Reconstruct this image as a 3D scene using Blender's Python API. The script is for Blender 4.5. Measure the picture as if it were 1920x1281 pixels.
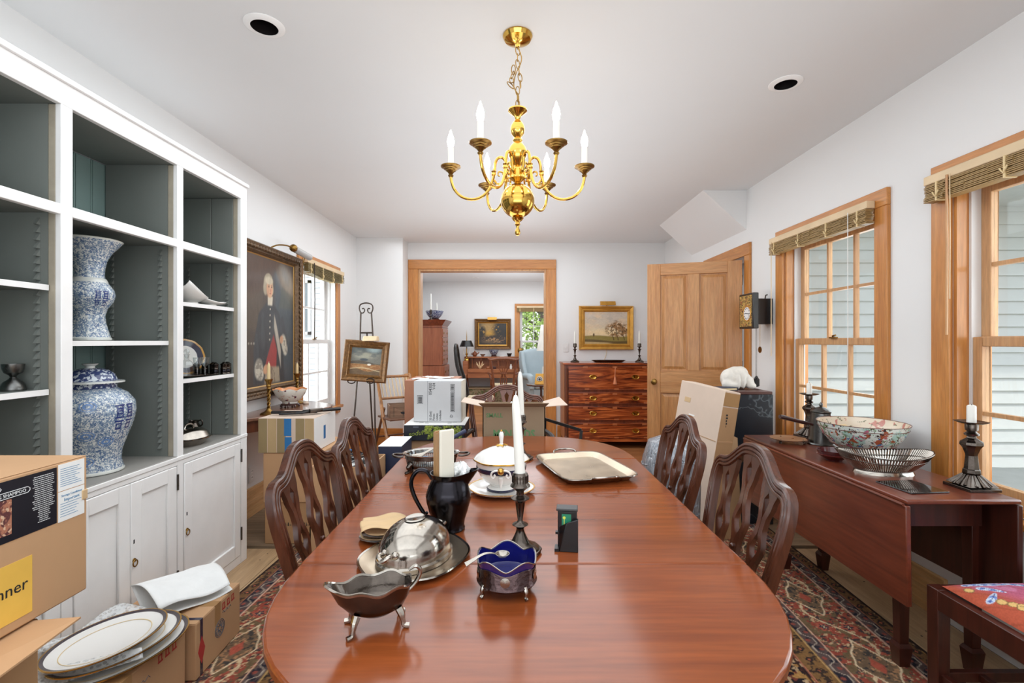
import bpy, bmesh, math, random
import numpy as np
from mathutils import Vector, Matrix
random.seed(7)
for o in list(bpy.data.objects):
    bpy.data.objects.remove(o)
SC = bpy.context.scene
COL = SC.collection
PI = math.pi
F = 907.0          # focal length in pixels of the 1920 wide frame
ZC = 1.31          # eye height

# ---------------------------------------------------------------- camera
cam = bpy.data.cameras.new('camera')
cam.sensor_width = 36.0
cam.lens = 36.0 * F / 1920.0
cam.clip_start = 0.05
cam.clip_end = 200
camo = bpy.data.objects.new('camera', cam)
COL.objects.link(camo)
camo.location = (0, 0, ZC)
camo.rotation_euler = (PI / 2, 0, 0)
SC.camera = camo

# ---------------------------------------------------------------- world, lights, exposure
SC.view_settings.view_transform = 'Standard'
SC.view_settings.look = 'None'
SC.view_settings.gamma = 1.0
SC.view_settings.use_curve_mapping = False
SC.view_settings.exposure = 0.35
W = bpy.data.worlds.new('World')
SC.world = W
W.use_nodes = True
wn = W.node_tree.nodes
wl = W.node_tree.links
bgn = wn['Background']
sky = wn.new('ShaderNodeTexSky')
sky.sky_type = 'NISHITA'
sky.sun_disc = False
sky.sun_elevation = math.radians(48)
sky.sun_rotation = math.radians(250)
hs = wn.new('ShaderNodeHueSaturation')
hs.inputs['Saturation'].default_value = 0.35
wl.new(sky.outputs[0], hs.inputs['Color'])
wl.new(hs.outputs[0], bgn.inputs['Color'])
bgn.inputs['Strength'].default_value = 0.33


def lamp(name, kind, loc, rot, power, size=None, color=(1, 1, 1)):
    l = bpy.data.lights.new(name, kind)
    l.energy = power
    l.color = color
    if kind == 'AREA':
        l.shape = 'RECTANGLE'
        l.size, l.size_y = size
    elif kind == 'SUN':
        l.angle = size
    else:
        l.shadow_soft_size = size
    o = bpy.data.objects.new(name, l)
    COL.objects.link(o)
    o.location = loc
    o.rotation_euler = rot
    return o


# added unseen fill lamps in both rooms, daylight at windows, sun on street side
LAMP_TINT = (0.87, 0.945, 1.0)
lamp('rear_fill', 'AREA', (0.0, -1.15, 1.55), (math.radians(90), 0, 0), 17, (3.6, 2.1), LAMP_TINT)  # added fill behind the camera, no window there
lamp('near_ceiling_fill', 'AREA', (0.0, 0.1, 2.58), (0, 0, 0), 20, (3.0, 2.0), LAMP_TINT)  # added fill below the ceiling, no fixture
lamp('rear_bounce_fill', 'AREA', (0.0, -0.7, 1.2), (math.radians(160), 0, 0), 24, (2.8, 1.0), LAMP_TINT)  # added fill tilted at the ceiling to brighten it
lamp('dining_ceiling_fill', 'AREA', (-0.28, 3.6, 2.58), (0, 0, 0), 52, (2.6, 4.8), LAMP_TINT)  # added downward fill for the far half of the dining room
lamp('dining_upward_fill', 'AREA', (0.0, 4.0, 1.30), (PI, 0, 0), 19, (0.9, 3.6), LAMP_TINT)  # added fill facing up, lifts ceiling and upper walls
lamp('window_light_1', 'AREA', (2.42, 3.14, 1.36), (0, PI / 2, 0), 9, (1.4, 0.85), LAMP_TINT)
lamp('window_light_2', 'AREA', (2.42, 1.77, 1.36), (0, PI / 2, 0), 10, (1.4, 0.85), LAMP_TINT)
lamp('window_light_3', 'AREA', (-2.34, 4.945, 1.36), (0, -PI / 2, 0), 18, (1.4, 0.85), LAMP_TINT)
lamp('parlour_ceiling_fill', 'AREA', (0.0, 8.5, 2.58), (0, 0, 0), 54, (3.2, 3.2), LAMP_TINT)  # added downward fill for the parlour
lamp('parlour_upward_fill', 'AREA', (0.0, 8.7, 1.5), (PI, 0, 0), 12, (0.9, 2.4), LAMP_TINT)  # added fill facing up in the parlour
lamp('sun', 'SUN', (-6, 3, 9), (math.radians(36), math.radians(-14), 0), 1.2, math.radians(3), (1.0, 0.95, 0.88))


# ---------------------------------------------------------------- helpers
def at(px, py, Y):
    return Vector(((px - 960.0) * Y / F, Y, ZC - (py - 640.5) * Y / F))


def lin(c):
    c = c / 255.0
    return c / 12.92 if c <= 0.04045 else ((c + 0.055) / 1.055) ** 2.4


def rgb(r, g, b):
    return (lin(r), lin(g), lin(b), 1.0)


class MB:
    def __init__(s):
        s.v = []
        s.f = []

    def add(s, vs, fs, M=None):
        o = len(s.v)
        if M is not None:
            s.v += [tuple(M @ Vector(p)) for p in vs]
        else:
            s.v += [tuple(p) for p in vs]
        s.f += [tuple(i + o for i in f) for f in fs]
        return s

    def box(s, x0, x1, y0, y1, z0, z1, M=None):
        vs = [(x0, y0, z0), (x1, y0, z0), (x1, y1, z0), (x0, y1, z0), (x0, y0, z1), (x1, y0, z1), (x1, y1, z1), (x0, y1, z1)]
        fs = [(0, 3, 2, 1), (4, 5, 6, 7), (0, 1, 5, 4), (1, 2, 6, 5), (2, 3, 7, 6), (3, 0, 4, 7)]
        return s.add(vs, fs, M)

    def cbox(s, c, size, M=None):
        return s.box(c[0] - size[0] / 2, c[0] + size[0] / 2, c[1] - size[1] / 2, c[1] + size[1] / 2, c[2] - size[2] / 2, c[2] + size[2] / 2, M)

    def hexa(s, b, t, M=None):
        # four bottom and four top corners
        fs = [(0, 3, 2, 1), (4, 5, 6, 7), (0, 1, 5, 4), (1, 2, 6, 5), (2, 3, 7, 6), (3, 0, 4, 7)]
        return s.add(list(b) + list(t), fs, M)

    def taper(s, c, z0, z1, w0, w1, M=None):
        # square leg, w0 at z0, w1 at z1; c = (x0,y0[,x1,y1])
        cx, cy = c[0], c[1]
        dx, dy = (c[2], c[3]) if len(c) > 2 else (cx, cy)
        q = [(-1, -1), (1, -1), (1, 1), (-1, 1)]
        return s.hexa([(cx + a * w0 / 2, cy + b * w0 / 2, z0) for a, b in q], [(dx + a * w1 / 2, dy + b * w1 / 2, z1) for a, b in q], M)

    def prism(s, poly, z0, z1, M=None):
        n = len(poly)
        vs = [(p[0], p[1], z0) for p in poly] + [(p[0], p[1], z1) for p in poly]
        fs = [tuple(range(n))[::-1], tuple(range(n, 2 * n))] + [(i, (i + 1) % n, n + (i + 1) % n, n + i) for i in range(n)]
        return s.add(vs, fs, M)

    def tube(s, path, r, n=8, closed=False, M=None, flat=1.0):
        path = [Vector(p) for p in path]
        m = len(path)
        rs = list(r) if isinstance(r, (list, tuple)) else [r] * m
        if not closed and 4 <= m <= 20 and n >= 6:   # round the bends
            np_, nr = [], []
            for i in range(m - 1):
                a, b, c, d = path[max(i - 1, 0)], path[i], path[i + 1], path[min(i + 2, m - 1)]
                for k in range(3):
                    t = k / 3
                    np_.append(.5 * (2 * b + (c - a) * t + (2 * a - 5 * b + 4 * c - d) * t * t + (3 * b - a - 3 * c + d) * t ** 3))
                    nr.append(rs[i] + (rs[i + 1] - rs[i]) * t)
            path, rs = np_ + [path[-1]], nr + [rs[-1]]
            m = len(path)
        tang = []
        for i in range(m):
            a = path[(i - 1) % m] if (closed or i > 0) else path[i]
            b = path[(i + 1) % m] if (closed or i < m - 1) else path[i]
            t = b - a
            tang.append(t.normalized() if t.length > 1e-9 else Vector((0, 0, 1)))
        u = tang[0].orthogonal().normalized()
        vs = []
        for i in range(m):
            u = u - tang[i] * u.dot(tang[i])
            u = u.normalized() if u.length > 1e-6 else tang[i].orthogonal().normalized()
            w = tang[i].cross(u)
            for k in range(n):
                a = 2 * PI * k / n
                vs.append(path[i] + (u * math.cos(a) + w * math.sin(a) * flat) * rs[i])
        fs = []
        for i in range(m if closed else m - 1):
            j = (i + 1) % m
            for k in range(n):
                l = (k + 1) % n
                fs.append((i * n + k, i * n + l, j * n + l, j * n + k))
        if not closed:
            fs.append(tuple(range(n))[::-1])
            fs.append(tuple((m - 1) * n + k for k in range(n)))
        return s.add(vs, fs, M)

    def lathe(s, prof, n=24, c=(0, 0, 0), sx=1.0, sy=1.0, M=None, rfn=None, zfn=None):
        vs = []
        fs = []
        m = len(prof)
        for i, (r, z) in enumerate(prof):
            for k in range(n):
                a = 2 * PI * k / n
                rr = max(r, 1e-5) * (rfn(a, i) if rfn else 1.0)
                zz = z + (zfn(a, i) if zfn else 0.0)
                vs.append((c[0] + rr * math.cos(a) * sx, c[1] + rr * math.sin(a) * sy, c[2] + zz))
        for i in range(m - 1):
            for k in range(n):
                l = (k + 1) % n
                fs.append((i * n + k, i * n + l, (i + 1) * n + l, (i + 1) * n + k))
        if prof[0][0] > 1e-4 and prof[-1][0] > 1e-4 and m > 2:   # a ring: close the section
            for k in range(n):
                l = (k + 1) % n
                fs.append(((m - 1) * n + k, (m - 1) * n + l, l, k))
        return s.add(vs, fs, M)

    def sweep(s, path, prof, frame, closed=False, M=None):
        # frame(i) -> (point, across, out) ; prof = [(a, b)]
        m = len(path)
        n = len(prof)
        vs = []
        for i in range(m):
            p, A, B = frame(i)
            for a, b in prof:
                vs.append(p + A * a + B * b)
        fs = []
        for i in range(m if closed else m - 1):
            j = (i + 1) % m
            for k in range(n):
                l = (k + 1) % n
                fs.append((i * n + k, i * n + l, j * n + l, j * n + k))
        if not closed:
            fs.append(tuple(range(n))[::-1])
            fs.append(tuple((m - 1) * n + k for k in range(n)))
        return s.add(vs, fs, M)

    def ball(s, c, r, n=12, m=8, sx=1, sy=1, sz=1, M=None):
        prof = [(r * math.sin(PI * i / m), -r * math.cos(PI * i / m) * sz) for i in range(m + 1)]
        prof[0] = (0, prof[0][1])
        prof[-1] = (0, prof[-1][1])
        return s.lathe(prof, n, c, sx, sy, M)

    def grid(s, fn, nu, nv, M=None, closeu=False):
        vs = [fn(i / nu, j / nv) for j in range(nv + 1) for i in range(nu if closeu else nu + 1)]
        w = nu if closeu else nu + 1
        fs = [(j * w + i, j * w + (i + 1) % w, (j + 1) * w + (i + 1) % w, (j + 1) * w + i) for j in range(nv) for i in range(nu)]
        return s.add(vs, fs, M)

    def build(s, name, mat, par=None, loc=(0, 0, 0), rot=(0, 0, 0), ang=35, bev=0, sub=0, thick=0, flat=False, tags=None):
        me = bpy.data.meshes.new(name)
        me.from_pydata(s.v, [], s.f)
        bm = bmesh.new()
        bm.from_mesh(me)
        bmesh.ops.remove_doubles(bm, verts=bm.verts, dist=1e-5)
        bmesh.ops.recalc_face_normals(bm, faces=bm.faces)
        bm.to_mesh(me)
        bm.free()
        if not flat:
            me.shade_smooth()
            me.set_sharp_from_angle(angle=math.radians(ang))
        o = bpy.data.objects.new(name, me)
        COL.objects.link(o)
        if mat:
            me.materials.append(mat)
        o.location = loc
        o.rotation_euler = rot
        if par:
            o.parent = par
        if thick:
            md = o.modifiers.new('thick', 'SOLIDIFY')
            md.thickness = thick
            md.offset = 0
        if sub:
            md = o.modifiers.new('sub', 'SUBSURF')
            md.levels = md.render_levels = sub
        if bev:
            md = o.modifiers.new('bev', 'BEVEL')
            md.width = bev
            md.segments = 2
            md.limit_method = 'ANGLE'
            md.angle_limit = math.radians(40)
        if tags:
            for k, v in tags.items():
                o[k] = v
        return o


def T(loc=(0, 0, 0), rz=0, rx=0, ry=0):
    return Matrix.Translation(loc) @ Matrix.Rotation(rz, 4, 'Z') @ Matrix.Rotation(ry, 4, 'Y') @ Matrix.Rotation(rx, 4, 'X')


def thing(name, label, cat, loc=(0, 0, 0), rz=0, group=None):
    o = bpy.data.objects.new(name, None)
    o.empty_display_size = 0.05
    COL.objects.link(o)
    o.location = loc
    o.rotation_euler = (0, 0, rz)
    o['label'] = label
    o['category'] = cat
    if group:
        o['group'] = group
    return o


def struct(name, label, loc=(0, 0, 0), rz=0):
    o = bpy.data.objects.new(name, None)
    COL.objects.link(o)
    o.location = loc
    o.rotation_euler = (0, 0, rz)
    o['kind'] = 'structure'
    o['label'] = label
    return o


def tag(o, label, cat, group=None, kind=None):
    o['label'] = label
    if cat:
        o['category'] = cat
    if group:
        o['group'] = group
    if kind:
        o['kind'] = kind
    return o


def dup(root, loc=None, rz=None, label=None, group=None):
    def cp(o, par):
        c = o.copy()
        COL.objects.link(c)
        if par:
            c.parent = par
        for ch in list(o.children):
            cp(ch, c)
        return c
    r = cp(root, None)
    if loc is not None:
        r.location = loc
    if rz is not None:
        r.rotation_euler = (0, 0, rz)
    if label:
        r['label'] = label
    if group:
        r['group'] = group
    return r


def text(body, size, mat, par, loc, rot, name='lettering', align='LEFT', ex=0.0004, sx=1.0, space=1.0, shear=0, bold=0):
    cu = bpy.data.curves.new(name, 'FONT')
    cu.body = body
    cu.size = size
    cu.extrude = ex
    cu.align_x = align
    cu.resolution_u = 2
    cu.space_character = space
    cu.shear = shear
    cu.offset = bold
    cu.materials.append(mat)
    o = bpy.data.objects.new(name, cu)
    COL.objects.link(o)
    o.parent = par
    o.location = loc
    o.rotation_euler = rot
    o.scale = (sx, 1, 1)
    return o


# ---------------------------------------------------------------- materials
class NT:
    def __init__(s, name):
        s.m = bpy.data.materials.new(name)
        s.m.use_nodes = True
        s.t = s.m.node_tree
        s.b = s.t.nodes['Principled BSDF']
        s.out = s.t.nodes['Material Output']

    def n(s, typ, **kw):
        x = s.t.nodes.new(typ)
        for k, v in kw.items():
            setattr(x, k, v)
        return x

    def l(s, a, b):
        s.t.links.new(a, b)

    def coord(s, scale=(1, 1, 1), rot=(0, 0, 0), gen=False):
        tc = s.n('ShaderNodeTexCoord')
        mp = s.n('ShaderNodeMapping')
        mp.inputs['Scale'].default_value = scale
        mp.inputs['Rotation'].default_value = rot
        s.l(tc.outputs['Generated' if gen else 'Object'], mp.inputs[0])
        return mp.outputs[0]

    def noise(s, vec, scale, detail=3, rough=.5, dist=0):
        x = s.n('ShaderNodeTexNoise')
        x.inputs['Scale'].default_value = scale
        x.inputs['Detail'].default_value = detail
        x.inputs['Roughness'].default_value = rough
        x.inputs['Distortion'].default_value = dist
        s.l(vec, x.inputs['Vector'])
        return x

    def ramp(s, fac, stops, interp='LINEAR'):
        r = s.n('ShaderNodeValToRGB')
        r.color_ramp.interpolation = interp
        e = r.color_ramp.elements
        while len(e) < len(stops):
            e.new(0.5)
        for i, (p, c) in enumerate(stops):
            e[i].position = p
            e[i].color = c
        s.l(fac, r.inputs[0])
        return r.outputs[0]

    def mix(s, fac, a, b, mode='MIX'):
        x = s.n('ShaderNodeMix', data_type='RGBA', blend_type=mode)
        for sock, val in ((x.inputs[0], fac), (x.inputs[6], a), (x.inputs[7], b)):
            if isinstance(val, bpy.types.NodeSocket):
                s.l(val, sock)
            else:
                sock.default_value = val
        return x.outputs[2]

    def bump(s, h, strength=.1, dist=.01):
        x = s.n('ShaderNodeBump')
        x.inputs['Strength'].default_value = strength
        x.inputs['Distance'].default_value = dist
        s.l(h, x.inputs['Height'])
        s.l(x.outputs[0], s.b.inputs['Normal'])

    def col(s, c):
        if isinstance(c, bpy.types.NodeSocket):
            s.l(c, s.b.inputs['Base Color'])
        else:
            s.b.inputs['Base Color'].default_value = c

    def set(s, rough=.5, metal=0, coat=0, spec=.5):
        s.b.inputs['Roughness'].default_value = rough
        s.b.inputs['Metallic'].default_value = metal
        s.b.inputs['Coat Weight'].default_value = coat
        s.b.inputs['Coat Roughness'].default_value = .12
        s.b.inputs['Specular IOR Level'].default_value = spec


def dk(c, k):
    return (c[0] * k, c[1] * k, c[2] * k, 1)


def plain(name, c, rough=.5, metal=0, var=.08, vs=6, bump=0, bs=60, coat=0, spec=.5):
    t = NT(name)
    t.set(rough, metal, coat, spec)
    v = t.coord()
    nz = t.noise(v, vs, 4, .6)
    t.col(t.ramp(nz.outputs['Fac'], [(.3, dk(c, 1 - var)), (.7, dk(c, 1 + var))]))
    if bump:
        t.bump(t.noise(v, bs, 3).outputs['Fac'], bump, .005)
    return t.m


def wood(name, c1, c2, axis='x', s=1.0, rough=.4, coat=0, dist=1.2, rnd=0, bump=.04, c3=None, spec=.5, k3=.25):
    t = NT(name)
    t.set(rough, 0, coat, spec)
    sc = {'x': (.7, 9, 9), 'y': (9, .7, 9), 'z': (9, 9, .7)}[axis]
    v = t.coord(tuple(k * s for k in sc))
    n1 = t.noise(v, 1.6, 4, .55, dist)
    n2 = t.noise(v, 14, 3, .6)
    stops = [(.28, c1), (.72, c2)] if c3 is None else [(.5 - k3, c1), (.5, c2), (.5 + k3, c3)]
    c = t.ramp(n1.outputs['Fac'], stops)
    fine = t.ramp(n2.outputs['Fac'], [(.3, (.8, .8, .8, 1)), (.7, (1.08, 1.08, 1.08, 1))])
    c = t.mix(1.0, c, fine, 'MULTIPLY')
    if rnd:
        oi = t.n('ShaderNodeObjectInfo')
        r = t.ramp(oi.outputs['Random'], [(0, (1 - rnd,) * 3 + (1,)), (1, (1 + rnd,) * 3 + (1,))])
        c = t.mix(1.0, c, r, 'MULTIPLY')
    t.col(c)
    if bump:
        t.bump(n2.outputs['Fac'], bump, .002)
    return t.m


def metal(name, c, rough=.15, var=.15, vs=18, bump=0, bs=90, rv=.1):
    t = NT(name)
    t.set(rough, 1.0)
    v = t.coord()
    nz = t.noise(v, vs, 4, .6)
    t.col(t.ramp(nz.outputs['Fac'], [(.3, dk(c, 1 - var)), (.65, c)]))
    mr = t.n('ShaderNodeMapRange')
    mr.inputs['To Min'].default_value = max(0.02, rough - rv)
    mr.inputs['To Max'].default_value = rough + rv
    t.l(nz.outputs['Fac'], mr.inputs['Value'])
    t.l(mr.outputs[0], t.b.inputs['Roughness'])
    if bump:
        t.bump(t.noise(v, bs, 3).outputs['Fac'], bump, .003)
    return t.m


def emit(name, c, strength):
    t = NT(name)
    t.b.inputs['Base Color'].default_value = c
    t.b.inputs['Emission Color'].default_value = c
    t.b.inputs['Emission Strength'].default_value = strength
    return t.m


def glassy(name, tint=(1, 1, 1, 1), rough=.0, refl=1.45):
    # thin pane: see-through with fresnel reflection
    t = NT(name)
    t.t.nodes.remove(t.b)
    tr = t.n('ShaderNodeBsdfTransparent')
    tr.inputs[0].default_value = tint
    gl = t.n('ShaderNodeBsdfGlossy')
    gl.inputs['Roughness'].default_value = rough
    lw = t.n('ShaderNodeLayerWeight')
    pw = t.n('ShaderNodeMath', operation='POWER')
    pw.inputs[1].default_value = 5.0
    ma = t.n('ShaderNodeMath', operation='MULTIPLY_ADD')
    r0 = ((refl - 1) / (refl + 1)) ** 2
    ma.inputs[1].default_value = 1 - r0
    ma.inputs[2].default_value = r0
    t.l(lw.outputs['Facing'], pw.inputs[0])
    t.l(pw.outputs[0], ma.inputs[0])
    mx = t.n('ShaderNodeMixShader')
    t.l(ma.outputs[0], mx.inputs[0])
    t.l(tr.outputs[0], mx.inputs[1])
    t.l(gl.outputs[0], mx.inputs[2])
    t.l(mx.outputs[0], t.out.inputs[0])
    return t.m


def vcol(name, rough=.6, coat=0, bump=0, bs=200, spec=.4):
    t = NT(name)
    t.set(rough, 0, coat, spec)
    a = t.n('ShaderNodeAttribute', attribute_name='Col')
    t.col(a.outputs['Color'])
    if bump:
        t.bump(t.noise(t.coord(), bs, 3).outputs['Fac'], bump, .004)
    return t.m


# numpy value noise for the painted and woven things
def vnoise(x, y, seed=0):
    xi = np.floor(x).astype(np.int64)
    yi = np.floor(y).astype(np.int64)
    xf = x - xi
    yf = y - yi
    u = xf * xf * (3 - 2 * xf)
    v = yf * yf * (3 - 2 * yf)

    def h(a, b):
        n = (a * 374761393 + b * 668265263 + seed * 974711) & 0x7fffffff
        n = ((n ^ (n >> 13)) * 1274126177) & 0x7fffffff
        return ((n ^ (n >> 16)) & 0xffff) / 65535.0
    return (h(xi, yi) * (1 - u) + h(xi + 1, yi) * u) * (1 - v) + (h(xi, yi + 1) * (1 - u) + h(xi + 1, yi + 1) * u) * v


def fbm(x, y, seed=0, o=4):
    r = 0
    a = .5
    for i in range(o):
        r = r + a * vnoise(x * 2 ** i, y * 2 ** i, seed + i * 17)
        a *= .5
    return r / (1 - .5 ** o)


def sm(e0, e1, x):
    t = np.clip((x - e0) / (e1 - e0), 0, 1)
    return t * t * (3 - 2 * t)


def over(img, m, c):
    c = np.array(c[:3])
    return img * (1 - m[..., None]) + c * m[..., None]


def canvas(name, w, h, nx, ny, fn, mat, par=None, loc=(0, 0, 0), rot=(0, 0, 0), horiz=False, disp=None):
    """A flat woven or painted surface; its colours are computed point by point. Upright: x right, z up, facing -y. horiz: x right, y away."""
    u, v = np.meshgrid(np.linspace(0, 1, nx + 1), np.linspace(0, 1, ny + 1))
    img = np.clip(fn(u, v), 0, 4)
    X = u * w - w / 2
    Z = v * h - h / 2
    D = disp(u, v) if disp is not None else np.zeros_like(u)
    co = np.stack([X, Z, D], -1) if horiz else np.stack([X, -D, Z], -1)
    co = co.reshape(-1, 3)
    n = nx + 1
    i = np.arange(ny)[:, None] * n + np.arange(nx)[None, :]
    q = np.stack([i, i + 1, i + n + 1, i + n], -1).reshape(-1, 4)
    me = bpy.data.meshes.new(name)
    me.vertices.add(len(co))
    me.vertices.foreach_set('co', co.astype(np.float32).ravel())
    me.loops.add(q.size)
    me.loops.foreach_set('vertex_index', q.astype(np.int32).ravel())
    me.polygons.add(len(q))
    me.polygons.foreach_set('loop_start', np.arange(0, q.size, 4, dtype=np.int32))
    me.polygons.foreach_set('loop_total', np.full(len(q), 4, dtype=np.int32))
    me.update()
    me.validate()
    ca = me.color_attributes.new('Col', 'FLOAT_COLOR', 'POINT')
    rgba = np.ones((len(co), 4), np.float32)
    rgba[:, :3] = img.reshape(-1, 3)
    ca.data.foreach_set('color', rgba.ravel())
    me.shade_smooth()
    me.materials.append(mat)
    o = bpy.data.objects.new(name, me)
    COL.objects.link(o)
    o.location = loc
    o.rotation_euler = rot
    if par:
        o.parent = par
    return o


M = {}
M['wall'] = plain('wall_paint', rgb(232, 231, 230), .85, var=.012, vs=1.2, bump=.03, bs=180)
M['ceil'] = plain('ceiling_paint', rgb(226, 226, 226), .9, var=.015, vs=.8, bump=.02, bs=160)
M['pine'] = wood('pine_trim', rgb(182, 112, 48), rgb(208, 142, 74), 'z', .9, .38, .25, 1.8)
M['pine_h'] = wood('pine_trim_across', rgb(182, 112, 48), rgb(208, 142, 74), 'y', .9, .38, .25, 1.8)
M['pine_x'] = wood('pine_trim_head', rgb(182, 112, 48), rgb(208, 142, 74), 'x', .9, .38, .25, 1.8)
M['pine_pale'] = wood('pale_pine_sash', rgb(190, 138, 92), rgb(212, 166, 118), 'z', 1.2, .45, .1, 1.2)
M['pine_base'] = wood('pine_baseboard', rgb(204, 152, 96), rgb(226, 182, 126), 'y', .8, .5, .1, 2.5)
M['sash_white'] = plain('white_sash_paint', rgb(226, 224, 222), .45, var=.02)
M['oak'] = wood('oak_door', rgb(184, 124, 70), rgb(210, 154, 98), 'z', 1.1, .42, .15, 2.0)
M['oak_x'] = wood('oak_door_rail', rgb(184, 124, 70), rgb(208, 152, 96), 'x', 1.1, .42, .15, 2.0)
M['cab'] = plain('cabinet_white_paint', rgb(240, 238, 236), .5, var=.035, vs=5, bump=.04, bs=40)
M['teal'] = plain('cabinet_grey_green_paint', rgb(118, 122, 117), .6, var=.06, vs=3)
M['teal_b'] = plain('beadboard_green_paint', rgb(120, 142, 138), .6, var=.06, vs=3)
M['taupe'] = plain('cabinet_counter_grey_paint', rgb(148, 144, 138), .55, var=.05, vs=4)
M['worn'] = plain('worn_edge_paint', rgb(166, 156, 138), .6, var=.1, vs=14)
M['mahog'] = wood('mahogany_table', rgb(104, 46, 20), rgb(144, 73, 35), 'x', .55, .17, .20, .8, bump=.01, c3=rgb(124, 58, 27), spec=.45)
M['chairwood'] = wood('dark_mahogany_chair', rgb(54, 25, 15), rgb(98, 53, 35), 'z', 1.5, .24, .35, .8, bump=.02)
M['chairwood_x'] = wood('brown_mahogany_chair', rgb(84, 42, 24), rgb(124, 66, 40), 'z', 1.5, .3, .35, .8, bump=.02)
M['dropleaf'] = wood('red_mahogany_leaf', rgb(62, 27, 18), rgb(118, 56, 36), 'y', .5, .3, .3, 2.2, bump=.01, c3=rgb(96, 43, 28))
M['dropleaf_d'] = wood('dark_mahogany_leg', rgb(52, 22, 14), rgb(82, 36, 24), 'z', 1, .35, .2)
M['flame'] = wood('flame_mahogany', rgb(76, 26, 12), rgb(156, 70, 30), 'x', .8, .26, .3, 4.5, bump=.0, c3=rgb(206, 112, 56), k3=.14)
M['chestwood'] = wood('chest_carcase', rgb(98, 42, 24), rgb(140, 68, 40), 'z', 1, .35, .2)
M['chestside'] = wood('chest_side', rgb(150, 92, 58), rgb(178, 116, 76), 'z', 1, .4, .1)
M['inlay'] = plain('satinwood_inlay', rgb(176, 100, 56), .35, var=.1)
M['highboy'] = wood('highboy_side', rgb(138, 74, 46), rgb(176, 106, 72), 'z', .8, .35, .2)
M['desk'] = wood('desk_wood', rgb(146, 84, 48), rgb(186, 116, 72), 'x', 1, .38, .2)
M['brass'] = metal('polished_brass', rgb(214, 170, 82), .14, .12, 12, rv=.05)
M['oldbrass'] = metal('aged_brass', rgb(150, 116, 62), .3, .3, 25)
M['silver'] = metal('silver_plate', rgb(180, 172, 162), .15, .36, 16, bump=.05, bs=120)  # base darkened to stand in for reflections of a dim room
M['silver_d'] = metal('tarnished_dim_silver', rgb(104, 95, 88), .22, .45, 22, bump=.12, bs=140)  # tarnish plus dark room reflections put into the tone
M['tray'] = metal('worn_silver_tray', rgb(208, 190, 166), .3, .2, 9)
M['pewter'] = metal('pewter', rgb(112, 112, 110), .3, .2, 14)
M['blackened'] = metal('blackened_silver', rgb(50, 48, 52), .2, .3, 22, rv=.06)
M['iron'] = plain('bronzed_iron', rgb(72, 62, 56), .4, .7)
M['black'] = plain('black_plastic', rgb(22, 22, 24), .3)
M['blackw'] = plain('black_lacquer', rgb(28, 24, 24), .3, coat=.2)
M['candle'] = plain('white_wax', rgb(238, 236, 228), .4, var=.02)
M['candle_y'] = plain('yellowed_wax', rgb(226, 200, 150), .45, var=.05)
M['card'] = plain('brown_cardboard', rgb(194, 152, 112), .8, var=.05, vs=4, bump=.05, bs=30)
M['card_d'] = plain('dull_cardboard', rgb(178, 138, 98), .85, var=.06, vs=5)
M['card_p'] = plain('pale_cardboard', rgb(212, 190, 172), .75, var=.04, vs=5)
M['card_t'] = plain('parcel_tape', rgb(168, 128, 84), .3, var=.06)
M['paperw'] = plain('white_paper', rgb(240, 239, 236), .7, var=.02)
M['foam'] = plain('white_foam_sheet', rgb(238, 238, 236), .7, var=.03, vs=20, bump=.2, bs=120)
M['kraft'] = plain('kraft_paper', rgb(206, 174, 132), .8, var=.06, vs=8, bump=.1, bs=20)
M['china'] = plain('white_china', rgb(240, 237, 232), .12, var=.01, coat=.5)
M['gilt'] = metal('gilt', rgb(206, 160, 80), .25, .2, 30)
M['navy'] = plain('cobalt_band', rgb(28, 28, 58), .15, coat=.4)
M['plum'] = plain('dark_plum_band', rgb(60, 48, 54), .2, coat=.3)
M['ink'] = plain('black_ink', rgb(30, 30, 34), .7)
M['inkgrey'] = plain('grey_ink', rgb(90, 94, 104), .7)
M['inkwhite'] = plain('white_print', rgb(225, 225, 225), .7)
M['inkblue'] = plain('blue_print', rgb(88, 138, 176), .7)
M['inkred'] = plain('red_print', rgb(178, 52, 50), .6)
M['inkgreen'] = plain('green_print', rgb(104, 146, 96), .7)
M['bluetape'] = plain('blue_masking_tape', rgb(38, 112, 170), .6)
M['glass'] = glassy('window_glass', (.97, .985, .98, 1))
M['crystal'] = glassy('clear_glass', (.93, .95, .95, 1), .02, 2.1)

# ================================================================ the room
XL, XR, YN, YB, YF, H = -1.965, 2.03, -1.3, 6.43, 10.66, 2.62
WT = 0.16


def wall_panel(name, mat, axis, pos, thick, a0, a1, z0, z1, holes):
    """A wall along one axis with rectangular openings, built of boxes that meet flush."""
    mb = MB()

    def bx(p0, p1, q0, q1):
        if p1 - p0 < 1e-4 or q1 - q0 < 1e-4:
            return
        if axis == 'y':
            mb.box(min(pos, pos + thick), max(pos, pos + thick), p0, p1, q0, q1)
        else:
            mb.box(p0, p1, min(pos, pos + thick), max(pos, pos + thick), q0, q1)
    cur = a0
    for h0, h1, k0, k1 in sorted(holes):
        bx(cur, h0, z0, z1)
        bx(h0, h1, z0, k0)
        bx(h0, h1, k1, z1)
        cur = h1
    bx(cur, a1, z0, z1)
    o = mb.build(name, mat, flat=True)
    o['kind'] = 'structure'
    return o


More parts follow.
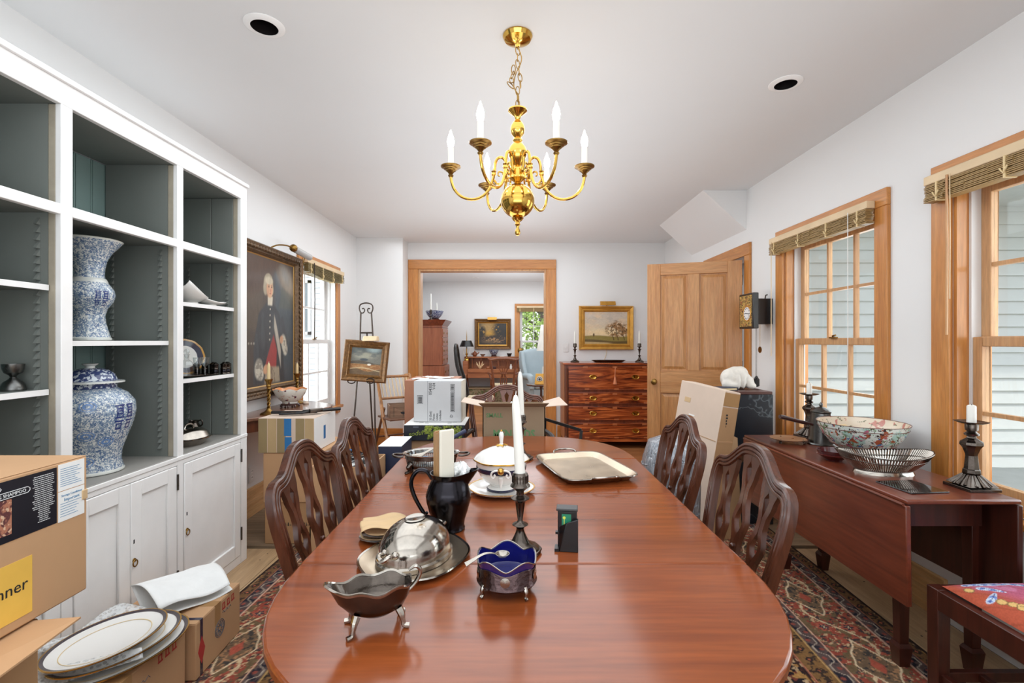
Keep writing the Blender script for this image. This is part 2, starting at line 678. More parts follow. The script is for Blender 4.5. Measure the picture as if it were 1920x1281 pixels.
W1 = (2.685, 3.595)
W2 = (1.315, 2.225)
WL = (4.505, 5.385)
WF = (0.155, 1.055)
WZ = (0.60, 2.045)
wall_panel('wall_left', M['wall'], 'y', XL, -WT, YN, YF + WT, 0, H, [(WL[0], WL[1], WZ[0], WZ[1])])
wall_panel('wall_right', M['wall'], 'y', XR, WT, YN, YF + WT, 0, H, [(W1[0], W1[1], WZ[0], WZ[1]), (W2[0], W2[1], WZ[0], WZ[1]), (4.19, 4.98, 0, 2.05)])
wall_panel('wall_back', M['wall'], 'x', YB, .15, XL, XR, 0, H, [(-1.243, .455, 0, 2.27)])
wall_panel('wall_far', M['wall'], 'x', YF, WT, XL, XR, 0, H, [(WF[0], WF[1], WZ[0], WZ[1])])
wall_panel('wall_near', M['wall'], 'x', YN, -WT, XL - WT, XR + WT, 0, H, [])
o = MB().box(XL, -1.38, 6.11, YB, 0, H).build('wall_alcove', M['wall'], flat=True)
o['kind'] = 'structure'
# small closet beyond the open door
cl = MB()
cl.box(XR + WT, 2.37, 4.0, 4.05, 0, H).box(XR + WT, 2.37, 5.1, 5.15, 0, H).box(2.37, 2.42, 4.0, 5.15, 0, H).box(XR + WT, 2.37, 4.05, 5.1, -.05, 0).box(XR + WT, 2.42, 4.0, 5.15, H, H + .05)
o = cl.build('wall_closet', M['wall'], flat=True)
o['kind'] = 'structure'
# ceiling with two openings for the recessed lamps
CANS = [(-1.026, 2.005), (1.387, 2.452)]
cm = MB()
hh_ = .054
ya_ = YN - WT
for cx_, cy_ in sorted(CANS, key=lambda q: q[1]):
    cm.box(XL - WT, XR + WT, ya_, cy_ - hh_, H, H + .1)
    cm.box(XL - WT, cx_ - hh_, cy_ - hh_, cy_ + hh_, H, H + .1).box(cx_ + hh_, XR + WT, cy_ - hh_, cy_ + hh_, H, H + .1)
    cm.box(cx_ - hh_, cx_ + hh_, cy_ - hh_, cy_ + hh_, H + .098, H + .1)
    ya_ = cy_ + hh_
cm.box(XL - WT, XR + WT, ya_, YF + WT, H, H + .1)
o = cm.build('ceiling', M['ceil'], flat=True)
o['kind'] = 'structure'
# sloping boxed underside of the stairs in the corner
o = MB()
y0, y1 = 4.19, 5.46
a = [(1.655, y0, H), (XR, y0, H), (XR, y0, 2.278)]
b = [(1.665, y1, H), (XR, y1, H), (XR, y1, 2.285)]
o.add(a + b, [(0, 1, 2), (3, 5, 4), (0, 3, 4, 1), (1, 4, 5, 2), (2, 5, 3, 0)])
o = o.build('ceiling_soffit', M['wall'], flat=True)
o['kind'] = 'structure'

# ---------------------------------------------------------------- floor boards
M['board_tan'] = wood('pale_floor_board', rgb(170, 138, 102), rgb(196, 164, 126), 'y', .6, .5, .1, 1.5, rnd=.10)
M['board_grey'] = wood('weathered_floor_board', rgb(120, 98, 76), rgb(164, 138, 110), 'x', .8, .6, 0, 1.5, rnd=.12)
M['board_brown'] = wood('orange_floor_board', rgb(158, 98, 56), rgb(192, 130, 82), 'x', .8, .35, .2, 1.5, rnd=.14)
fl = struct('floor', 'wide old wooden floor boards showing around the rug')
sub = MB().box(XL - WT, XR + WT, YN - WT, YF + WT, -.08, -.022).build('subfloor', plain('dark_subfloor', rgb(30, 24, 20), .9), fl, flat=True)
sub['kind'] = 'structure'
w = (XR - XL) / 15
pm = MB().box(-w / 2 + .0015, w / 2 - .0015, 0, 3.06 - YN, -.022, 0).build('plank', M['board_tan'], fl, (XL + w / 2, YN, 0), bev=.002)
for i in range(1, 15):
    c = pm.copy()
    COL.objects.link(c)
    c.location.x = XL + w * (i + .5)
pn = MB()
for i in range(90):
    k = random.randrange(15)
    pn.lathe([(0, .0), (.005, .0006), (0, .0012)], 5, (XL + w * (k + random.uniform(.2, .8)), random.uniform(1.2, 3.0), -.0004))
pn = pn.build('nail', plain('nail_head', rgb(40, 34, 30), .7), fl)
pn['kind'] = 'stuff'
y = 3.105
i = 0
pg = None
for i in range(38):
    wd = .199
    mt = M['board_grey'] if y < 3.75 else M['board_brown']
    key = 'g' if y < 3.75 else 'b'
    if pg is None or pg[0] != key:
        b0 = MB().box(XL, XR, .0015, wd - .0015, -.022, 0).build('plank', mt, fl, (0, y, 0), bev=.002)
        pg = (key, b0)
    else:
        c = pg[1].copy()
        COL.objects.link(c)
        c.location.y = y
    y += wd
    if y > YF - .1:
        break

# ---------------------------------------------------------------- baseboards
def board(name, x0, x1, y0, y1, z0, z1, mat, bev=.004):
    o = MB().box(x0, x1, y0, y1, z0, z1).build(name, mat, bev=bev)
    o['kind'] = 'structure'
    return o


board('baseboard_left', XL, XL + .02, 2.93, 6.11, 0, .215, M['pine_base'])
board('baseboard_right', XR - .02, XR, 2.25, 4.09, 0, .20, M['pine_base'])
board('baseboard_alcove', XL + .02, -1.375, 6.09, 6.11, 0, .215, M['pine_x'])
board('baseboard_back', .60, XR - .02, YB - .02, YB, 0, .2, M['pine_x'])
board('baseboard_far', XL, XR, YF - .02, YF, 0, .2, M['pine_x'])
board('baseboard_parlour', XL, XL + .02, YB + .15, YF - .02, 0, .2, M['pine_base'])
o = MB().box(XR - .012, XR, 1.0, 2.2, .03, .20).build('baseboard_panel', M['cab'], bev=.02)
o['kind'] = 'structure'

# cased opening to the parlour
tr = struct('trim_1', 'wide orange pine casing around the opening to the parlour')
MB().box(-1.376, -1.243, YB - .025, YB, 0, 2.27).build('casing', M['pine'], tr, bev=.004)
MB().box(.455, .585, YB - .025, YB, 0, 2.27).build('casing', M['pine'], tr, bev=.004)
MB().box(-1.376, .585, YB - .028, YB, 2.27, 2.395).build('casing_head', M['pine_x'], tr, bev=.004)
MB().box(-1.243, -1.215, YB - .012, YB + .16, 0, 2.27).build('jamb', M['pine_pale'], tr, bev=.002)
MB().box(.43, .455, YB - .012, YB + .16, 0, 2.27).build('jamb', M['pine_pale'], tr, bev=.002)
MB().box(-1.215, .43, YB - .012, YB + .16, 2.245, 2.27).build('jamb_head', M['pine_pale'], tr, bev=.002)

# ---------------------------------------------------------------- windows
def window(name, label, loc, rz, ow, cas, sash, casing=True, cw=.095, frame_mat=None):
    t = struct(name, label, loc, rz)
    z0, z1 = WZ
    hw = ow / 2
    ih = hw - cw
    fm = frame_mat or cas
    if casing:
        MB().box(-hw, -ih, -.022, 0, z0 - .09, z1).build('casing', cas, t, bev=.004)
        MB().box(ih, hw, -.022, 0, z0 - .09, z1).build('casing', cas, t, bev=.004)
        MB().box(-hw, hw, -.024, 0, z1, z1 + cw).build('casing_head', M['pine_x'], t, bev=.004)
        MB().box(-hw - .02, hw + .02, -.05, .02, z0 - .03, z0).build('stool', M['pine_x'], t, bev=.005)
    MB().box(-ih, -ih + .018, 0, .16, z0, z1).build('jamb', fm, t)
    MB().box(ih - .018, ih, 0, .16, z0, z1).build('jamb', fm, t)
    MB().box(-ih, ih, 0, .16, z1 - .018, z1).build('jamb_head', fm, t)
    MB().box(-ih, ih, .02, .18, z0, z0 + .02).build('sill', fm, t)
    for s in (-1, 1):
        x = s * (ih - .018)
        MB().box(min(x, x - s * .012), max(x, x - s * .012), .055, .13, z0 + .02, z1 - .018).build('track', M['sash_white'], t)
    si = ih - .03
    zm = 1.31
    for nm, ya, za, zb, rb, rt in (('upper_sash', .098, zm - .02, z1 - .018, .04, .05), ('lower_sash', .06, z0 + .02, zm + .02, .07, .042)):
        yb = ya + .034
        m = MB()
        m.box(-si, -si + .045, ya, yb, za, zb).box(si - .045, si, ya, yb, za, zb)
        m.box(-si + .045, si - .045, ya, yb, za, za + rb).box(-si + .045, si - .045, ya, yb, zb - rt, zb)
        sh = m.build(nm, sash, t, bev=.003)
        gx0, gx1, gz0, gz1 = -si + .045, si - .045, za + rb, zb - rt
        mu = MB()
        dx = (gx1 - gx0) / 3
        dz = (gz1 - gz0) / 2
        for i in (1, 2):
            mu.box(gx0 + dx * i - .009, gx0 + dx * i + .009, ya + .004, yb - .004, gz0, gz1)
        mu.box(gx0, gx1, ya + .005, yb - .005, gz0 + dz - .009, gz0 + dz + .009)
        mu.build('muntin', sash, sh)
        g0 = None
        for i in range(3):
            for j in range(2):
                if g0 is None:
                    g0 = MB().box(-dx / 2, dx / 2, -.0015, .0015, -dz / 2, dz / 2).build('pane', M['glass'], sh)
                    p = g0
                else:
                    p = g0.copy()
                    COL.objects.link(p)
                p.location = (gx0 + dx * (i + .5), (ya + yb) / 2, gz0 + dz * (j + .5))
    lk = MB().box(-.03, .03, .045, .065, zm + .02, zm + .03).tube([(0, .05, zm + .035), (.035, .045, zm + .04)], .006)
    lk.build('sash_lock', M['oldbrass'], t)
    return t


window('window_1', 'pine cased six over six window behind the large painted punch bowl', (XR, (W1[0] + W1[1]) / 2, 0), -PI / 2, 1.10, M['pine'], M['pine_pale'])
window('window_2', 'pine cased window behind the square based silver candlestick', (XR, (W2[0] + W2[1]) / 2, 0), -PI / 2, 1.10, M['pine'], M['pine_pale'])
window('window_3', 'bright window with white sashes beside the portrait', (XL, (WL[0] + WL[1]) / 2, 0), PI / 2, 1.07, M['pine'], M['sash_white'], frame_mat=M['sash_white'])
window('window_4', 'parlour window with trees outside above the blue wing chair', ((WF[0] + WF[1]) / 2, YF, 0), 0, 1.09, M['pine'], M['sash_white'])


def blind(name, label, loc, rz, x0, x1, mat, rail, sag=0, cords=(), zt=2.088, hh=.075):
    t = thing(name, label, 'blind', loc, rz, 'raised slatted blinds')
    MB().box(x0, x1, -.075, -.025, zt - .042, zt).build('head_rail', rail, t, bev=.004)
    m = MB()
    n = 11
    for i in range(n):
        z = zt - .045 - hh * i / (n - 1)
        seg = 10
        for k in range(seg):
            ua, ub = k / seg, (k + 1) / seg
            za = z - sag * math.sin(PI * ua) * (i / n)
            zb = z - sag * math.sin(PI * ub) * (i / n)
            xa, xb = x0 + .005 + (x1 - x0 - .01) * ua, x0 + .005 + (x1 - x0 - .01) * ub
            jy = random.uniform(-.004, .004)
            m.hexa([(xa, -.075 + jy, za - .0045), (xb, -.075 + jy, zb - .0045), (xb, -.028 + jy, zb - .0045), (xa, -.028 + jy, za - .0045)],
                   [(xa, -.075 + jy, za), (xb, -.075 + jy, zb), (xb, -.028 + jy, zb), (xa, -.028 + jy, za)])
    o = m.build('slats', mat, t, flat=True)
    o['kind'] = 'stuff'
    for f in (.07, .37, .66, .93):
        x = x0 + (x1 - x0) * f
        zz = zt - .045 - hh - sag * math.sin(PI * f)
        MB().box(x - .004, x + .004, -.079, -.03, zz - .008, zt - .04).tube([(x - .018, -.079, zz + .035), (x, -.083, zz + .012), (x + .014, -.079, zz + .038)], .0035, 6).build('ladder_tape', M['candle_y'], t)
    for x, z1_, r, mt in cords:
        MB().tube([(x, -.08, zt - .03), (x + .004, -.082, (zt + z1_) / 2), (x, -.08, z1_)], r, 6).build('pull_cord', mt, t)
    return t


M['slat'] = wood('bamboo_slat', rgb(142, 112, 66), rgb(186, 152, 98), 'x', 1, .5, 0)
M['slat_g'] = wood('olive_slat', rgb(112, 98, 60), rgb(146, 128, 82), 'x', 1, .5, 0)
M['railc'] = plain('cream_rail', rgb(222, 196, 158), .5)
blind('window_blind', 'raised slatted blind on the window behind the painted punch bowl', (XR, 3.14, 0), -PI / 2, -.545, .47, M['slat'], M['railc'], 0, [(.33, .72, .0022, M['paperw']), (-.50, 1.2, .003, M['railc'])])
blind('window_blind', 'raised slatted blind above the square based silver candlestick', (XR, 1.77, 0), -PI / 2, -.53, .50, M['slat'], M['railc'], 0, [(-.40, 1.34, .005, M['pine_pale']), (-.385, 1.5, .002, M['railc'])])
blind('window_blind', 'sagging olive slatted blind on the bright window by the portrait', (XL, 4.945, 0), PI / 2, -.46, .51, M['slat_g'], M['railc'], .035, [(-.33, 1.33, .005, M['iron'])])
blind('window_blind', 'raised pale blind on the parlour window beside the landscape', (.605, YF, 0), 0, -.50, .50, M['slat'], M['railc'], 0, [])

# ---------------------------------------------------------------- panelled door, open
tr2 = struct('trim_2', 'pine casing of the doorway behind the open oak door')
MB().box(XR - .022, XR, 4.095, 4.19, 0, 2.05).build('casing', M['pine'], tr2, bev=.004)
MB().box(XR - .022, XR, 4.98, 5.075, 0, 2.05).build('casing', M['pine'], tr2, bev=.004)
MB().box(XR - .024, XR, 4.095, 5.075, 2.05, 2.155).build('casing_head', M['pine_h'], tr2, bev=.004)
MB().box(XR, XR + WT, 4.175, 4.19, 0, 2.05).box(XR, XR + WT, 4.98, 4.995, 0, 2.05).build('jamb', M['pine_pale'], tr2)
dr = struct('door_1', 'open four panel oak door with a brass knob', (1.995, 4.2, 0), PI - math.radians(18))
# leaf: local x from hinge to free edge, +-y faces
LW, LH, DT = .79, 2.015, .040
m = MB()
st = .115
xs = [(0, st), (st + .23, st + .23 + .10), (LW - st, LW)]
rails = [(.01, .25), (.845, 1.05), (1.912, LH)]
for a, b in xs[:1] + xs[2:]:
    m.box(a, b, -DT / 2, DT / 2, .01, LH)
m.build('stile', M['oak'], dr, bev=.003)
MB().box(xs[1][0], xs[1][1], -DT / 2, DT / 2, .25, .845).box(xs[1][0], xs[1][1], -DT / 2, DT / 2, 1.05, 1.912).build('mullion', M['oak'], dr, bev=.003)
m = MB()
for a, b in rails:
    m.box(st, LW - st, -DT / 2, DT / 2, a, b)
m.build('rail', M['oak_x'], dr, bev=.003)
for a, b in ((st, xs[1][0]), (xs[1][1], LW - st)):
    for c, d in ((.25, .845), (1.05, 1.912)):
        m = MB()
        m.box(a, b, -.003, .003, c, d)
        for s in (-1, 1):
            y0, y1 = s * .003, s * .012
            k = .035
            e = .012
            lo = [(a + e, y0, c + e), (b - e, y0, c + e), (b - e, y0, d - e), (a + e, y0, d - e)]
            hi = [(a + k, y1, c + k), (b - k, y1, c + k), (b - k, y1, d - k), (a + k, y1, d - k)]
            m.hexa(lo, hi)
        m.build('panel', M['oak'], dr, ang=20)
for s in (-1, 1):
    MB().lathe([(.0, 0), (.026, .0), (.026, .006), (.012, .012), (.011, .035), (.022, .045), (.027, .058), (.022, .070), (0, .074)], 18).build('knob', M['oldbrass'], dr, (LW - .06, s * DT / 2, .946), (-s * PI / 2, 0, 0))
for z in (.25, 1.05, 1.8):
    MB().tube([(0, -.02, z), (0, -.02, z + .09)], .008, 8).build('hinge', M['brass'], dr)

# ---------------------------------------------------------------- ceiling lights
for n_, (x, y) in enumerate(CANS):
    t = thing('recessed_light', ['black lined recessed downlight in the ceiling above the bookcase', 'black lined recessed downlight in the ceiling near the right windows'][n_], 'ceiling light', (x, y, H), 0, 'recessed downlights in the ceiling')
    MB().lathe([(.0525, -.001), (.053, -.010), (.068, -.009), (.079, -.003), (.079, .0)], 36).build('trim_ring', M['cab'], t)
    MB().lathe([(.0, .092), (.034, .090), (.0515, .0), (.0525, -.008), (.0535, -.002), (.036, .093), (0, .095)], 36).build('baffle', plain('black_baffle', rgb(24, 20, 20), .25, var=.2), t)
    MB().lathe([(0, .045), (.020, .050), (.032, .075), (.034, .089)], 24).build('lens', metal('dark_reflector', rgb(90, 86, 84), .2), t)
t = thing('recessed_light', 'small downlight in the parlour ceiling beyond the opening', 'ceiling light', (at(893, 523, 10.1).x, 9.9, H))
MB().lathe([(.05, -.001), (.052, -.008), (.07, -.004), (.07, 0)], 24).build('trim_ring', M['cab'], t)
MB().lathe([(0, -.003), (.05, -.004)], 24).build('lens', M['silver'], t)

# switch and outlets
t = thing('light_switch', 'white switch plate on the back wall left of the chest', 'switch', (at(1061, 652, YB).x, YB, at(1061, 652, YB).z))
MB().box(-.036, .036, -.006, 0, -.058, .058).build('plate', M['sash_white'], t, bev=.003)
MB().box(-.006, .006, -.014, -.006, -.010, .012).build('toggle', M['cab'], t)
t = thing('wall_outlet', 'white double outlet low on the left wall by the boxes', 'outlet', (XL, 3.64, .31), PI / 2)
MB().box(-.036, .036, -.007, 0, -.06, .06).build('plate', M['sash_white'], t, bev=.003)
for s in (-1, 1):
    so = MB().box(-.017, .017, -.010, -.007, s * .024 - .014, s * .024 + .014).build('socket', M['cab'], t, bev=.004)
    MB().box(-.008, -.005, -.0106, -.0098, s * .024 - .004, s * .024 + .007).box(.005, .008, -.0106, -.0098, s * .024 - .004, s * .024 + .007).build('slot', M['ink'], so)

# ---------------------------------------------------------------- outside
gr = MB().box(-30, 30, -12, 45, -.7, -.5).build('ground', plain('pale_ground_tone', rgb(150, 150, 142), .9, var=.25, vs=2), flat=True)  # paled from grass so its bounce leaves the siding neutral
gr['kind'] = 'structure'
M['clap'] = plain('peeling_white_clapboard', rgb(222, 224, 220), .75, var=.06, vs=2.2, bump=.1, bs=25)
wg = struct('wall_exterior', 'white clapboard wing of the house outside the right windows')
MB().box(2.43, 7, 4.66, 4.75, -.5, 2.72).build('sheathing', M['clap'], wg, flat=True)
ex = .122
b0 = None
for i in range(27):
    if b0 is None:
        b0 = MB().hexa([(2.44, -.036, 0), (7, -.036, 0), (7, .02, 0), (2.44, .02, 0)], [(2.44, .0, ex + .02), (7, .0, ex + .02), (7, .02, ex + .02), (2.44, .02, ex + .02)]).build('clapboard', M['clap'], wg, (0, 4.64, -.5), flat=True)
        p = b0
    else:
        p = b0.copy()
        COL.objects.link(p)
    p.location = (random.uniform(-.01, .01), 4.64, -.5 + i * ex)
MB().box(2.44, 7, 3.5, 4.64, 2.60, 2.66).build('soffit', M['clap'], wg)  # eave drawn further out to shade the clapboards
MB().hexa([(2.44, 3.4, 2.62), (7, 3.4, 2.62), (7, 3.5, 2.62), (2.44, 3.5, 2.62)], [(2.44, 3.4, 2.8), (7, 3.4, 2.8), (7, 4.9, 3.3), (2.44, 4.9, 3.3)]).build('roof_edge', plain('weathered_shingle', rgb(120, 118, 112), .9), wg)
pt = thing('patio_table', 'round grey patio table outside the window near the candlestick', 'table', (3.62, 3.3, -.5))
MB().lathe([(0, .80), (.40, .80), (.42, .815), (.42, .84), (.40, .85), (0, .85)], 32).build('table_top', plain('grey_resin', rgb(168, 172, 170), .6), pt)
for k in range(4):
    a = k * PI / 2 + .5
    MB().tube([(.1 * math.cos(a), .1 * math.sin(a), .8), (.3 * math.cos(a), .3 * math.sin(a), 0)], .018, 8).build('leg', M['iron'], pt)
# pale house seen through the bright left window
nh = thing('neighbor_house', 'pale white house seen through the bright left window', 'house', (-5.9, 13.4, -.5))
M['clap2'] = plain('bright_white_siding', rgb(236, 238, 240), .7, var=.02)
MB().box(-3.2, 2.2, 0, 4, 0, 5.2).build('house_wall', M['clap2'], nh, flat=True)
cb = MB()
for i in range(34):
    cb.hexa([(-3.2, -.03, i * .15), (2.2, -.03, i * .15), (2.2, 0, i * .15), (-3.2, 0, i * .15)], [(-3.2, -.004, i * .15 + .15), (2.2, -.004, i * .15 + .15), (2.2, 0, i * .15 + .15), (-3.2, 0, i * .15 + .15)])
o = cb.build('siding', M['clap2'], nh, flat=True)
o['kind'] = 'stuff'
MB().hexa([(-3.5, -.4, 5.2), (2.5, -.4, 5.2), (2.5, 4.4, 5.2), (-3.5, 4.4, 5.2)], [(-3.5, 1.9, 7.2), (2.5, 1.9, 7.2), (2.5, 2.1, 7.2), (-3.5, 2.1, 7.2)]).build('roof', plain('grey_roofing', rgb(150, 150, 152), .9), nh)
for x, z in ((-.1, 2.0), (-1.5, 2.0), (1.2, .6)):
    f = MB().box(x - .45, x - .37, -.08, -.02, z, z + 1.5).box(x + .37, x + .45, -.08, -.02, z, z + 1.5).box(x - .45, x + .45, -.08, -.02, z + 1.42, z + 1.5).box(x - .45, x + .45, -.08, -.02, z, z + .08).box(x - .37, x + .37, -.07, -.03, z + .72, z + .78).build('window', M['sash_white'], nh)
    MB().box(x - .37, x + .37, -.05, -.035, z + .08, z + 1.42).build('pane', plain('dark_window_glass', rgb(120, 132, 140), .1), f)
MB().box(-3.2, 2.2, -1.2, 0, 0, .3).build('porch', plain('porch_deck', rgb(214, 216, 220), .8), nh)


def tree(label, loc, h, r, seed, tint):
    rr = random.Random(seed)
    t = thing('tree', label, 'tree', loc, 0, 'trees outside the parlour window')
    MB().tube([(0, 0, 0), (.1, 0, h * .4), (.0, .1, h * .8)], [.2, .15, .05], 8).build('trunk', plain('bark', rgb(84, 72, 60), .9), t)
    bm_ = MB()
    m = MB()
    for i in range(26):
        a = rr.uniform(0, 2 * PI)
        z0 = h * rr.uniform(.1, .75)
        L = r * rr.uniform(.6, 1.1)
        e = Vector((math.cos(a) * L, math.sin(a) * L, z0 + rr.uniform(.2, 1.0)))
        bm_.tube([(0, 0, z0), tuple(Vector((0, 0, z0)).lerp(e, .5) + Vector((0, 0, .15))), tuple(e)], [.05, .03, .01], 5)
        for k in range(110):
            f = rr.uniform(.25, 1.1)
            c = Vector((0, 0, z0)).lerp(e, f) + Vector((rr.gauss(0, .28), rr.gauss(0, .28), rr.gauss(0, .25)))
            u = Vector((rr.gauss(0, 1), rr.gauss(0, 1), rr.gauss(0, 1))).normalized()
            w_ = u.orthogonal().normalized()
            s = rr.uniform(.05, .10)
            m.add([c - u * s, c + w_ * s * .5, c + u * s, c - w_ * s * .5], [(0, 1, 2, 3)])
    o = bm_.build('branch', plain('bark_branch', rgb(84, 72, 60), .9), t)
    o['kind'] = 'stuff'
    o = m.build('foliage', tint, t, flat=True)
    o['kind'] = 'stuff'


M['leaf1'] = plain('sunlit_leaf', rgb(150, 178, 78), .6, var=.35, vs=3)
M['leaf2'] = plain('deep_leaf', rgb(92, 128, 62), .6, var=.35, vs=3)
tree('bright leafy tree nearest the parlour window glass', (.9, 15.0, -.5), 5.5, 1.7, 3, M['leaf1'])
tree('deep green tree behind the bright leafy tree outside', (5.2, 20.5, -.5), 6.5, 2.2, 4, M['leaf2'])
tree('yellow green tree left of the others outside the parlour', (-.2, 21.5, -.5), 6.5, 2.3, 5, M['leaf1'])

# ================================================================ built-in bookcase
BX, BY = -1.78, 2.0
bc = thing('built_in_bookcase', 'tall white built-in bookcase with grey green interior and cupboard doors along the left wall', 'bookcase', (BX, BY, 0))
LO = (-BX, -BY, 0)


def bk(name, mat, x0, x1, y0, y1, z0, z1, par=bc, bev=.0025, flat=False):
    o = MB().box(x0, x1, y0, y1, z0, z1).build(name, mat, par, LO if par is bc else (0, 0, 0), bev=bev, flat=flat)
    return o


XF = -1.60
bays = [(1.12, 1.717), (1.763, 2.315), (2.356, 2.857)]
stiles = [(1.05, 1.12), (1.717, 1.763), (2.315, 2.356), (2.857, 2.92)]
for a, b in stiles:
    bk('stile', M['cab'], XF - .022, XF, a, b, .0, 2.155)
    bk('stile_return', M['worn'], XF - .048, XF - .022, a + .001, b - .001, .76, 2.155)
    if b < 2.9:
        bk('partition', M['teal'], XL + .02, XF - .048, a, b, .76, 2.155, flat=True, bev=0)
        bk('base_partition', M['cab'], XL + .02, XF - .022, a, b, .0, .735, flat=True, bev=0)
# right end: two partition boards inside, white outside
bk('partition_board', M['teal'], -1.775, XF - .048, 2.857, 2.875, .76, 2.155, bev=.003)
bk('partition_board', M['teal'], XL + .02, -1.778, 2.857, 2.875, .76, 2.155, bev=.003)
bk('end_panel', M['cab'], XL + .001, XF - .022, 2.876, 2.92, 0, 2.25)
bk('end_panel', M['cab'], XL + .001, XF, 1.02, 1.05, 0, 2.25)
# tongue and groove back
nb = 20
w = (2.857 - 1.12) / nb
g0 = None
for i in range(nb):
    if g0 is None:
        g0 = MB().box(0, .012, .0015, w - .0015, .76, 2.155).box(.012, .0145, w - .012, w - .006, .76, 2.155).build('backboard', M['teal_b'], bc, (XL + .003 - BX, 1.12 - BY, 0), bev=.0015)
        p = g0
    else:
        p = g0.copy()
        COL.objects.link(p)
    p.location.y = 1.12 + w * i - BY
bk('top_rail', M['cab'], XF - .022, XF, 1.05, 2.92, 2.155, 2.235)
bk('crown', M['cab'], XF - .03, XF + .012, 1.02, 2.925, 2.235, 2.255)
bk('top_board', M['teal'], XL + .02, XF - .022, 1.05, 2.876, 2.156, 2.18)
bk('roof_board', M['cab'], XL + .001, XF - .022, 1.05, 2.876, 2.235, 2.25)
for a, b in bays:
    bk('middle_rail', M['cab'], XF - .024, XF - .001, a, b, 1.762, 1.80)
    bk('fixed_shelf', M['teal'], XL + .02, XF - .025, a + .001, b - .001, 1.768, 1.792, bev=0)
for (a, b), zs in zip(bays, ([1.51, 1.14], [1.312], [1.507, 1.12])):
    for z in zs:
        s = bk('shelf', M['teal'], XL + .02, XF - .046, a + .004, b - .004, z - .018, z, bev=0)
        o = MB().box(XF - .045, XF - .04, a + .004, b - .004, z - .019, z + .001).build('shelf_edge', M['cab'], s, (0, 0, 0))
    # sawtooth shelf ratchets
    for x in (XF - .085, XL + .05):
        m = MB()
        for k in range(34):
            z = .80 + k * .028
            m.prism([(0, 0), (.016, .0), (.0, .026)], 0, .012, Matrix(((0, 0, 1, x), (-1, 0, 0, b - .001), (0, 1, 0, z), (0, 0, 0, 1))))
        o = m.build('shelf_ratchet', M['teal'], bc, LO, flat=True)
        o['kind'] = 'stuff'
bk('counter', M['taupe'], XL + .02, XF - .004, 1.05, 2.876, .737, .76)
bk('counter_edge', M['cab'], XF - .004, XF + .004, 1.05, 2.92, .738, .757)
bk('lower_rail', M['cab'], XF - .022, XF - .001, 1.05, 2.857, .715, .737)
bk('plinth', M['cab'], XF - .022, XF - .002, 1.05, 2.857, 0, .05)


def cup_door(a, b, ring_y, hinge_y, label=None):
    z0, z1 = .052, .713
    s = .058
    m = MB()
    m.box(XF - .02, XF + .002, a, a + s, z0, z1).box(XF - .02, XF + .002, b - s, b, z0, z1)
    m.box(XF - .02, XF + .002, a + s, b - s, z0, z0 + .075).box(XF - .02, XF + .002, a + s, b - s, z1 - .065, z1)
    d = m.build('door', M['cab'], bc, LO, bev=.0035)
    MB().box(XF - .018, XF - .009, a + s, b - s, z0 + .075, z1 - .065).build('panel', M['cab'], d)
    if ring_y:
        r = MB().lathe([(0, 0), (.009, 0), (.008, .004), (0, .005)], 12, M=T((XF + .002, ring_y, .385), 0, 0, PI / 2))
        r.tube([(XF + .008, ring_y + .012 * math.cos(q * PI / 8), .373 + .014 * math.sin(q * PI / 8)) for q in range(16)], .0025, 6, True)
        r.build('ring_pull', M['oldbrass'], d)
        MB().box(XF + .0015, XF + .003, ring_y - .003, ring_y + .003, .455, .472).build('keyhole', M['ink'], d)
    if hinge_y:
        for z in (.14, .60):
            MB().tube([(XF + .004, hinge_y, z), (XF + .004, hinge_y, z + .075)], .005, 8).build('hinge', M['pewter'], d)


cup_door(1.125, 1.416, 1.39, 1.122)
cup_door(1.42, 1.713, 1.45, 1.715)
cup_door(1.768, 2.026, None, None)
cup_door(2.03, 2.308, 2.045, 2.311)
cup_door(2.362, 2.850, 2.378, 2.855)

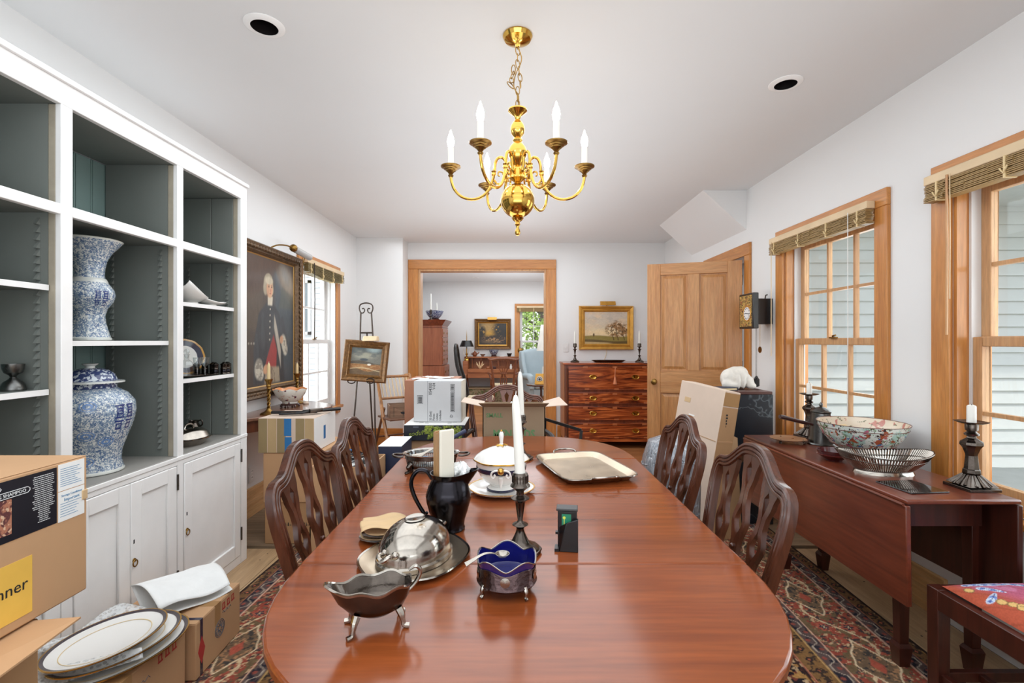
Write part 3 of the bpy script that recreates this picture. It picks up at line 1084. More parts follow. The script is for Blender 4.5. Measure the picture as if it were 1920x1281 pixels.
# ================================================================ rug
def rug_fn(u, v):
    w, L = 3.17, 4.9
    x = (u - .5) * w
    y = (v - .5) * L
    dx = w / 2 - np.abs(x)
    dy = L / 2 - np.abs(y)
    d = np.minimum(dx, dy)
    along = np.where(dx < dy, y, x)
    c = lambda *k: np.array([lin(q) for q in k])
    n = lambda s, sd: fbm(x * s, y * s, sd, 3)
    img = np.zeros(u.shape + (3,)) + c(40, 34, 40)
    # field: navy with scattered blossoms
    n1 = n(36, 1)
    n2 = n(52, 2)
    n3 = n(20, 3)
    img = over(img, sm(.52, .56, n1), c(120, 56, 44))
    img = over(img, sm(.62, .65, n2), c(188, 156, 116))
    img = over(img, sm(.60, .63, n3) * .8, c(92, 74, 58))
    img = over(img, sm(.67, .70, n(30, 9)), c(176, 128, 66))

    def cell(per, sd, offs=0.0):
        k = np.floor(along / per + offs)
        f = along / per + offs - k - .5
        return k, f * per

    def band(a, b, base):
        return sm(a - .002, a + .002, d) * (1 - sm(b - .002, b + .002, d))

    # wide rust band
    m = band(.135, .40, 0)
    g = np.zeros_like(img) + c(150, 64, 48)
    g = over(g, sm(.5, .55, n(20, 21)) * .7, c(168, 78, 58))
    g = over(g, sm(.56, .59, n(58, 22)), c(70, 58, 58))
    g = over(g, sm(.60, .63, n(66, 27)), c(120, 92, 66))
    g = over(g, sm(.65, .67, n(84, 23)), c(190, 156, 116))
    g = over(g, sm(.62, .65, n(30, 24)), c(112, 90, 62))
    k, f = cell(.52, 1)
    q = d - .268
    wob = .010 * np.sin(f * 60) + .008 * np.sin(q * 90)
    r = np.abs(f) / .165 + np.abs(q) / .085 + wob * 4
    g = over(g, 1 - sm(.95, 1.0, r), c(112, 88, 66))
    g = over(g, (1 - sm(.95, 1.0, r)) * sm(.57, .61, n(58, 31)), c(66, 60, 56))
    g = over(g, (1 - sm(.95, 1.0, r)) * sm(.60, .63, n(70, 33)), c(166, 120, 82))
    g = over(g, (1 - sm(.28, .36, r)), c(166, 74, 54))
    g = over(g, sm(.93, .97, r) * (1 - sm(1.02, 1.07, r)), c(216, 190, 152))
    kk, f2 = cell(.26, 2, .5)
    vine = np.abs(q - .075 * np.sin(along * 12.1)) + .003 * np.sin(along * 150)
    g = over(g, (1 - sm(.004, .008, vine)) * sm(1.0, 1.1, r), c(206, 178, 138))
    rr = np.sqrt(f2 ** 2 + (np.abs(q) - .055) ** 2)
    petal = rr + .006 * np.cos(6 * np.arctan2(np.abs(q) - .055, f2))
    g = over(g, (1 - sm(.028, .031, petal)) * sm(1.05, 1.1, r), c(178, 84, 62))
    g = over(g, (1 - sm(.017, .020, petal)) * sm(1.05, 1.1, r), c(58, 52, 62))
    g = over(g, (1 - sm(.007, .009, petal)) * sm(1.05, 1.1, r), c(214, 186, 146))
    img = img * (1 - m[..., None]) + g * m[..., None]
    # slate guards with a running meander
    for a, b, sd in ((.070, .128, 3), (.410, .470, 4)):
        m = band(a, b, 0)
        g = np.zeros_like(img) + c(92, 74, 72)
        g = over(g, sm(.56, .6, n(40, 40 + sd)), c(44, 42, 52))
        mid = (a + b) / 2
        zz = np.abs(d - mid - .017 * np.sign(np.sin(along * 52)) * np.minimum(1, np.abs(np.sin(along * 52)) * 1.6))
        g = over(g, 1 - sm(.002, .0045, zz), c(176, 160, 142))
        fl_ = np.sqrt(((along * 52 / PI) % 1 - .5) ** 2 * (PI / 52) ** 2 + (d - mid + .012 * np.sign(np.sin(along * 52))) ** 2)
        g = over(g, 1 - sm(.008, .011, fl_), c(150, 70, 58))
        img = img * (1 - m[..., None]) + g * m[..., None]
    # olive and gold guards
    for a, b, base, sd in ((.016, .064, (118, 84, 52), 5), (.478, .560, (134, 96, 54), 6)):
        m = band(a, b, 0)
        g = np.zeros_like(img) + c(*base)
        mid = (a + b) / 2
        kx, fx = cell(.07, sd)
        rr = np.abs(fx) / .022 + np.abs(d - mid) / .018
        g = over(g, 1 - sm(.9, 1.0, rr), c(52, 42, 44))
        g = over(g, 1 - sm(.35, .45, rr), c(178, 92, 60))
        g = over(g, sm(.6, .63, n(60, 50 + sd)), c(64, 50, 42))
        img = img * (1 - m[..., None]) + g * m[..., None]
    for a, cc in ((.066, (160, 96, 70)), (.131, (208, 164, 140)), (.405, (208, 164, 140)), (.474, (186, 146, 84)), (.564, (186, 110, 80)), (.58, (64, 40, 36))):
        img = over(img, 1 - sm(.0025, .0045, np.abs(d - a)), c(*cc))
    img = over(img, 1 - sm(.010, .014, d), c(52, 38, 32))
    img *= (.78 + .44 * vnoise(x * 140, y * 140, 77))[..., None]
    img *= (.9 + .2 * fbm(x * 3, y * 3, 5))[..., None]
    lum = img.mean(-1, keepdims=True) * np.array([1.12, .96, .82])
    return img * .86 + lum * .14


M['rug'] = vcol('woven_wool', .95, 0, .5, 260, .1)
rg = canvas('oriental_rug', 3.17, 4.9, 620, 940, rug_fn, M['rug'], None, (.13, 1.35, .008), (0, 0, -math.radians(2.4)), True)
rg.location = (.118, 1.22, .008)
tag(rg, 'worn red and navy oriental rug with bands of border under the dining table', 'rug')
bd = MB().box(-1.585, 1.585, -2.45, 2.45, -.008, -.0005).build('rug_backing', plain('rug_edge', rgb(58, 40, 34), .95), rg, flat=True)

# ================================================================ dining table
TZ = .745
TX = .03
dt = thing('dining_table', 'long polished mahogany dining table with rounded ends in the middle of the room', 'table', (TX, 1.795, 0))


def section(y0, y1, b0=0, b1=0, p=2.4, hw=.57):
    pts = []
    N = 26

    def arc(b, sgn, yc):
        r = []
        for i in range(N + 1):
            a = PI * i / N
            cx, sx_ = math.cos(a), math.sin(a)
            r.append((hw * math.copysign(abs(cx) ** (2 / p), cx), yc + sgn * b * abs(sx_) ** (2 / p)))
        return r
    if b0:
        pts += [(-x, y) for x, y in arc(b0, -1, y0 + b0)]
    else:
        pts += [(-hw, y0), (hw, y0)]
    if b1:
        pts += arc(b1, 1, y1 - b1)
    else:
        pts += [(hw, y1), (-hw, y1)]
    out = []
    for q in pts:
        if not out or (abs(q[0] - out[-1][0]) + abs(q[1] - out[-1][1])) > 1e-4:
            out.append(q)
    return out


oy = -1.795
secs = [('end_leaf', .68, 1.229, .549, 0), ('table_leaf', 1.231, 1.794, 0, 0), ('table_leaf', 1.796, 2.329, 0, 0), ('end_leaf', 2.331, 2.90, 0, .569)]
for nm, a, b, c0, c1 in secs:
    po = section(a, b, c0, c1)
    MB().prism([(x, y + oy) for x, y in po], TZ - .024, TZ).build(nm, M['mahog'], dt, bev=.006, ang=50)
po = section(.80, 2.78, .50, .55, 2.4, .48)
MB().prism([(x, y + oy) for x, y in po], TZ - .10, TZ - .024).build('apron', M['chairwood_x'], dt)
for yy in (1.15, 2.35):
    pd = MB().lathe([(0, .30), (.05, .30), (.08, .34), (.06, .42), (.045, .52), (.06, .60), (.09, .645)], 20, (0, yy + oy, 0)).build('pedestal', M['chairwood'], dt)
    for k in range(4):
        a = PI / 4 + k * PI / 2
        ca, sa = math.cos(a), math.sin(a)
        MB().tube([(ca * r, yy + oy + sa * r, z) for r, z in ((.03, .33), (.14, .31), (.28, .18), (.38, .045), (.42, .02))], [.04, .036, .03, .022, .02], 8).build('leg', M['chairwood'], pd)


# ================================================================ dining chairs
def dining_chair(label, loc, rz, wide=0.0, arms=False, wood_m=None, seat_c=None, scale=1.0):
    wm = wood_m or M['chairwood']
    t = thing('dining_chair', label, 'chair', loc, rz)
    k = 1 + wide / .45
    rake = lambda z: -(max(z, .42) - .45) * .22
    half = [(-.185, .43), (-.187, .52), (-.194, .62), (-.207, .72), (-.218, .80), (-.220, .850), (-.212, .885), (-.192, .902), (-.165, .905), (-.135, .914),
            (-.105, .934), (-.075, .957), (-.045, .973), (0, .979)]
    pts = half + [(-x, z) for x, z in half[-2::-1]]
    pts = [(x * k, z) for x, z in pts]
    # resample smoothly
    def cr(p0, p1, p2, p3, t_):
        return .5 * ((2 * p1) + (-p0 + p2) * t_ + (2 * p0 - 5 * p1 + 4 * p2 - p3) * t_ ** 2 + (-p0 + 3 * p1 - 3 * p2 + p3) * t_ ** 3)
    sp = []
    P_ = [Vector((x, rake(z), z)) for x, z in pts]
    for i in range(len(P_) - 1):
        a, b, c_, d = P_[max(i - 1, 0)], P_[i], P_[i + 1], P_[min(i + 2, len(P_) - 1)]
        for s_ in (0, .5):
            sp.append(cr(a, b, c_, d, s_))
    sp.append(P_[-1])
    n = len(sp)
    rk = Vector((0, -.22, 1)).normalized()
    nrm = rk.cross(Vector((1, 0, 0))) * -1   # towards the front (+y)
    if nrm.y < 0:
        nrm = -nrm

    def frame(i):
        tg = (sp[min(i + 1, n - 1)] - sp[max(i - 1, 0)]).normalized()
        return sp[i], nrm.cross(tg).normalized(), nrm
    prof = [(-.019, -.013), (.019, -.013), (.019, .008), (.0155, .013), (.009, .0135), (.006, .009), (.003, .0135), (-.003, .0135), (-.006, .009), (-.009, .0135), (-.0155, .013), (-.019, .008)]
    MB().sweep(sp, prof, frame).build('crest_rail', wm, t, ang=28)
    # three pierced splats of two ribbons that part and meet
    def crest_z(x):
        x = abs(x) / k
        for (x0, z0), (x1, z1) in zip(half[7:], half[8:]):
            if -x0 >= x >= -x1:
                f = (-x0 - x) / max(1e-6, (x1 - x0))
                return z0 + (z1 - z0) * f
        return .90
    Wt = [(0, .030), (.14, .022), (.30, .036), (.42, .022), (.47, .021), (.60, .039), (.73, .021), (.78, .022), (.88, .037), (1, .053)]
    Ht = [(0, .0008), (.18, .0008), (.30, .018), (.41, .0008), (.49, .0008), (.60, .023), (.71, .0008), (.79, .0008), (.86, .011), (.91, .016), (.955, .0008), (1, .0008)]

    def lerp(tab, s_):
        for (a, b), (c_, d) in zip(tab, tab[1:]):
            if s_ <= c_:
                f = (s_ - a) / (c_ - a)
                f = f * f * (3 - 2 * f)
                return b + (d - b) * f
        return tab[-1][1]
    for cx0, cx1, sc in ((0, 0, 1.0), (-.088, -.128, .88), (.088, .128, .88)):
        m = MB()
        z0, z1 = .46, crest_z(cx1) - .012
        N = 44
        for sg in (-1, 1):
            vs = []
            for i in range(N + 1):
                s_ = i / N
                z = z0 + (z1 - z0) * s_
                cx = (cx0 + (cx1 - cx0) * s_ ** 1.3) * k
                xo = cx + sg * lerp(Wt, s_) * sc
                xi = cx + sg * lerp(Ht, s_) * sc
                zt = z
                zo, zi = z, z
                if s_ > .97:
                    zo = crest_z(xo) - .012
                    zi = crest_z(xi) - .012
                for x, zz in ((xo, zo), (xi, zi)):
                    y = rake(zz)
                    vs += [(x, y - .0075, zz), (x, y + .0075, zz)]
            fs = []
            for i in range(N):
                a = i * 4
                fs += [(a, a + 4, a + 5, a + 1), (a + 2, a + 3, a + 7, a + 6), (a, a + 2, a + 6, a + 4), (a + 1, a + 5, a + 7, a + 3)]
            fs += [(0, 1, 3, 2), (N * 4, N * 4 + 2, N * 4 + 3, N * 4 + 1)]
            m.add(vs, fs)
        m.box((cx0 - .02) * 1, (cx0 + .02) * 1, -.008, .010, .455, .475)
        zr = z0 + (z1 - z0) * .45
        cxr = (cx0 + (cx1 - cx0) * .45 ** 1.3) * k
        m.ball((cxr, rake(zr) + .009, zr), .008, 8, 5)
        m.build('splat', wm, t, ang=40)
    # seat
    b, f = .185 * k, .222 * k
    MB().hexa([(-b, -.02, .385), (b, -.02, .385), (f, .42, .385), (-f, .42, .385)], [(-b, -.02, .445), (b, -.02, .445), (f, .42, .445), (-f, .42, .445)]).build('seat_frame', wm, t, bev=.004)
    MB().grid(lambda u, v: ((u - .5) * 2 * (b + (f - b) * v) * .93, .0 + v * .405, .444 + .030 * (max(0, 1 - abs(2 * u - 1) ** 4) * max(0, 1 - abs(2 * v - 1) ** 4)) ** .7), 12, 12).build('seat', seat_c or M['seatcloth'], t, thick=.006)
    for s_ in (-1, 1):
        MB().taper((s_ * f * .93, .395), 0, .40, .028, .042).build('leg', wm, t, bev=.002)
        MB().hexa([(s_ * b - .018, -.10, 0), (s_ * b + .018, -.10, 0), (s_ * b + .018, -.065, 0), (s_ * b - .018, -.065, 0)], [(s_ * b - .018, -.015, .43), (s_ * b + .018, -.015, .43), (s_ * b + .018, .018, .43), (s_ * b - .018, .018, .43)]).build('leg', wm, t, bev=.003)
        MB().hexa([(s_ * b - .008, -.07, .14), (s_ * b + .008, -.07, .14), (s_ * f * .93 + .008, .39, .14), (s_ * f * .93 - .008, .39, .14)], [(s_ * b - .008, -.065, .17), (s_ * b + .008, -.065, .17), (s_ * f * .93 + .008, .39, .17), (s_ * f * .93 - .008, .39, .17)]).build('stretcher', wm, t)
        if arms:
            pa = [(s_ * .205 * k, rake(.68), .68), (s_ * .225 * k, .03, .685), (s_ * .255 * k, .15, .672), (s_ * .262 * k, .25, .655), (s_ * .258 * k, .31, .645), (s_ * .254 * k, .325, .625), (s_ * .246 * k, .315, .56), (s_ * .240 * k, .33, .43)]
            MB().tube(pa, [.017, .018, .020, .021, .020, .018, .016, .017], 10).build('arm', M['blackw'], t)
    MB().box(-b, b, .17, .19, .145, .165).build('stretcher', wm, t)
    return t


M['seatcloth'] = plain('dark_seat_cloth', rgb(70, 58, 52), .8, var=.2, vs=30)
dining_chair('dark mahogany dining chair on the right of the table nearest the dropleaf table end', (.628, 1.475, 0), PI / 2)
dining_chair('dark mahogany dining chair on the right of the table beside the leaning carton', (.628, 2.06, 0), PI / 2)
dining_chair('dark mahogany dining chair on the left of the table nearest the bookcase', (-.555, 1.53, 0), -PI / 2)
dining_chair('dark mahogany dining chair on the left of the table beside the box of papers', (-.555, 2.0, 0), -PI / 2)
dining_chair('brown mahogany armchair at the far end of the table holding an open carton', (-.035, 3.40, 0), PI + math.radians(2), .07, True, M['chairwood_x'])

# ================================================================ drop leaf table along the right windows
DX0, DX1, DY0, DY1, DZ = 1.43, 1.850, 1.753, 2.985, .735
dl = thing('dropleaf_table', 'red mahogany dropleaf table with its leaf hanging along the right windows', 'table', ((DX0 + DX1) / 2, (DY0 + DY1) / 2, 0))
hx, hy = (DX1 - DX0) / 2, (DY1 - DY0) / 2
MB().box(-hx, hx, -hy, hy, DZ - .018, DZ).build('table_top', M['dropleaf'], dl, bev=.006)
MB().hexa([(-hx + .002, -hy, .345), (-hx + .022, -hy, .345), (-hx + .022, hy, .345), (-hx + .002, hy, .345)], [(-hx - .004, -hy, DZ - .022), (-hx + .016, -hy, DZ - .022), (-hx + .016, hy, DZ - .022), (-hx - .004, hy, DZ - .022)]).build('hanging_leaf', M['dropleaf'], dl, bev=.004)
MB().box(hx - .016, hx + .004, -hy, hy, .345, DZ - .02).build('hanging_leaf', M['dropleaf_d'], dl, bev=.004)
MB().box(-hx + .03, hx - .03, -hy + .12, hy - .12, DZ - .14, DZ - .018).build('apron', M['dropleaf_d'], dl)
MB().tube([(-hx - .004, -hy + .01, DZ - .020), (-hx - .004, hy - .01, DZ - .020)], .006, 8).build('rule_joint', M['dropleaf'], dl)
for x, y in ((-hx + .14, -hy + .20), (hx - .02, -hy + .17), (-hx + .14, hy - .2), (hx - .06, hy - .2)):
    lg = MB().taper((x, y), .10, DZ - .02, .036, .052).build('leg', M['dropleaf_d'], dl, bev=.002)
    q4 = [(-1, -1), (1, -1), (1, 1), (-1, 1)]
    rg4 = lambda r, z: [(x + i * r, y + j * r, z) for i, j in q4]
    MB().hexa(rg4(.019, 0), rg4(.027, .085)).hexa(rg4(.027, .085), rg4(.020, .10)).build('spade_foot', M['dropleaf_d'], lg)

# ================================================================ floral seat chair in the right corner
sc_ = thing('upholstered_chair', 'dark square legged chair with a bright floral seat in front of the dropleaf table', 'chair', (1.70, 1.46, 0))
# local frame: seat spans x -.235..+.235, y -.25..+.25 (far rail at +y)
x0, x1, y0, y1 = -.238, .27, -.27, .245
MB().box(x0 + .03, x1 - .03, y1 - .03, y1, .385, .455).build('seat_rail', M['dropleaf_d'], sc_, bev=.003)
MB().box(x0, x0 + .03, y0 + .03, y1 - .001, .385, .455).build('seat_rail', M['dropleaf_d'], sc_, bev=.003)
MB().box(x1 - .03, x1, y0 + .03, y1 - .001, .385, .455).build('seat_rail', M['dropleaf_d'], sc_, bev=.003)
MB().box(x0 + .03, x1 - .03, y0, y0 + .03, .385, .455).build('seat_rail', M['dropleaf_d'], sc_, bev=.003)
for x in (x0 + .022, x1 - .022):
    for y in (y0 + .022, y1 - .022):
        MB().taper((x, y), 0, .456, .042, .046).build('leg', M['dropleaf_d'], sc_, bev=.003)
MB().box(x0 + .04, x1 - .04, y1 - .034, y1 - .012, .13, .165).build('stretcher', M['dropleaf_d'], sc_, bev=.002)
MB().box(x0 + .012, x0 + .034, y0 + .04, y1 - .04, .13, .165).build('stretcher', M['dropleaf_d'], sc_, bev=.002)
MB().box(x0 + .15, x0 + .172, y0 + .04, y1 - .034, .135, .16).build('stretcher', M['dropleaf_d'], sc_, bev=.002)


def floral(u, v):
    x, y = u * .5, v * .5
    c = lambda *k: np.array([lin(q) for q in k])
    x, y = x * 1.4, .5 - (.5 - y) * 1.4
    wx = x + .03 * (fbm(x * 9, y * 9, 3) - .5)
    wy = y + .03 * (fbm(x * 9, y * 9, 4) - .5)
    img = np.zeros(u.shape + (3,)) + c(180, 86, 62)
    a = sm(-.10, .06, (wx - .15) + .35 * (wy - .30))
    img = over(img, a, c(186, 96, 124))
    img = over(img, sm(.52, .6, fbm(wx * 14, wy * 14, 8)) * a * .7, c(202, 130, 160))

    def leafy(cx, cy, L, W_, ang, col1, col2):
        nonlocal img
        ca, sa = math.cos(ang), math.sin(ang)
        p = (wx - cx) * ca + (wy - cy) * sa
        q = -(wx - cx) * sa + (wy - cy) * ca
        r = (p / L) ** 2 + (q / (W_ * (1 - .5 * np.clip(p / L, -1, 1)))) ** 2
        img = over(img, 1 - sm(.9, 1.05, r), c(*col2))
        img = over(img, (1 - sm(.68, .8, r)) * (.55 + .45 * np.sign(np.sin(p * 160 + np.abs(q) * 120))), c(*col1))
        img = over(img, (1 - sm(.001, .003, np.abs(q))) * (1 - sm(.7, .8, r)), c(60, 66, 120))
    for cx, cy, L, W_, an in ((.07, .30, .05, .017, .5), (.24, .47, .06, .018, -.1), (.50, .44, .08, .024, -.3), (.46, .36, .07, .02, .4), (.22, .20, .06, .02, .6), (.12, .06, .07, .024, -.4), (.55, .30, .08, .026, -.6), (.13, .36, .060, .022, -.9), (.20, .43, .09, .022, -.2), (.12, .46, .06, .018, .1), (.33, .40, .08, .02, -.5), (.30, .24, .075, .024, -.3), (.42, .30, .06, .02, -.7), (.36, .12, .07, .022, .3)):
        leafy(cx, cy, L, W_, an, (110, 134, 196), (206, 220, 238))
    for cx, cy in ((.075, .26), (.095, .225), (.115, .20), (.14, .17), (.10, .185), (.28, .05), (.31, .06), (.05, .40)):
        r = np.hypot(wx - cx, wy - cy)
        img = over(img, 1 - sm(.021, .024, r), c(130, 104, 66))
        img = over(img, 1 - sm(.017, .019, r), c(222, 182, 116))
    img = over(img, (1 - sm(.003, .006, np.abs(np.sin(wx * 30 + wy * 22) * .03))) * .35, c(120, 60, 40))
    img *= (.85 + .3 * vnoise(x * 300, y * 300, 5))[..., None]
    return img


canvas('seat', .452, .46, 130, 130, floral, vcol('floral_tapestry', .85, 0, .3, 300, .2), sc_, ((x0 + x1) / 2, (y0 + y1) / 2, .462), (0, 0, 0), True,
       disp=lambda u, v: .046 * (np.clip(1 - np.abs(2 * u - 1) ** 3, 0, 1) * np.clip(1 - np.abs(2 * v - 1) ** 3, 0, 1)) ** .6)
# back of the chair, towards the near side
bk_ = [(x0 + .02, y0 + .01, .44), (x0 + .01, y0 - .03, .70), (x0 + .03, y0 - .07, .92), ((x0 + x1) / 2, y0 - .09, .97), (x1 - .03, y0 - .07, .92), (x1 - .01, y0 - .03, .70), (x1 - .02, y0 + .01, .44)]
MB().tube(bk_, .018, 8).build('back_frame', M['dropleaf_d'], sc_)
MB().hexa([(-.04, y0, .46), (.07, y0, .46), (.07, y0 + .012, .46), (-.04, y0 + .012, .46)], [(-.05, y0 - .09, .96), (.08, y0 - .09, .96), (.08, y0 - .078, .96), (-.05, y0 - .078, .96)]).build('splat', M['dropleaf_d'], sc_)

# ================================================================ chandelier
CX, CY = .024, 2.07
ch = thing('chandelier', 'polished brass six arm chandelier with lit candle bulbs over the table', 'chandelier', (CX, CY, 1.763))
zo = -1.763
MB().lathe([(0, H + zo), (.062, H + zo), (.064, H - .006 + zo), (.056, H - .020 + zo), (.030, H - .032 + zo), (.012, H - .036 + zo), (.008, H - .05 + zo), (0, H - .052 + zo)], 32).build('canopy', M['brass'], ch)
pts = []
z = 2.312
links = []
lk0 = None
i = 0
while z < H - .045:
    off = .012 * math.sin((z - 2.31) * 18) if .06 < z - 2.31 < .2 else 0
    lm = MB().tube([(.0085 * math.cos(a) * (1), 0, .019 * math.sin(a)) for a in [2 * PI * q / 14 for q in range(14)]], .0022, 6, True)
    if lk0 is None:
        lk0 = lm.build('link', M['oldbrass'], ch)
        p = lk0
    else:
        p = lk0.copy()
        COL.objects.link(p)
    p.location = (off, 0, z + zo + .014)
    p.rotation_euler = (random.uniform(-.15, .15), random.uniform(-.25, .25), (i % 2) * PI / 2 + random.uniform(-.3, .3))
    z += .0285
    i += 1
for k in range(4):
    p = lk0.copy()
    COL.objects.link(p)
    p.location = (-.018 - .004 * k, .004, 2.475 - k * .022 + zo)
    p.rotation_euler = (.3, .3 * k, k * 1.3)
MB().tube([(0, 0, H - .05 + zo), (.016, 0, H - .09 + zo), (.012, .004, 2.50 + zo), (-.01, 0, 2.45 + zo), (-.016, 0, 2.40 + zo), (.004, 0, 2.36 + zo), (0, 0, 2.31 + zo)], .0025, 6).build('cord', M['oldbrass'], ch)
stem = [(0, 2.318), (.006, 2.318), (.008, 2.306), (.040, 2.302), (.041, 2.296), (.030, 2.286), (.014, 2.272), (.010, 2.258), (.020, 2.248), (.029, 2.232), (.031, 2.216), (.027, 2.198), (.014, 2.182), (.018, 2.178), (.021, 2.170), (.017, 2.162), (.024, 2.155), (.036, 2.138), (.041, 2.118), (.038, 2.100), (.026, 2.078), (.015, 2.062), (.020, 2.056), (.026, 2.048), (.030, 2.036), (.030, 2.022), (.034, 2.016), (.034, 2.006), (.020, 1.996), (.012, 1.988), (.016, 1.982), (.014, 1.978), (.030, 1.994)]
MB().lathe([(r, z + zo) for r, z in stem[:-1]] + [(0, 1.976 + zo)], 32).build('stem', M['brass'], ch)
bz, br = 1.912, .073
MB().lathe([(0, bz + br + zo), (.018, bz + br - .001 + zo)] + [(br * math.sin(a), bz + br * math.cos(a) + zo) for a in [PI * q / 24 for q in range(2, 23)]] + [(.026, bz - br - .002 + zo), (.018, bz - br - .012 + zo), (.009, bz - br - .018 + zo), (.012, bz - br - .028 + zo), (.007, bz - br - .036 + zo), (.006, bz - br - .044 + zo), (.0115, bz - br - .056 + zo), (.012, bz - br - .066 + zo), (.007, bz - br - .075 + zo), (0, bz - br - .077 + zo)], 40).build('ball', M['brass'], ch)
M['bulb'] = emit('lit_bulb', (1, .93, .82, 1), 26)
M['tubew'] = plain('candle_sleeve', rgb(228, 222, 212), .4, var=.03)
apath = [(.030, 2.026), (.040, 2.030), (.046, 2.052), (.052, 2.082), (.068, 2.098), (.086, 2.092), (.096, 2.070), (.100, 2.035), (.108, 1.995), (.126, 1.955), (.158, 1.927), (.198, 1.918), (.240, 1.930), (.270, 1.960), (.283, 1.995), (.286, 2.018)]
sc1 = [(.100, 2.000), (.088, 1.985), (.070, 1.990), (.060, 2.010), (.064, 2.032), (.080, 2.036), (.084, 2.022), (.076, 2.018)]
arm0 = None
for k in range(6):
    a = k * PI / 3
    if arm0 is None:
        am = MB().tube([(x, 0, z + zo) for x, z in apath], .0062, 10)
        am.lathe([(0, 0), (.010, 0), (.011, .006), (.008, .012), (.011, .018), (0, .02)], 12, M=T((.102, 0, 2.02 + zo)))
        arm0 = am.build('arm', M['brass'], ch)
        MB().tube([(x, 0, z + zo) for x, z in sc1], [.005, .0045, .004, .004, .004, .0035, .003, .004], 8).build('scroll', M['brass'], arm0)
        MB().lathe([(0, 2.014 + zo), (.009, 2.014 + zo), (.012, 2.020 + zo), (.008, 2.026 + zo), (.014, 2.034 + zo), (.022, 2.040 + zo), (.022, 2.044 + zo), (.030, 2.047 + zo), (.030, 2.051 + zo), (.0425, 2.056 + zo), (.043, 2.060 + zo), (.020, 2.058 + zo), (.016, 2.054 + zo), (0, 2.053 + zo)], 28, (.286, 0, 0)).build('bobeche', M['oldbrass'], arm0)
        MB().lathe([(.0125, 2.054 + zo), (.0125, 2.138 + zo), (0, 2.140 + zo)], 16, (.286, 0, 0)).build('candle_sleeve', M['tubew'], arm0)
        MB().lathe([(.009, 2.139 + zo), (.0135, 2.152 + zo), (.0155, 2.166 + zo), (.012, 2.184 + zo), (.006, 2.200 + zo), (.002, 2.214 + zo), (0, 2.217 + zo)], 16, (.286, 0, 0)).build('bulb', M['bulb'], arm0)
    else:
        r = arm0.copy()
        COL.objects.link(r)
        r.rotation_euler = (0, 0, a)
        for c in arm0.children:
            d = c.copy()
            COL.objects.link(d)
            d.parent = r

# ================================================================ small helpers for the wares
def sloft(mb, levels, n=64, c=(0, 0, 0), cap0=True, cap1=True):
    """Superelliptic rings (a, b, z, power) joined from the first to the last."""
    vs = []
    fs = []
    for a, b, z, p in levels:
        for k in range(n):
            t = 2 * PI * k / n
            ct, st_ = math.cos(t), math.sin(t)
            vs.append((c[0] + a * math.copysign(abs(ct) ** (2 / p), ct), c[1] + b * math.copysign(abs(st_) ** (2 / p), st_), c[2] + z))
    for i in range(len(levels) - 1):
        for k in range(n):
            l = (k + 1) % n
            fs.append((i * n + k, i * n + l, (i + 1) * n + l, (i + 1) * n + k))
    if cap0:
        fs.append(tuple(range(n))[::-1])
    if cap1:
        fs.append(tuple((len(levels) - 1) * n + k for k in range(n)))
    return mb.add(vs, fs)


def motif(name, base, layers, rough=.15, coat=.4):
    t = NT(name)
    t.set(rough, 0, coat)
    c = base
    for i, (sc, lo, hi, cc, dist) in enumerate(layers):
        tc = t.n('ShaderNodeTexCoord')
        mp = t.n('ShaderNodeMapping')
        mp.inputs['Location'].default_value = (i * 3.7, i * 1.9, i * 2.3)
        t.l(tc.outputs['Object'], mp.inputs[0])
        nz = t.noise(mp.outputs[0], sc, 2, .5, dist)
        m = t.ramp(nz.outputs['Fac'], [(lo, (0, 0, 0, 1)), (hi, (1, 1, 1, 1))])
        c = t.mix(m, c, cc)
    t.col(c)
    return t.m


M['blueware'] = motif('blue_and_white_scroll_glaze', rgb(218, 220, 216), [(105, .46, .53, rgb(132, 150, 168), 1.4), (120, .52, .58, rgb(88, 110, 144), 1.2)])
M['bluedark'] = motif('dark_blue_lattice_glaze', rgb(204, 212, 220), [(80, .44, .48, rgb(62, 74, 116), .3)])
M['bluemark'] = plain('cobalt_painted_mark', rgb(46, 62, 120), .2, coat=.4)
M['glaze'] = plain('pale_glaze', rgb(214, 216, 210), .15, coat=.4)
M['rose'] = motif('famille_rose_enamel', rgb(222, 228, 220), [(14, .52, .58, rgb(176, 206, 196), .5), (40, .58, .61, rgb(120, 148, 110), .8), (22, .62, .65, rgb(188, 104, 128), .6), (24, .60, .63, rgb(170, 88, 60), .8), (60, .60, .63, rgb(70, 52, 52), 1.2), (34, .66, .68, rgb(84, 124, 176), .5)])
M['rose2'] = motif('famille_rose_lining', rgb(226, 212, 190), [(22, .58, .62, rgb(196, 132, 120), .6), (40, .62, .65, rgb(120, 120, 90), .8)])
M['imari'] = motif('floral_bowl_glaze', rgb(228, 226, 216), [(24, .64, .67, rgb(86, 40, 66), .3), (30, .63, .66, rgb(196, 140, 110), .5)])
M['orangeglaze'] = plain('orange_lined_glaze', rgb(222, 150, 92), .2, coat=.4)
M['cobalt'] = plain('cobalt_glass', rgb(20, 22, 96), .06, coat=.6, spec=.7)
M['rosewood'] = wood('dark_rosewood', rgb(46, 22, 22), rgb(78, 40, 34), 'x', 2, .3, .3)
M['marble'] = plain('white_marble', rgb(222, 216, 206), .5, var=.12, vs=22, bump=.7, bs=32)


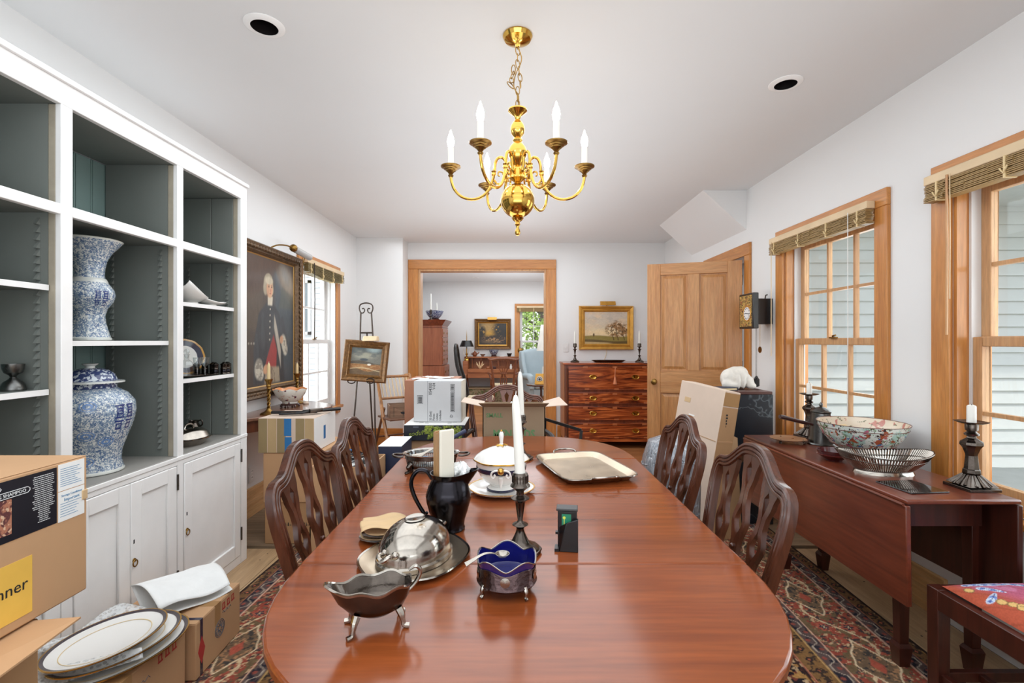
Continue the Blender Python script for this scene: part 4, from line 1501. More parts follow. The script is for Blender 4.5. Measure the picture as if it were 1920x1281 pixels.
def candle(par, z0, z1, r, mat, lean=(0, 0), taper_=.75):
    m = MB()
    if taper_ > .9:   # short burnt stub, flat on top
        m.lathe([(0, z0), (r, z0), (r * .98, z1 - .003), (r * .9, z1), (r * .3, z1 - .004), (0, z1 - .004)], 16, zfn=lambda a, i: .002 * math.sin(2 * a) if i > 1 else 0)
        c = m.build('candle', mat, par)
        MB().tube([(0, 0, z1 - .005), (.001, 0, z1 + .005)], .0012, 5).build('wick', M['ink'], c)
        return c
    m.tube([(0, 0, z0), (lean[0] * .5, lean[1] * .5, (z0 + z1) / 2), (lean[0] * .95, lean[1] * .95, z1 - r * 2.2), (lean[0], lean[1], z1 - r * .3)], [r, r * (1 + taper_) / 2, r * taper_, r * .28], 14)
    c = m.build('candle', mat, par)
    MB().tube([(lean[0], lean[1], z1 - r * .4), (lean[0] + .001, lean[1], z1 + .006)], .0012, 5).build('wick', M['paperw'], c)
    return c


def round_stick(label, loc, h, mat, cz, lean=(0, 0), cr=.0115, name='candlestick', group=None, cmat=None):
    t = thing(name, label, 'candlestick', loc, 0, group)
    pr = [(0, 1.0), (.0185, 1.0), (.0205, .985), (.0215, .95), (.0205, .87), (.026, .845), (.027, .83), (.018, .80), (.010, .765), (.0105, .72), (.019, .70), (.025, .682), (.025, .672), (.016, .65), (.0135, .62), (.0065, .40),
          (.009, .375), (.020, .355), (.0215, .345), (.013, .325), (.010, .29), (.013, .24), (.018, .19), (.022, .15), (.027, .12), (.037, .095), (.047, .075), (.053, .05), (.056, .02), (.054, .0), (0, 0)]
    MB().lathe([(r, z * h) for r, z in pr], 28).build('stick', mat, t, ang=50)
    m = MB()
    for k in range(16):
        a = 2 * PI * k / 16
        m.box(.0195, .0225, -.0015, .0015, .88 * h, .97 * h, Matrix.Rotation(a, 4, 'Z'))
    m.lathe([(.050, .058 * h), (.0565, .05 * h), (.057, .03 * h), (.052, .028 * h)], 16, rfn=lambda a, i: 1 + .03 * math.cos(8 * a))
    o = m.build('chased_band', mat, t)
    if cz:
        candle(t, h - .012, cz, cr, cmat or M['candle'], lean)
    return t


# ================================================================ wares on the dining table
round_stick('tall tarnished silver candlestick with white candle behind the cobalt bowl', (.022, 1.30, TZ), .213, M['silver_d'], .425, (-.012, .0), .0145)
round_stick('silver candlestick with white candle standing behind the lidded tureen', (.045, 2.33, TZ), .213, M['silver_d'], .425, (-.006, 0), .0155)

# tureen
t = thing('tureen', 'white lidded china tureen with a navy band on its stand', 'tureen', (-.040, 1.82, TZ))
MB().lathe([(0, .004), (.06, .002), (.085, .004), (.118, .016), (.122, .020), (.116, .021), (.082, .011), (.06, .009), (0, .009)], 40, rfn=lambda a, i: 1 + (.035 * abs(math.cos(3 * a)) if i in (3, 4, 5) else 0)).build('stand', M['china'], t)
MB().lathe([(.117, .0205), (.1225, .0205), (.1225, .0220), (.117, .0222)], 40, rfn=lambda a, i: 1 + .035 * abs(math.cos(3 * a))).build('stand_rim', M['gilt'], t)
MB().lathe([(0, .010), (.052, .010), (.054, .018), (.040, .028), (.042, .034), (.062, .044), (.080, .064), (.090, .086), (.093, .104), (.096, .118), (.090, .119), (.084, .09), (.05, .05), (0, .045)], 40).build('body', M['china'], t)
MB().lathe([(.0905, .083), (.0925, .086), (.0948, .098), (.0938, .101), (.090, .098)], 40).build('band', M['navy'], t)
MB().lathe([(.0535, .0105), (.0550, .012), (.0550, .0175), (.053, .019), (.051, .015)], 32).build('foot_band', M['navy'], t)
MB().lathe([(.101, .120), (.1015, .124), (.092, .138), (.070, .154), (.045, .165), (.02, .171), (0, .172)], 48, rfn=lambda a, i: 1 + (.03 * math.cos(6 * a) if i < 4 else 0)).build('lid', M['china'], t)
MB().lathe([(.100, .119), (.103, .121), (.1025, .125), (.099, .126)], 48, rfn=lambda a, i: 1 + .03 * math.cos(6 * a)).build('lid_rim', M['gilt'], t)
fi = MB().lathe([(0, .170), (.016, .171), (.011, .177), (.006, .182), (.0075, .196), (.009, .208), (.0085, .218), (.005, .226), (0, .232)], 14).build('finial', M['china'], t)
MB().lathe([(.012, .172), (.02, .175), (.012, .18)], 10, rfn=lambda a, i: 1 + .3 * math.cos(5 * a)).ball((0, 0, .228), .005, 8, 6).build('gilt_leaf', M['gilt'], fi)
for s in (-1, 1):
    hm = MB()
    for q in (-1, 1):
        hm.tube([(q * .006, s * .094, .098), (q * .014, s * .112, .108), (q * .030, s * .110, .102), (q * .034, s * .108, .088), (q * .026, s * .108, .080), (q * .020, s * .108, .088), (q * .024, s * .108, .093)], .0035, 8)
    hm.lathe([(.003, .040), (.007, .055), (.010, .075), (.006, .08)], 10, (0, s * .088, 0))
    h = hm.build('handle', M['china'], t)
    MB().ball((0, s * .104, .103), .013, 12, 8).build('mask', M['gilt'], h)

# black pitcher
PX, PY = -.192, 1.462
t = thing('pitcher', 'blackened silver pitcher with loop handle holding a bundle of cards', 'pitcher', (PX, PY, TZ))
prof = [(0, 0), (.048, 0), (.050, .004), (.047, .012), (.050, .03), (.058, .055), (.0665, .085), (.068, .105), (.060, .130), (.051, .148), (.050, .158), (.056, .170), (.053, .170), (.047, .157), (.056, .128), (.062, .10), (.045, .04), (0, .02)]


def spout(a, i):
    if 9 <= i <= 13:
        d = math.atan2(math.sin(a), math.cos(a))
        return 1 + (.0, .42, .62, .78, .62)[i - 9] * math.exp(-(d / .38) ** 2) if i > 9 else 1 + .22 * math.exp(-(d / .38) ** 2)
    return 1


MB().lathe(prof, 48, rfn=spout, zfn=lambda a, i: (.012 * math.exp(-(math.atan2(math.sin(a), math.cos(a)) / .4) ** 2) if i in (11, 12) else 0)).build('body', M['blackened'], t)
MB().tube([(-.050, .0, .150), (-.066, 0, .172), (-.088, 0, .176), (-.106, 0, .160), (-.113, 0, .135), (-.106, 0, .105), (-.092, 0, .075), (-.078, 0, .052), (-.070, 0, .042), (-.064, 0, .050)], [.006, .0065, .0065, .0065, .0065, .0065, .006, .006, .0055, .004], 10).build('handle', M['blackened'], t)
t = thing('card_bundle', 'tall bundle of brown and white cards standing in the black pitcher', 'cards', (PX - .020, PY - .004, TZ + .035), math.radians(40))
for k in range(5):
    sloft(MB(), [], 4) if False else None
    MB().box(-.021, .021, -.021 + k * .0075, -.021 + k * .0075 + .0055, 0.0, .262 - .003 * (k % 3)).build('card', M['card_t'], t, bev=.002)
MB().box(-.024, .024, -.033, -.0225, 0.0, .268).build('card', plain('cream_card', rgb(226, 220, 204), .7, var=.03), t, bev=.003)
t = thing('tissue_paper', 'crumpled white tissue by the mouth of the black pitcher', 'tissue', (PX + .034, PY + .012, TZ + .172))
m = MB()


def crump(u, v):
    th, ph = 2 * PI * u, PI * v
    r = .024 * (1 + .35 * (math.sin(5 * th + 2 * ph) * math.sin(3 * ph + th)) + .12 * math.sin(11 * th) * math.sin(7 * ph))
    return (r * math.sin(ph) * math.cos(th), r * math.sin(ph) * math.sin(th), r * .9 * math.cos(ph))


m.grid(crump, 32, 18, closeu=True).build('tissue_sheet', M['foam'], t, ang=20)

# covered oval dish
t = thing('covered_dish', 'oval silver domed dish cover on its scalloped platter', 'dish', (-.252, 1.258, TZ), math.radians(66))
MB().lathe([(0, .003), (.78, .001), (.86, .003), (1.0, .009), (1.02, .011), (1.0, .013), (.88, .008), (.80, .007), (0, .007)], 72, (0, 0, 0), .150, .132, rfn=lambda a, i: 1 + (.022 * math.cos(6 * a) if 3 <= i <= 6 else 0)).build('platter', M['tray'], t)
MB().lathe([(1.0, .0105), (1.03, .0115), (1.02, .0150), (.985, .013)], 72, (0, 0, 0), .150, .132, rfn=lambda a, i: 1 + .022 * math.cos(6 * a)).build('gadroon_rim', M['silver'], t)
dm = MB().lathe([(1.06, .008), (1.05, .018), (1.0, .022), (.99, .030)] + [(.99 * math.cos(q), .030 + .078 * math.sin(q)) for q in [PI * k / 28 for k in range(1, 13)]] + [(.30, .1065), (.26, .109), (.22, .1075), (0, .1085)], 56, (0, 0, 0), .108, .085).build('dome', M['silver'], t)
MB().tube([(-.108, -.014, .052), (-.124, -.015, .056), (-.132, -.010, .052), (-.134, 0, .048), (-.132, .010, .052), (-.124, .015, .056), (-.108, .014, .052)], [.005, .006, .0065, .007, .0065, .006, .005], 10).ball((-.104, -.016, .052), .010, 10, 6).ball((-.104, .016, .052), .010, 10, 6).build('handle', M['silver'], dm)
MB().tube([(.108, -.014, .052), (.126, -.012, .055), (.132, 0, .05), (.126, .012, .055), (.108, .014, .052)], .006, 10).build('handle', M['silver'], dm)

# gravy boat
t = thing('gravy_boat', 'silver gravy boat on paw feet at the near end of the table', 'gravy boat', (-.268, .962, TZ), math.radians(22))


def lip(a, i):
    d = math.atan2(math.sin(a - PI), math.cos(a - PI))
    k = [0, 0, .05, .18, .40, .46, .40, .15, .05, 0][i]
    return 1 + k * math.exp(-(d / .42) ** 2)


MB().lathe([(0, .024), (.45, .026), (.80, .038), (.98, .058), (1.04, .078), (1.06, .083), (1.0, .081), (.92, .06), (.6, .036), (0, .031)], 64, (0, 0, 0), .064, .043, rfn=lip,
           zfn=lambda a, i: (.012 * math.exp(-(math.atan2(math.sin(a - PI), math.cos(a - PI)) / .5) ** 2) + .004 * math.cos(6 * a)) if i in (4, 5, 6) else 0).build('bowl', M['silver_d'], t, ang=60)
MB().lathe([(1.045, .079), (1.075, .083), (1.055, .087), (1.02, .083)], 64, (0, 0, 0), .064, .043, rfn=lambda a, i: lip(a, 5), zfn=lambda a, i: .012 * math.exp(-(math.atan2(math.sin(a - PI), math.cos(a - PI)) / .5) ** 2) + .004 * math.cos(6 * a)).build('rim', M['silver'], t)
for x, y in ((-.045, -.022), (-.045, .022), (.044, -.020), (.044, .020)):
    sx = 1 if x > 0 else -1
    MB().tube([(x * .9, y * .9, .036), (x, y * 1.15, .026), (x * 1.06, y * 1.3, .014), (x * 1.1, y * 1.35, .006), (x * 1.32, y * 1.5, .004)], [.008, .007, .0045, .005, .0055], 8).build('foot', M['silver'], t)
MB().tube([(.062, 0, .060), (.078, 0, .075), (.086, 0, .095), (.076, 0, .106), (.062, 0, .100)], [.004, .0045, .0045, .004, .003], 8).build('handle', M['silver'], t)

# cobalt lined bowl and spoon
t = thing('cobalt_bowl', 'cobalt glass bowl in a footed silver frame with scalloped rim', 'bowl', (-.012, 1.105, TZ), .3)
wv = lambda a: .016 * abs(math.cos(2.5 * a)) ** 1.5
MB().lathe([(.064, .024), (.067, .022), (.069, .026), (.0665, .030), (.0665, .056), (.0655, .058)], 56, zfn=lambda a, i: (.5 * wv(a) if i > 3 else 0)).build('frame', metal('plum_tarnished_dim_silver', rgb(92, 74, 74), .2, .4, 60, bump=.5, bs=90), t)  # tarnish and dark reflections both set into the frame colour
MB().lathe([(0, .026), (.058, .026), (.063, .034), (.0650, .062), (.0665, .066), (.064, .066), (.060, .036), (.05, .031), (0, .031)], 60, zfn=lambda a, i: (wv(a) if 3 <= i <= 5 else 0)).build('liner', M['cobalt'], t)
MB().tube([((.0668) * math.cos(a), .0668 * math.sin(a), .067 + wv(a)) for a in [2 * PI * k / 90 for k in range(90)]], .0016, 6, True).build('rim', M['silver'], t)
m = MB()
for k in range(5):
    a = 2 * PI * k / 5 + .6
    m.lathe([(0, 0), (.009, .0), (.011, .002), (.007, .003), (0, .004)], 14, M=T((.0655 * math.cos(a), .0655 * math.sin(a), .046)) @ Matrix.Rotation(a, 4, 'Z') @ Matrix.Rotation(PI / 2, 4, 'Y'))
m.build('medallion', M['silver'], t)
for k in range(4):
    a = k * PI / 2 - 1.2
    MB().tube([(.063 * math.cos(a), .063 * math.sin(a), .027), (.069 * math.cos(a), .069 * math.sin(a), .018), (.066 * math.cos(a), .066 * math.sin(a), .008), (.072 * math.cos(a), .072 * math.sin(a), .003)], [.006, .0048, .0032, .0045], 8).build('foot', M['silver'], t)
t = thing('ladle_spoon', 'small silver spoon resting in the cobalt glass bowl', 'spoon', (-.012, 1.105, TZ), 0)
MB().lathe([(0, -.009), (.010, -.006), (.016, 0), (.0165, .001), (.0155, .001), (.009, -.004), (0, -.0065)], 20, (-.010, .005, .078)).tube([(-.024, .003, .078), (-.034, -.001, .082), (-.052, -.008, .083), (-.072, -.016, .075), (-.092, -.024, .066)], [.0022, .0022, .0025, .0035, .0055], 8, flat=.4).build('spoon_body', M['silver'], t)

# black battery gadget
t = thing('battery_holder', 'small black plastic gadget with a green key label standing on the table', 'gadget', (.152, 1.325, TZ), math.radians(-8))
MB().box(-.026, .026, -.014, .018, 0, .105).build('body', M['black'], t, bev=.003)
MB().hexa([(-.022, -.03, 0), (.029, -.03, 0), (.029, -.014, 0), (-.022, -.014, 0)], [(-.002, -.028, .078), (.029, -.028, .088), (.029, -.014, .088), (-.022, -.014, .062)]).build('front_shell', M['black'], t, bev=.002)
MB().box(-.030, .028, -.018, .020, .105, .112).build('cap', plain('grey_black_plastic', rgb(60, 60, 60), .4), t, bev=.002)
MB().box(-.034, -.022, -.03, .0, .0, .008).box(-.032, -.022, -.022, -.010, .044, .050).build('clip', M['black'], t)
lb = MB().box(-.015, .010, -.0152, -.0138, .062, .097).build('green_label', plain('green_sticker', rgb(34, 128, 96), .4), t)
MB().box(-.0095, -.0075, -.0156, -.015, .068, .084).lathe([(0, 0), (.004, 0), (.004, .0005), (0, .0006)], 12, M=T((-.0085, -.0152, .087), 0, PI / 2)).build('key_mark', plain('yellow_print', rgb(214, 220, 90), .5), lb)

# rectangular tray
t = thing('serving_tray', 'rectangular silver tray with two handles on the right of the table', 'tray', (.312, 2.125, TZ), math.radians(14))
m = MB()
sloft(m, [(.135, .195, .006, 8), (.140, .200, .004, 8), (.158, .220, .022, 7), (.163, .226, .024, 7), (.163, .226, .027, 7), (.157, .219, .026, 7), (.138, .198, .009, 8), (.132, .192, .0085, 8)], 88)
m.build('tray_body', M['tray'], t, ang=50)
m = MB()
sloft(m, [(.1635, .2265, .0235, 7), (.167, .230, .025, 7), (.166, .229, .028, 7), (.162, .225, .0275, 7)], 88, cap0=False, cap1=False)
m.build('rim', M['silver'], t)
for s in (-1, 1):
    MB().tube([(-.055, s * .226, .026), (-.052, s * .240, .032), (-.035, s * .254, .036), (0, s * .258, .037), (.035, s * .254, .036), (.052, s * .240, .032), (.055, s * .226, .026)], .0045, 8).build('handle', M['silver'], t)

# footed oval casserole frame with glass liner
t = thing('casserole_stand', 'oval pierced silver dish holder with glass liner on scrolled feet', 'dish', (-.355, 2.13, TZ), math.radians(6))
m = MB()
for k in range(76):
    a = 2 * PI * k / 76
    p0 = (.104 * math.cos(a), .072 * math.sin(a))
    p1 = (.110 * math.cos(a), .077 * math.sin(a))
    m.tube([(p0[0], p0[1], .028), (p1[0], p1[1], .060)], .0018, 4)
o = m.build('pierced_gallery', M['silver_d'], t)
o['kind'] = 'stuff'
m = MB()
for a_, b_, z0, z1 in ((.106, .074, .018, .032), (.114, .081, .056, .072)):
    m.lathe([(.97, z0), (1.0, z0), (1.0, z1), (.97, z1)], 64, (0, 0, 0), a_, b_)
m.lathe([(0, .018), (1, .018), (1, .022), (0, .022)], 48, (0, 0, 0), .104, .072)
m.build('band', M['silver_d'], t)
MB().lathe([(0, .024), (.85, .026), (.97, .06), (1.04, .074), (1.12, .077), (1.12, .081), (1.03, .080), (.92, .05), (.8, .032), (0, .030)], 56, (0, 0, 0), .108, .075).build('glass_liner', M['crystal'], t)
MB().lathe([(1.0, .070), (1.14, .074), (1.15, .077), (1.0, .075)], 56, (0, 0, 0), .108, .076, rfn=lambda a, i: 1 + .02 * math.cos(20 * a)).build('rim', M['silver'], t)
for s in (-1, 1):
    MB().tube([(s * .118, -.028, .068), (s * .135, -.03, .066), (s * .158, -.02, .068), (s * .166, 0, .070), (s * .158, .02, .068), (s * .135, .03, .066), (s * .118, .028, .068)], .005, 8).build('handle', M['silver_d'], t)
for x, y in ((-.086, -.052), (.086, -.052), (-.086, .052), (.086, .052)):
    MB().tube([(x * .95, y * .95, .040), (x * 1.1, y * 1.1, .026), (x * 1.02, y * 1.02, .012), (x * 1.16, y * 1.16, .005), (x * 1.24, y * 1.24, .006)], [.011, .010, .006, .007, .005], 8).build('foot', M['silver_d'], t)
t = thing('serving_spoon', 'silver spoon with a dark blue handle lying across the oval dish holder', 'spoon', (-.355, 2.13, TZ + .09), math.radians(30))
MB().tube([(-.09, 0, -.022), (-.06, 0, -.024), (-.03, 0, -.012), (.03, 0, .012), (.06, 0, .022)], [.012, .016, .006, .004, .004], 10, flat=.4).build('spoon_bowl', M['silver'], t)
MB().tube([(.055, 0, .022), (.075, 0, .030), (.165, 0, .066)], [.007, .009, .010], 10).build('spoon_handle', plain('dark_blue_handle', rgb(34, 44, 74), .4), t)
t = thing('paper_scrap', 'bits of bright wrapped paper lying in the glass liner', 'paper', (-.385, 2.13, TZ + .036))
for k in range(5):
    MB().ball((random.uniform(-.03, .04), random.uniform(-.03, .03), .012), .014, 8, 6, 1.4, .8, .7).build('wrapper', [M['paperw'], M['gilt'], M['inkblue']][k % 3], t)

# paper wrapped plates
p0 = None
for k in range(4):
    wav = [random.uniform(-.004, .004) for _ in range(9)]
    pl = MB().lathe([(0, .002), (.040, .0), (.062, .007), (.063, .009), (.040, .003), (0, .004)], 36, (0, 0, 0), 1, .86, rfn=lambda a, i: 1 + .02 * math.sin(3 * a + k), zfn=lambda a, i: wav[int(a / (2 * PI) * 9) % 9] if i in (2, 3) else 0)
    pl = pl.build('small_plate', M['silver_d'] if k % 2 == 0 else M['kraft'], None, (-.375 + .004 * k, 1.385, TZ + .0005 + .0088 * k), (0, 0, .3 * k))
    tag(pl, ['small plate lowest in the paper layered stack on the table', 'paper layer second from the bottom of the small plate stack', 'small plate just under the top paper of the small stack', 'brown paper layer third up in the small plate stack'][(0, 1, 3, 2)[k] if k < 4 else 0], 'plate', 'small plates layered with paper')
pp = MB().grid(lambda u, v: ((u - .5) * .135 * (1 - .2 * abs(v - .5)), (v - .5) * .105, .004 * math.sin(7 * u + 3 * v) + .003 * math.sin(13 * v) - .006 * (abs(2 * u - 1) ** 4)), 24, 18).build('kraft_sheet', M['kraft'], None, (-.365, 1.385, TZ + .050), (0, 0, .25), thick=.0012)
tag(pp, 'creased brown paper sheet on top of the small plate stack', 'paper')

# ================================================================ wares on the drop leaf table
def square_stick(label, loc, rz, h=.262, ch_=.325):
    t = thing('candlestick', label, 'candlestick', loc, rz, None)
    R4 = PI / 4
    m = MB().box(-.060, .060, -.060, .060, 0, .012)
    m.lathe([(.078, .016), (.066, .022), (.046, .034), (.033, .050), (.028, .058)], 4, M=Matrix.Rotation(R4, 4, 'Z'))
    for k in range(12):
        a = k * PI / 6
        m.tube([(.058 * math.cos(a), .058 * math.sin(a), .017), (.040 * math.cos(a), .040 * math.sin(a), .034), (.024 * math.cos(a), .024 * math.sin(a), .056)], [.009, .007, .004], 6)
    m.build('base', M['pewter'] if False else M['silver_d'], t, bev=.0015)
    MB().lathe([(.026, .056), (.029, .062), (.028, .074), (.020, .080), (.018, .10), (.020, .135), (.029, .160), (.038, .172), (.037, .182), (.026, .190), (.016, .198), (.013, .204)], 8, M=Matrix.Rotation(PI / 8, 4, 'Z')).build('column', M['silver_d'], t, ang=20)
    MB().lathe([(.012, .203), (.022, .208), (.024, .214), (.017, .220), (.014, .224), (.020, .228), (.021, .252), (.019, .256), (0, .256)], 24).build('socket', M['silver_d'], t)
    sloft(MB(), [(.030, .030, .253, 3), (.044, .044, .260, 4), (.046, .046, .263, 4), (.034, .034, .259, 3), (.012, .012, .257, 3)], 32).build('drip_pan', M['silver_d'], t)
    candle(t, .255, ch_, .0150, M['candle'], (.001, 0), .95)
    return t


square_stick('square based silver candlestick with a short candle at the near corner of the dropleaf table', (1.800, 1.895, DZ), 0)
square_stick('square based silver candlestick with a short candle behind the coffee pot', (1.785, 2.905, DZ), .1)

t = thing('punch_bowl', 'large painted china punch bowl with pink and green flowers on the dropleaf table', 'bowl', (1.775, 2.455, DZ))
MB().lathe([(.070, .0), (.098, .0), (.100, .004), (.094, .022), (.094, .030)], 48).build('foot_ring', M['china'], t)
MB().lathe([(0, .024), (.094, .026), (.135, .055), (.172, .100), (.190, .140), (.197, .163), (.1955, .165)], 64).build('bowl_wall', M['rose'], t)
MB().lathe([(.1955, .165), (.193, .1645), (.186, .14), (.168, .102), (.130, .060), (.09, .034), (0, .030)], 64).build('lining', M['rose2'], t)
m = MB()
for z, r in ((.1655, .197), (.142, .1915), (.058, .1395)):
    m.tube([(r * math.cos(a), r * math.sin(a), z) for a in [2 * PI * k / 80 for k in range(80)]], .0016, 6, True)
m.build('painted_line', plain('brown_line', rgb(110, 70, 60), .3), t)
t = thing('coffee_pot', 'dark pewter coffee pot with a long side handle behind the punch bowl', 'coffee pot', (1.732, 2.712, DZ))
MB().lathe([(0, 0), (.068, 0), (.070, .004), (.064, .010), (.060, .05), (.054, .12), (.049, .175), (.051, .178), (.048, .181), (0, .181)], 36).build('pot', M['pewter'], t)
MB().lathe([(.052, .181), (.052, .185), (.040, .196), (.020, .206), (.008, .210), (0, .210)], 32).lathe([(0, .209), (.006, .211), (.010, .220), (.008, .228), (.003, .233), (0, .237)], 14).build('lid', M['pewter'], t)
MB().tube([(-.050, -.008, .110), (-.075, -.012, .118), (-.10, -.016, .122), (-.24, -.04, .158), (-.25, -.042, .160)], [.008, .0075, .0105, .0125, .010], 12).build('handle', M['rosewood'], t)
MB().tube([(.03, .045, .13), (.045, .068, .150), (.05, .075, .175)], [.016, .012, .008], 10).build('spout', M['pewter'], t)
t = thing('footed_salver', 'little footed silver salver at the far end of the dropleaf table', 'tray', (1.575, 2.76, DZ))
MB().lathe([(0, .016), (.080, .016), (.092, .020), (.094, .024), (.088, .023), (.078, .019), (0, .019)], 36, rfn=lambda a, i: 1 + (.03 * math.cos(8 * a) if i in (2, 3, 4) else 0)).build('salver_top', M['tray'], t)
for k in range(3):
    a = k * 2 * PI / 3 - .5
    MB().tube([(.07 * math.cos(a), .07 * math.sin(a), .017), (.08 * math.cos(a), .08 * math.sin(a), .009), (.078 * math.cos(a), .078 * math.sin(a), .003)], [.007, .006, .007], 8).build('foot', M['silver_d'], t)
t = thing('lacquer_bowl', 'dark red glossy bowl half hidden behind the pierced basket', 'bowl', (1.560, 2.345, DZ), .4)
MB().lathe([(0, 0), (.035, 0), (.037, .006), (.06, .02), (.070, .038), (.072, .050), (.068, .050), (.055, .022), (0, .012)], 32).build('lacquer_wall', plain('dark_red_lacquer', rgb(74, 24, 26), .15, coat=.5), t)
MB().lathe([(.060, .023), (.069, .026), (.072, .030), (.066, .033)], 32).build('ridge', plain('dark_red_lacquer_ridge', rgb(92, 34, 32), .15, coat=.5), t)

# pierced basket
t = thing('pierced_basket', 'long oval pierced silver basket at the front of the dropleaf table', 'basket', (1.628, 2.12, DZ), math.radians(-6))
ra, rb = .192, .108
zr = lambda a: .078 + .022 * abs(math.cos(a)) ** 2
m = MB()
n = 100
for k in range(n):
    a = 2 * PI * k / n
    ca, sa = math.cos(a), math.sin(a)
    p0 = (.115 * ca, .066 * sa, .018)
    p1 = (.165 * ca, .093 * sa, .018 + (zr(a) - .018) * .55)
    p2 = (ra * ca, rb * sa, zr(a))
    m.tube([p0, p1, p2], [.0022, .0032, .0034], 4)
o = m.build('pierced_wall', M['silver'], t)
o['kind'] = 'stuff'
m = MB()
for f, r in ((0, .003), (.62, .0034), (1, .0032)):
    pa = []
    for k in range(72):
        a = 2 * PI * k / 72
        if f <= .55:
            g = f / .55
            x, y = .115 + (.165 - .115) * g, .066 + (.093 - .066) * g
        else:
            g = (f - .55) / .45
            x, y = .165 + (ra - .165) * g, .093 + (rb - .093) * g
        pa.append((x * math.cos(a), y * math.sin(a), .018 + (zr(a) - .018) * f))
    m.tube(pa, r, 6, True)
m.build('ring', M['silver_d'], t)
MB().lathe([(0, .014), (1.0, .014), (1.02, .019), (.98, .021), (0, .017)], 48, (0, 0, 0), .115, .066).build('basket_floor', M['silver'], t)
MB().lathe([(.97, .0), (1.06, .0), (1.04, .006), (1.0, .014), (.96, .014)], 48, (0, 0, 0), .115, .066).build('foot_ring', M['silver'], t)
c = MB().box(-.055, .055, -.03, .03, 0, .002).build('paper_card', M['paperw'], None, (1.655, 2.105, DZ + .045), (math.radians(16), math.radians(8), -.3))
tag(c, 'cream paper card tucked inside the pierced silver basket', 'card')
MB().box(-.04, .04, -.02, -.0185, .0021, .0024).build('printed_line', M['inkgrey'], c)
c = MB().box(-.080, .080, -.080, .080, 0, .005).build('glass_plaque', plain('black_glass', rgb(18, 17, 18), .05, coat=.5), None, (1.572, 1.905, DZ + .0005), (0, 0, math.radians(6)), bev=.0015)
tag(c, 'square black glass plaque lying flat before the pierced basket', 'plaque')
c = MB().box(-.06, .06, -.05, .05, 0, .003).build('price_card', M['candle_y'], None, (1.735, 2.50, DZ + .165), (math.radians(28), 0, .2))
c.location = (1.70, 2.485, DZ + .115)
tag(c, 'tan paper slip leaning inside the painted punch bowl', 'card')

# ================================================================ wares in the bookcase
def happiness(par, prof, ang, zc, w, mat):
    """A cobalt double-joy lattice laid on a turned body: prof gives radius at height."""
    m = MB()
    rects = []
    for sx in (-1, 1):
        cx = sx * .25
        for z, hw in ((.46, .20), (.34, .14), (.0, .20), (-.14, .2)):
            rects.append((cx - hw, cx + hw, z - .03, z + .03))
        for q in (-.12, .12):
            rects.append((cx + q - .025, cx + q + .025, .02, .46))
        for za, zb in ((.12, .28), (-.46, -.22)):
            rects += [(cx - .13, cx + .13, zb - .05, zb), (cx - .13, cx + .13, za, za + .05), (cx - .13, cx - .08, za, zb), (cx + .08, cx + .13, za, zb)]
    for a0, a1, b0, b1 in rects:
        vs = []
        for zz in (b0, (b0 + b1) / 2, b1):
            for xx in (a0, (a0 + a1) / 2, a1):
                z = zc + zz * w * 1.15
                r = prof(z) + .0012
                a = ang + xx * w / prof(zc)
                vs.append((r * math.cos(a), r * math.sin(a), z))
        m.add(vs, [(0, 1, 4, 3), (1, 2, 5, 4), (3, 4, 7, 6), (4, 5, 8, 7)])
    o = m.build('joy_mark', mat, par, flat=True)
    return o


def prof_fn(pr):
    def f(z):
        for (r0, z0), (r1, z1) in zip(pr, pr[1:]):
            if z0 <= z <= z1:
                return r0 + (r1 - r0) * (z - z0) / max(1e-6, z1 - z0)
        return pr[-1][0]
    return f


def medallion(par, prof, ang, zc, r, mat):
    m = MB()
    for ra, rb in ((1.0, .86), (.6, .3)):
        vs = []
        for rr in (ra, rb):
            for k in range(20):
                b = 2 * PI * k / 20
                z = zc + math.sin(b) * r * rr * .72
                a = ang + math.cos(b) * r * rr / prof(zc)
                R = prof(z) + .001
                vs.append((R * math.cos(a), R * math.sin(a), z))
        m.add(vs, [(k, (k + 1) % 20, 20 + (k + 1) % 20, 20 + k) for k in range(20)])
    m.build('painted_medallion', mat, par)


JX, JY = -1.775, 2.035
t = thing('ginger_jar', 'large blue and white lidded china jar on the bookcase counter', 'jar', (JX, JY, .76))
jp = [(.108, 0), (.114, .006), (.112, .018), (.104, .05), (.108, .09), (.128, .15), (.148, .21), (.156, .255), (.152, .295), (.128, .330), (.096, .350), (.088, .356), (.088, .378)]
MB().lathe([(0, .0)] + jp + [(0, .378)], 56).build('jar_body', M['blueware'], t)
MB().lathe([(.107, .0), (.1145, .004), (.1155, .010), (.113, .016)], 48).build('foot_glaze', M['glaze'], t)
MB().lathe([(.0885, .352), (.0905, .355), (.0905, .376), (.0885, .378)], 40).build('neck_band', M['bluedark'], t)
lid = MB().lathe([(.112, .378), (.114, .381), (.090, .389), (.088, .396), (.082, .412), (.060, .430), (.030, .438), (0, .440)], 48).build('lid', M['bluedark'], t)
MB().lathe([(.088, .377), (.1165, .377), (.1165, .383), (.092, .387)], 48).build('lid_flange', M['glaze'], lid)
MB().lathe([(.018, .436), (.016, .446), (.026, .453), (.028, .457), (0, .459)], 20).build('finial', M['glaze'], lid)
pf = prof_fn(jp)
happiness(t, pf, -.04, .235, .095, M['bluemark'])
happiness(t, pf, -1.75, .235, .115, M['bluemark'])
mm = plain('pale_blue_medallion', rgb(110, 142, 190), .2, coat=.3)
for a, z in ((-.95, .17), (-1.0, .06), (-.45, .14), (-.9, .29)):
    medallion(t, pf, a, z, .028, mm)

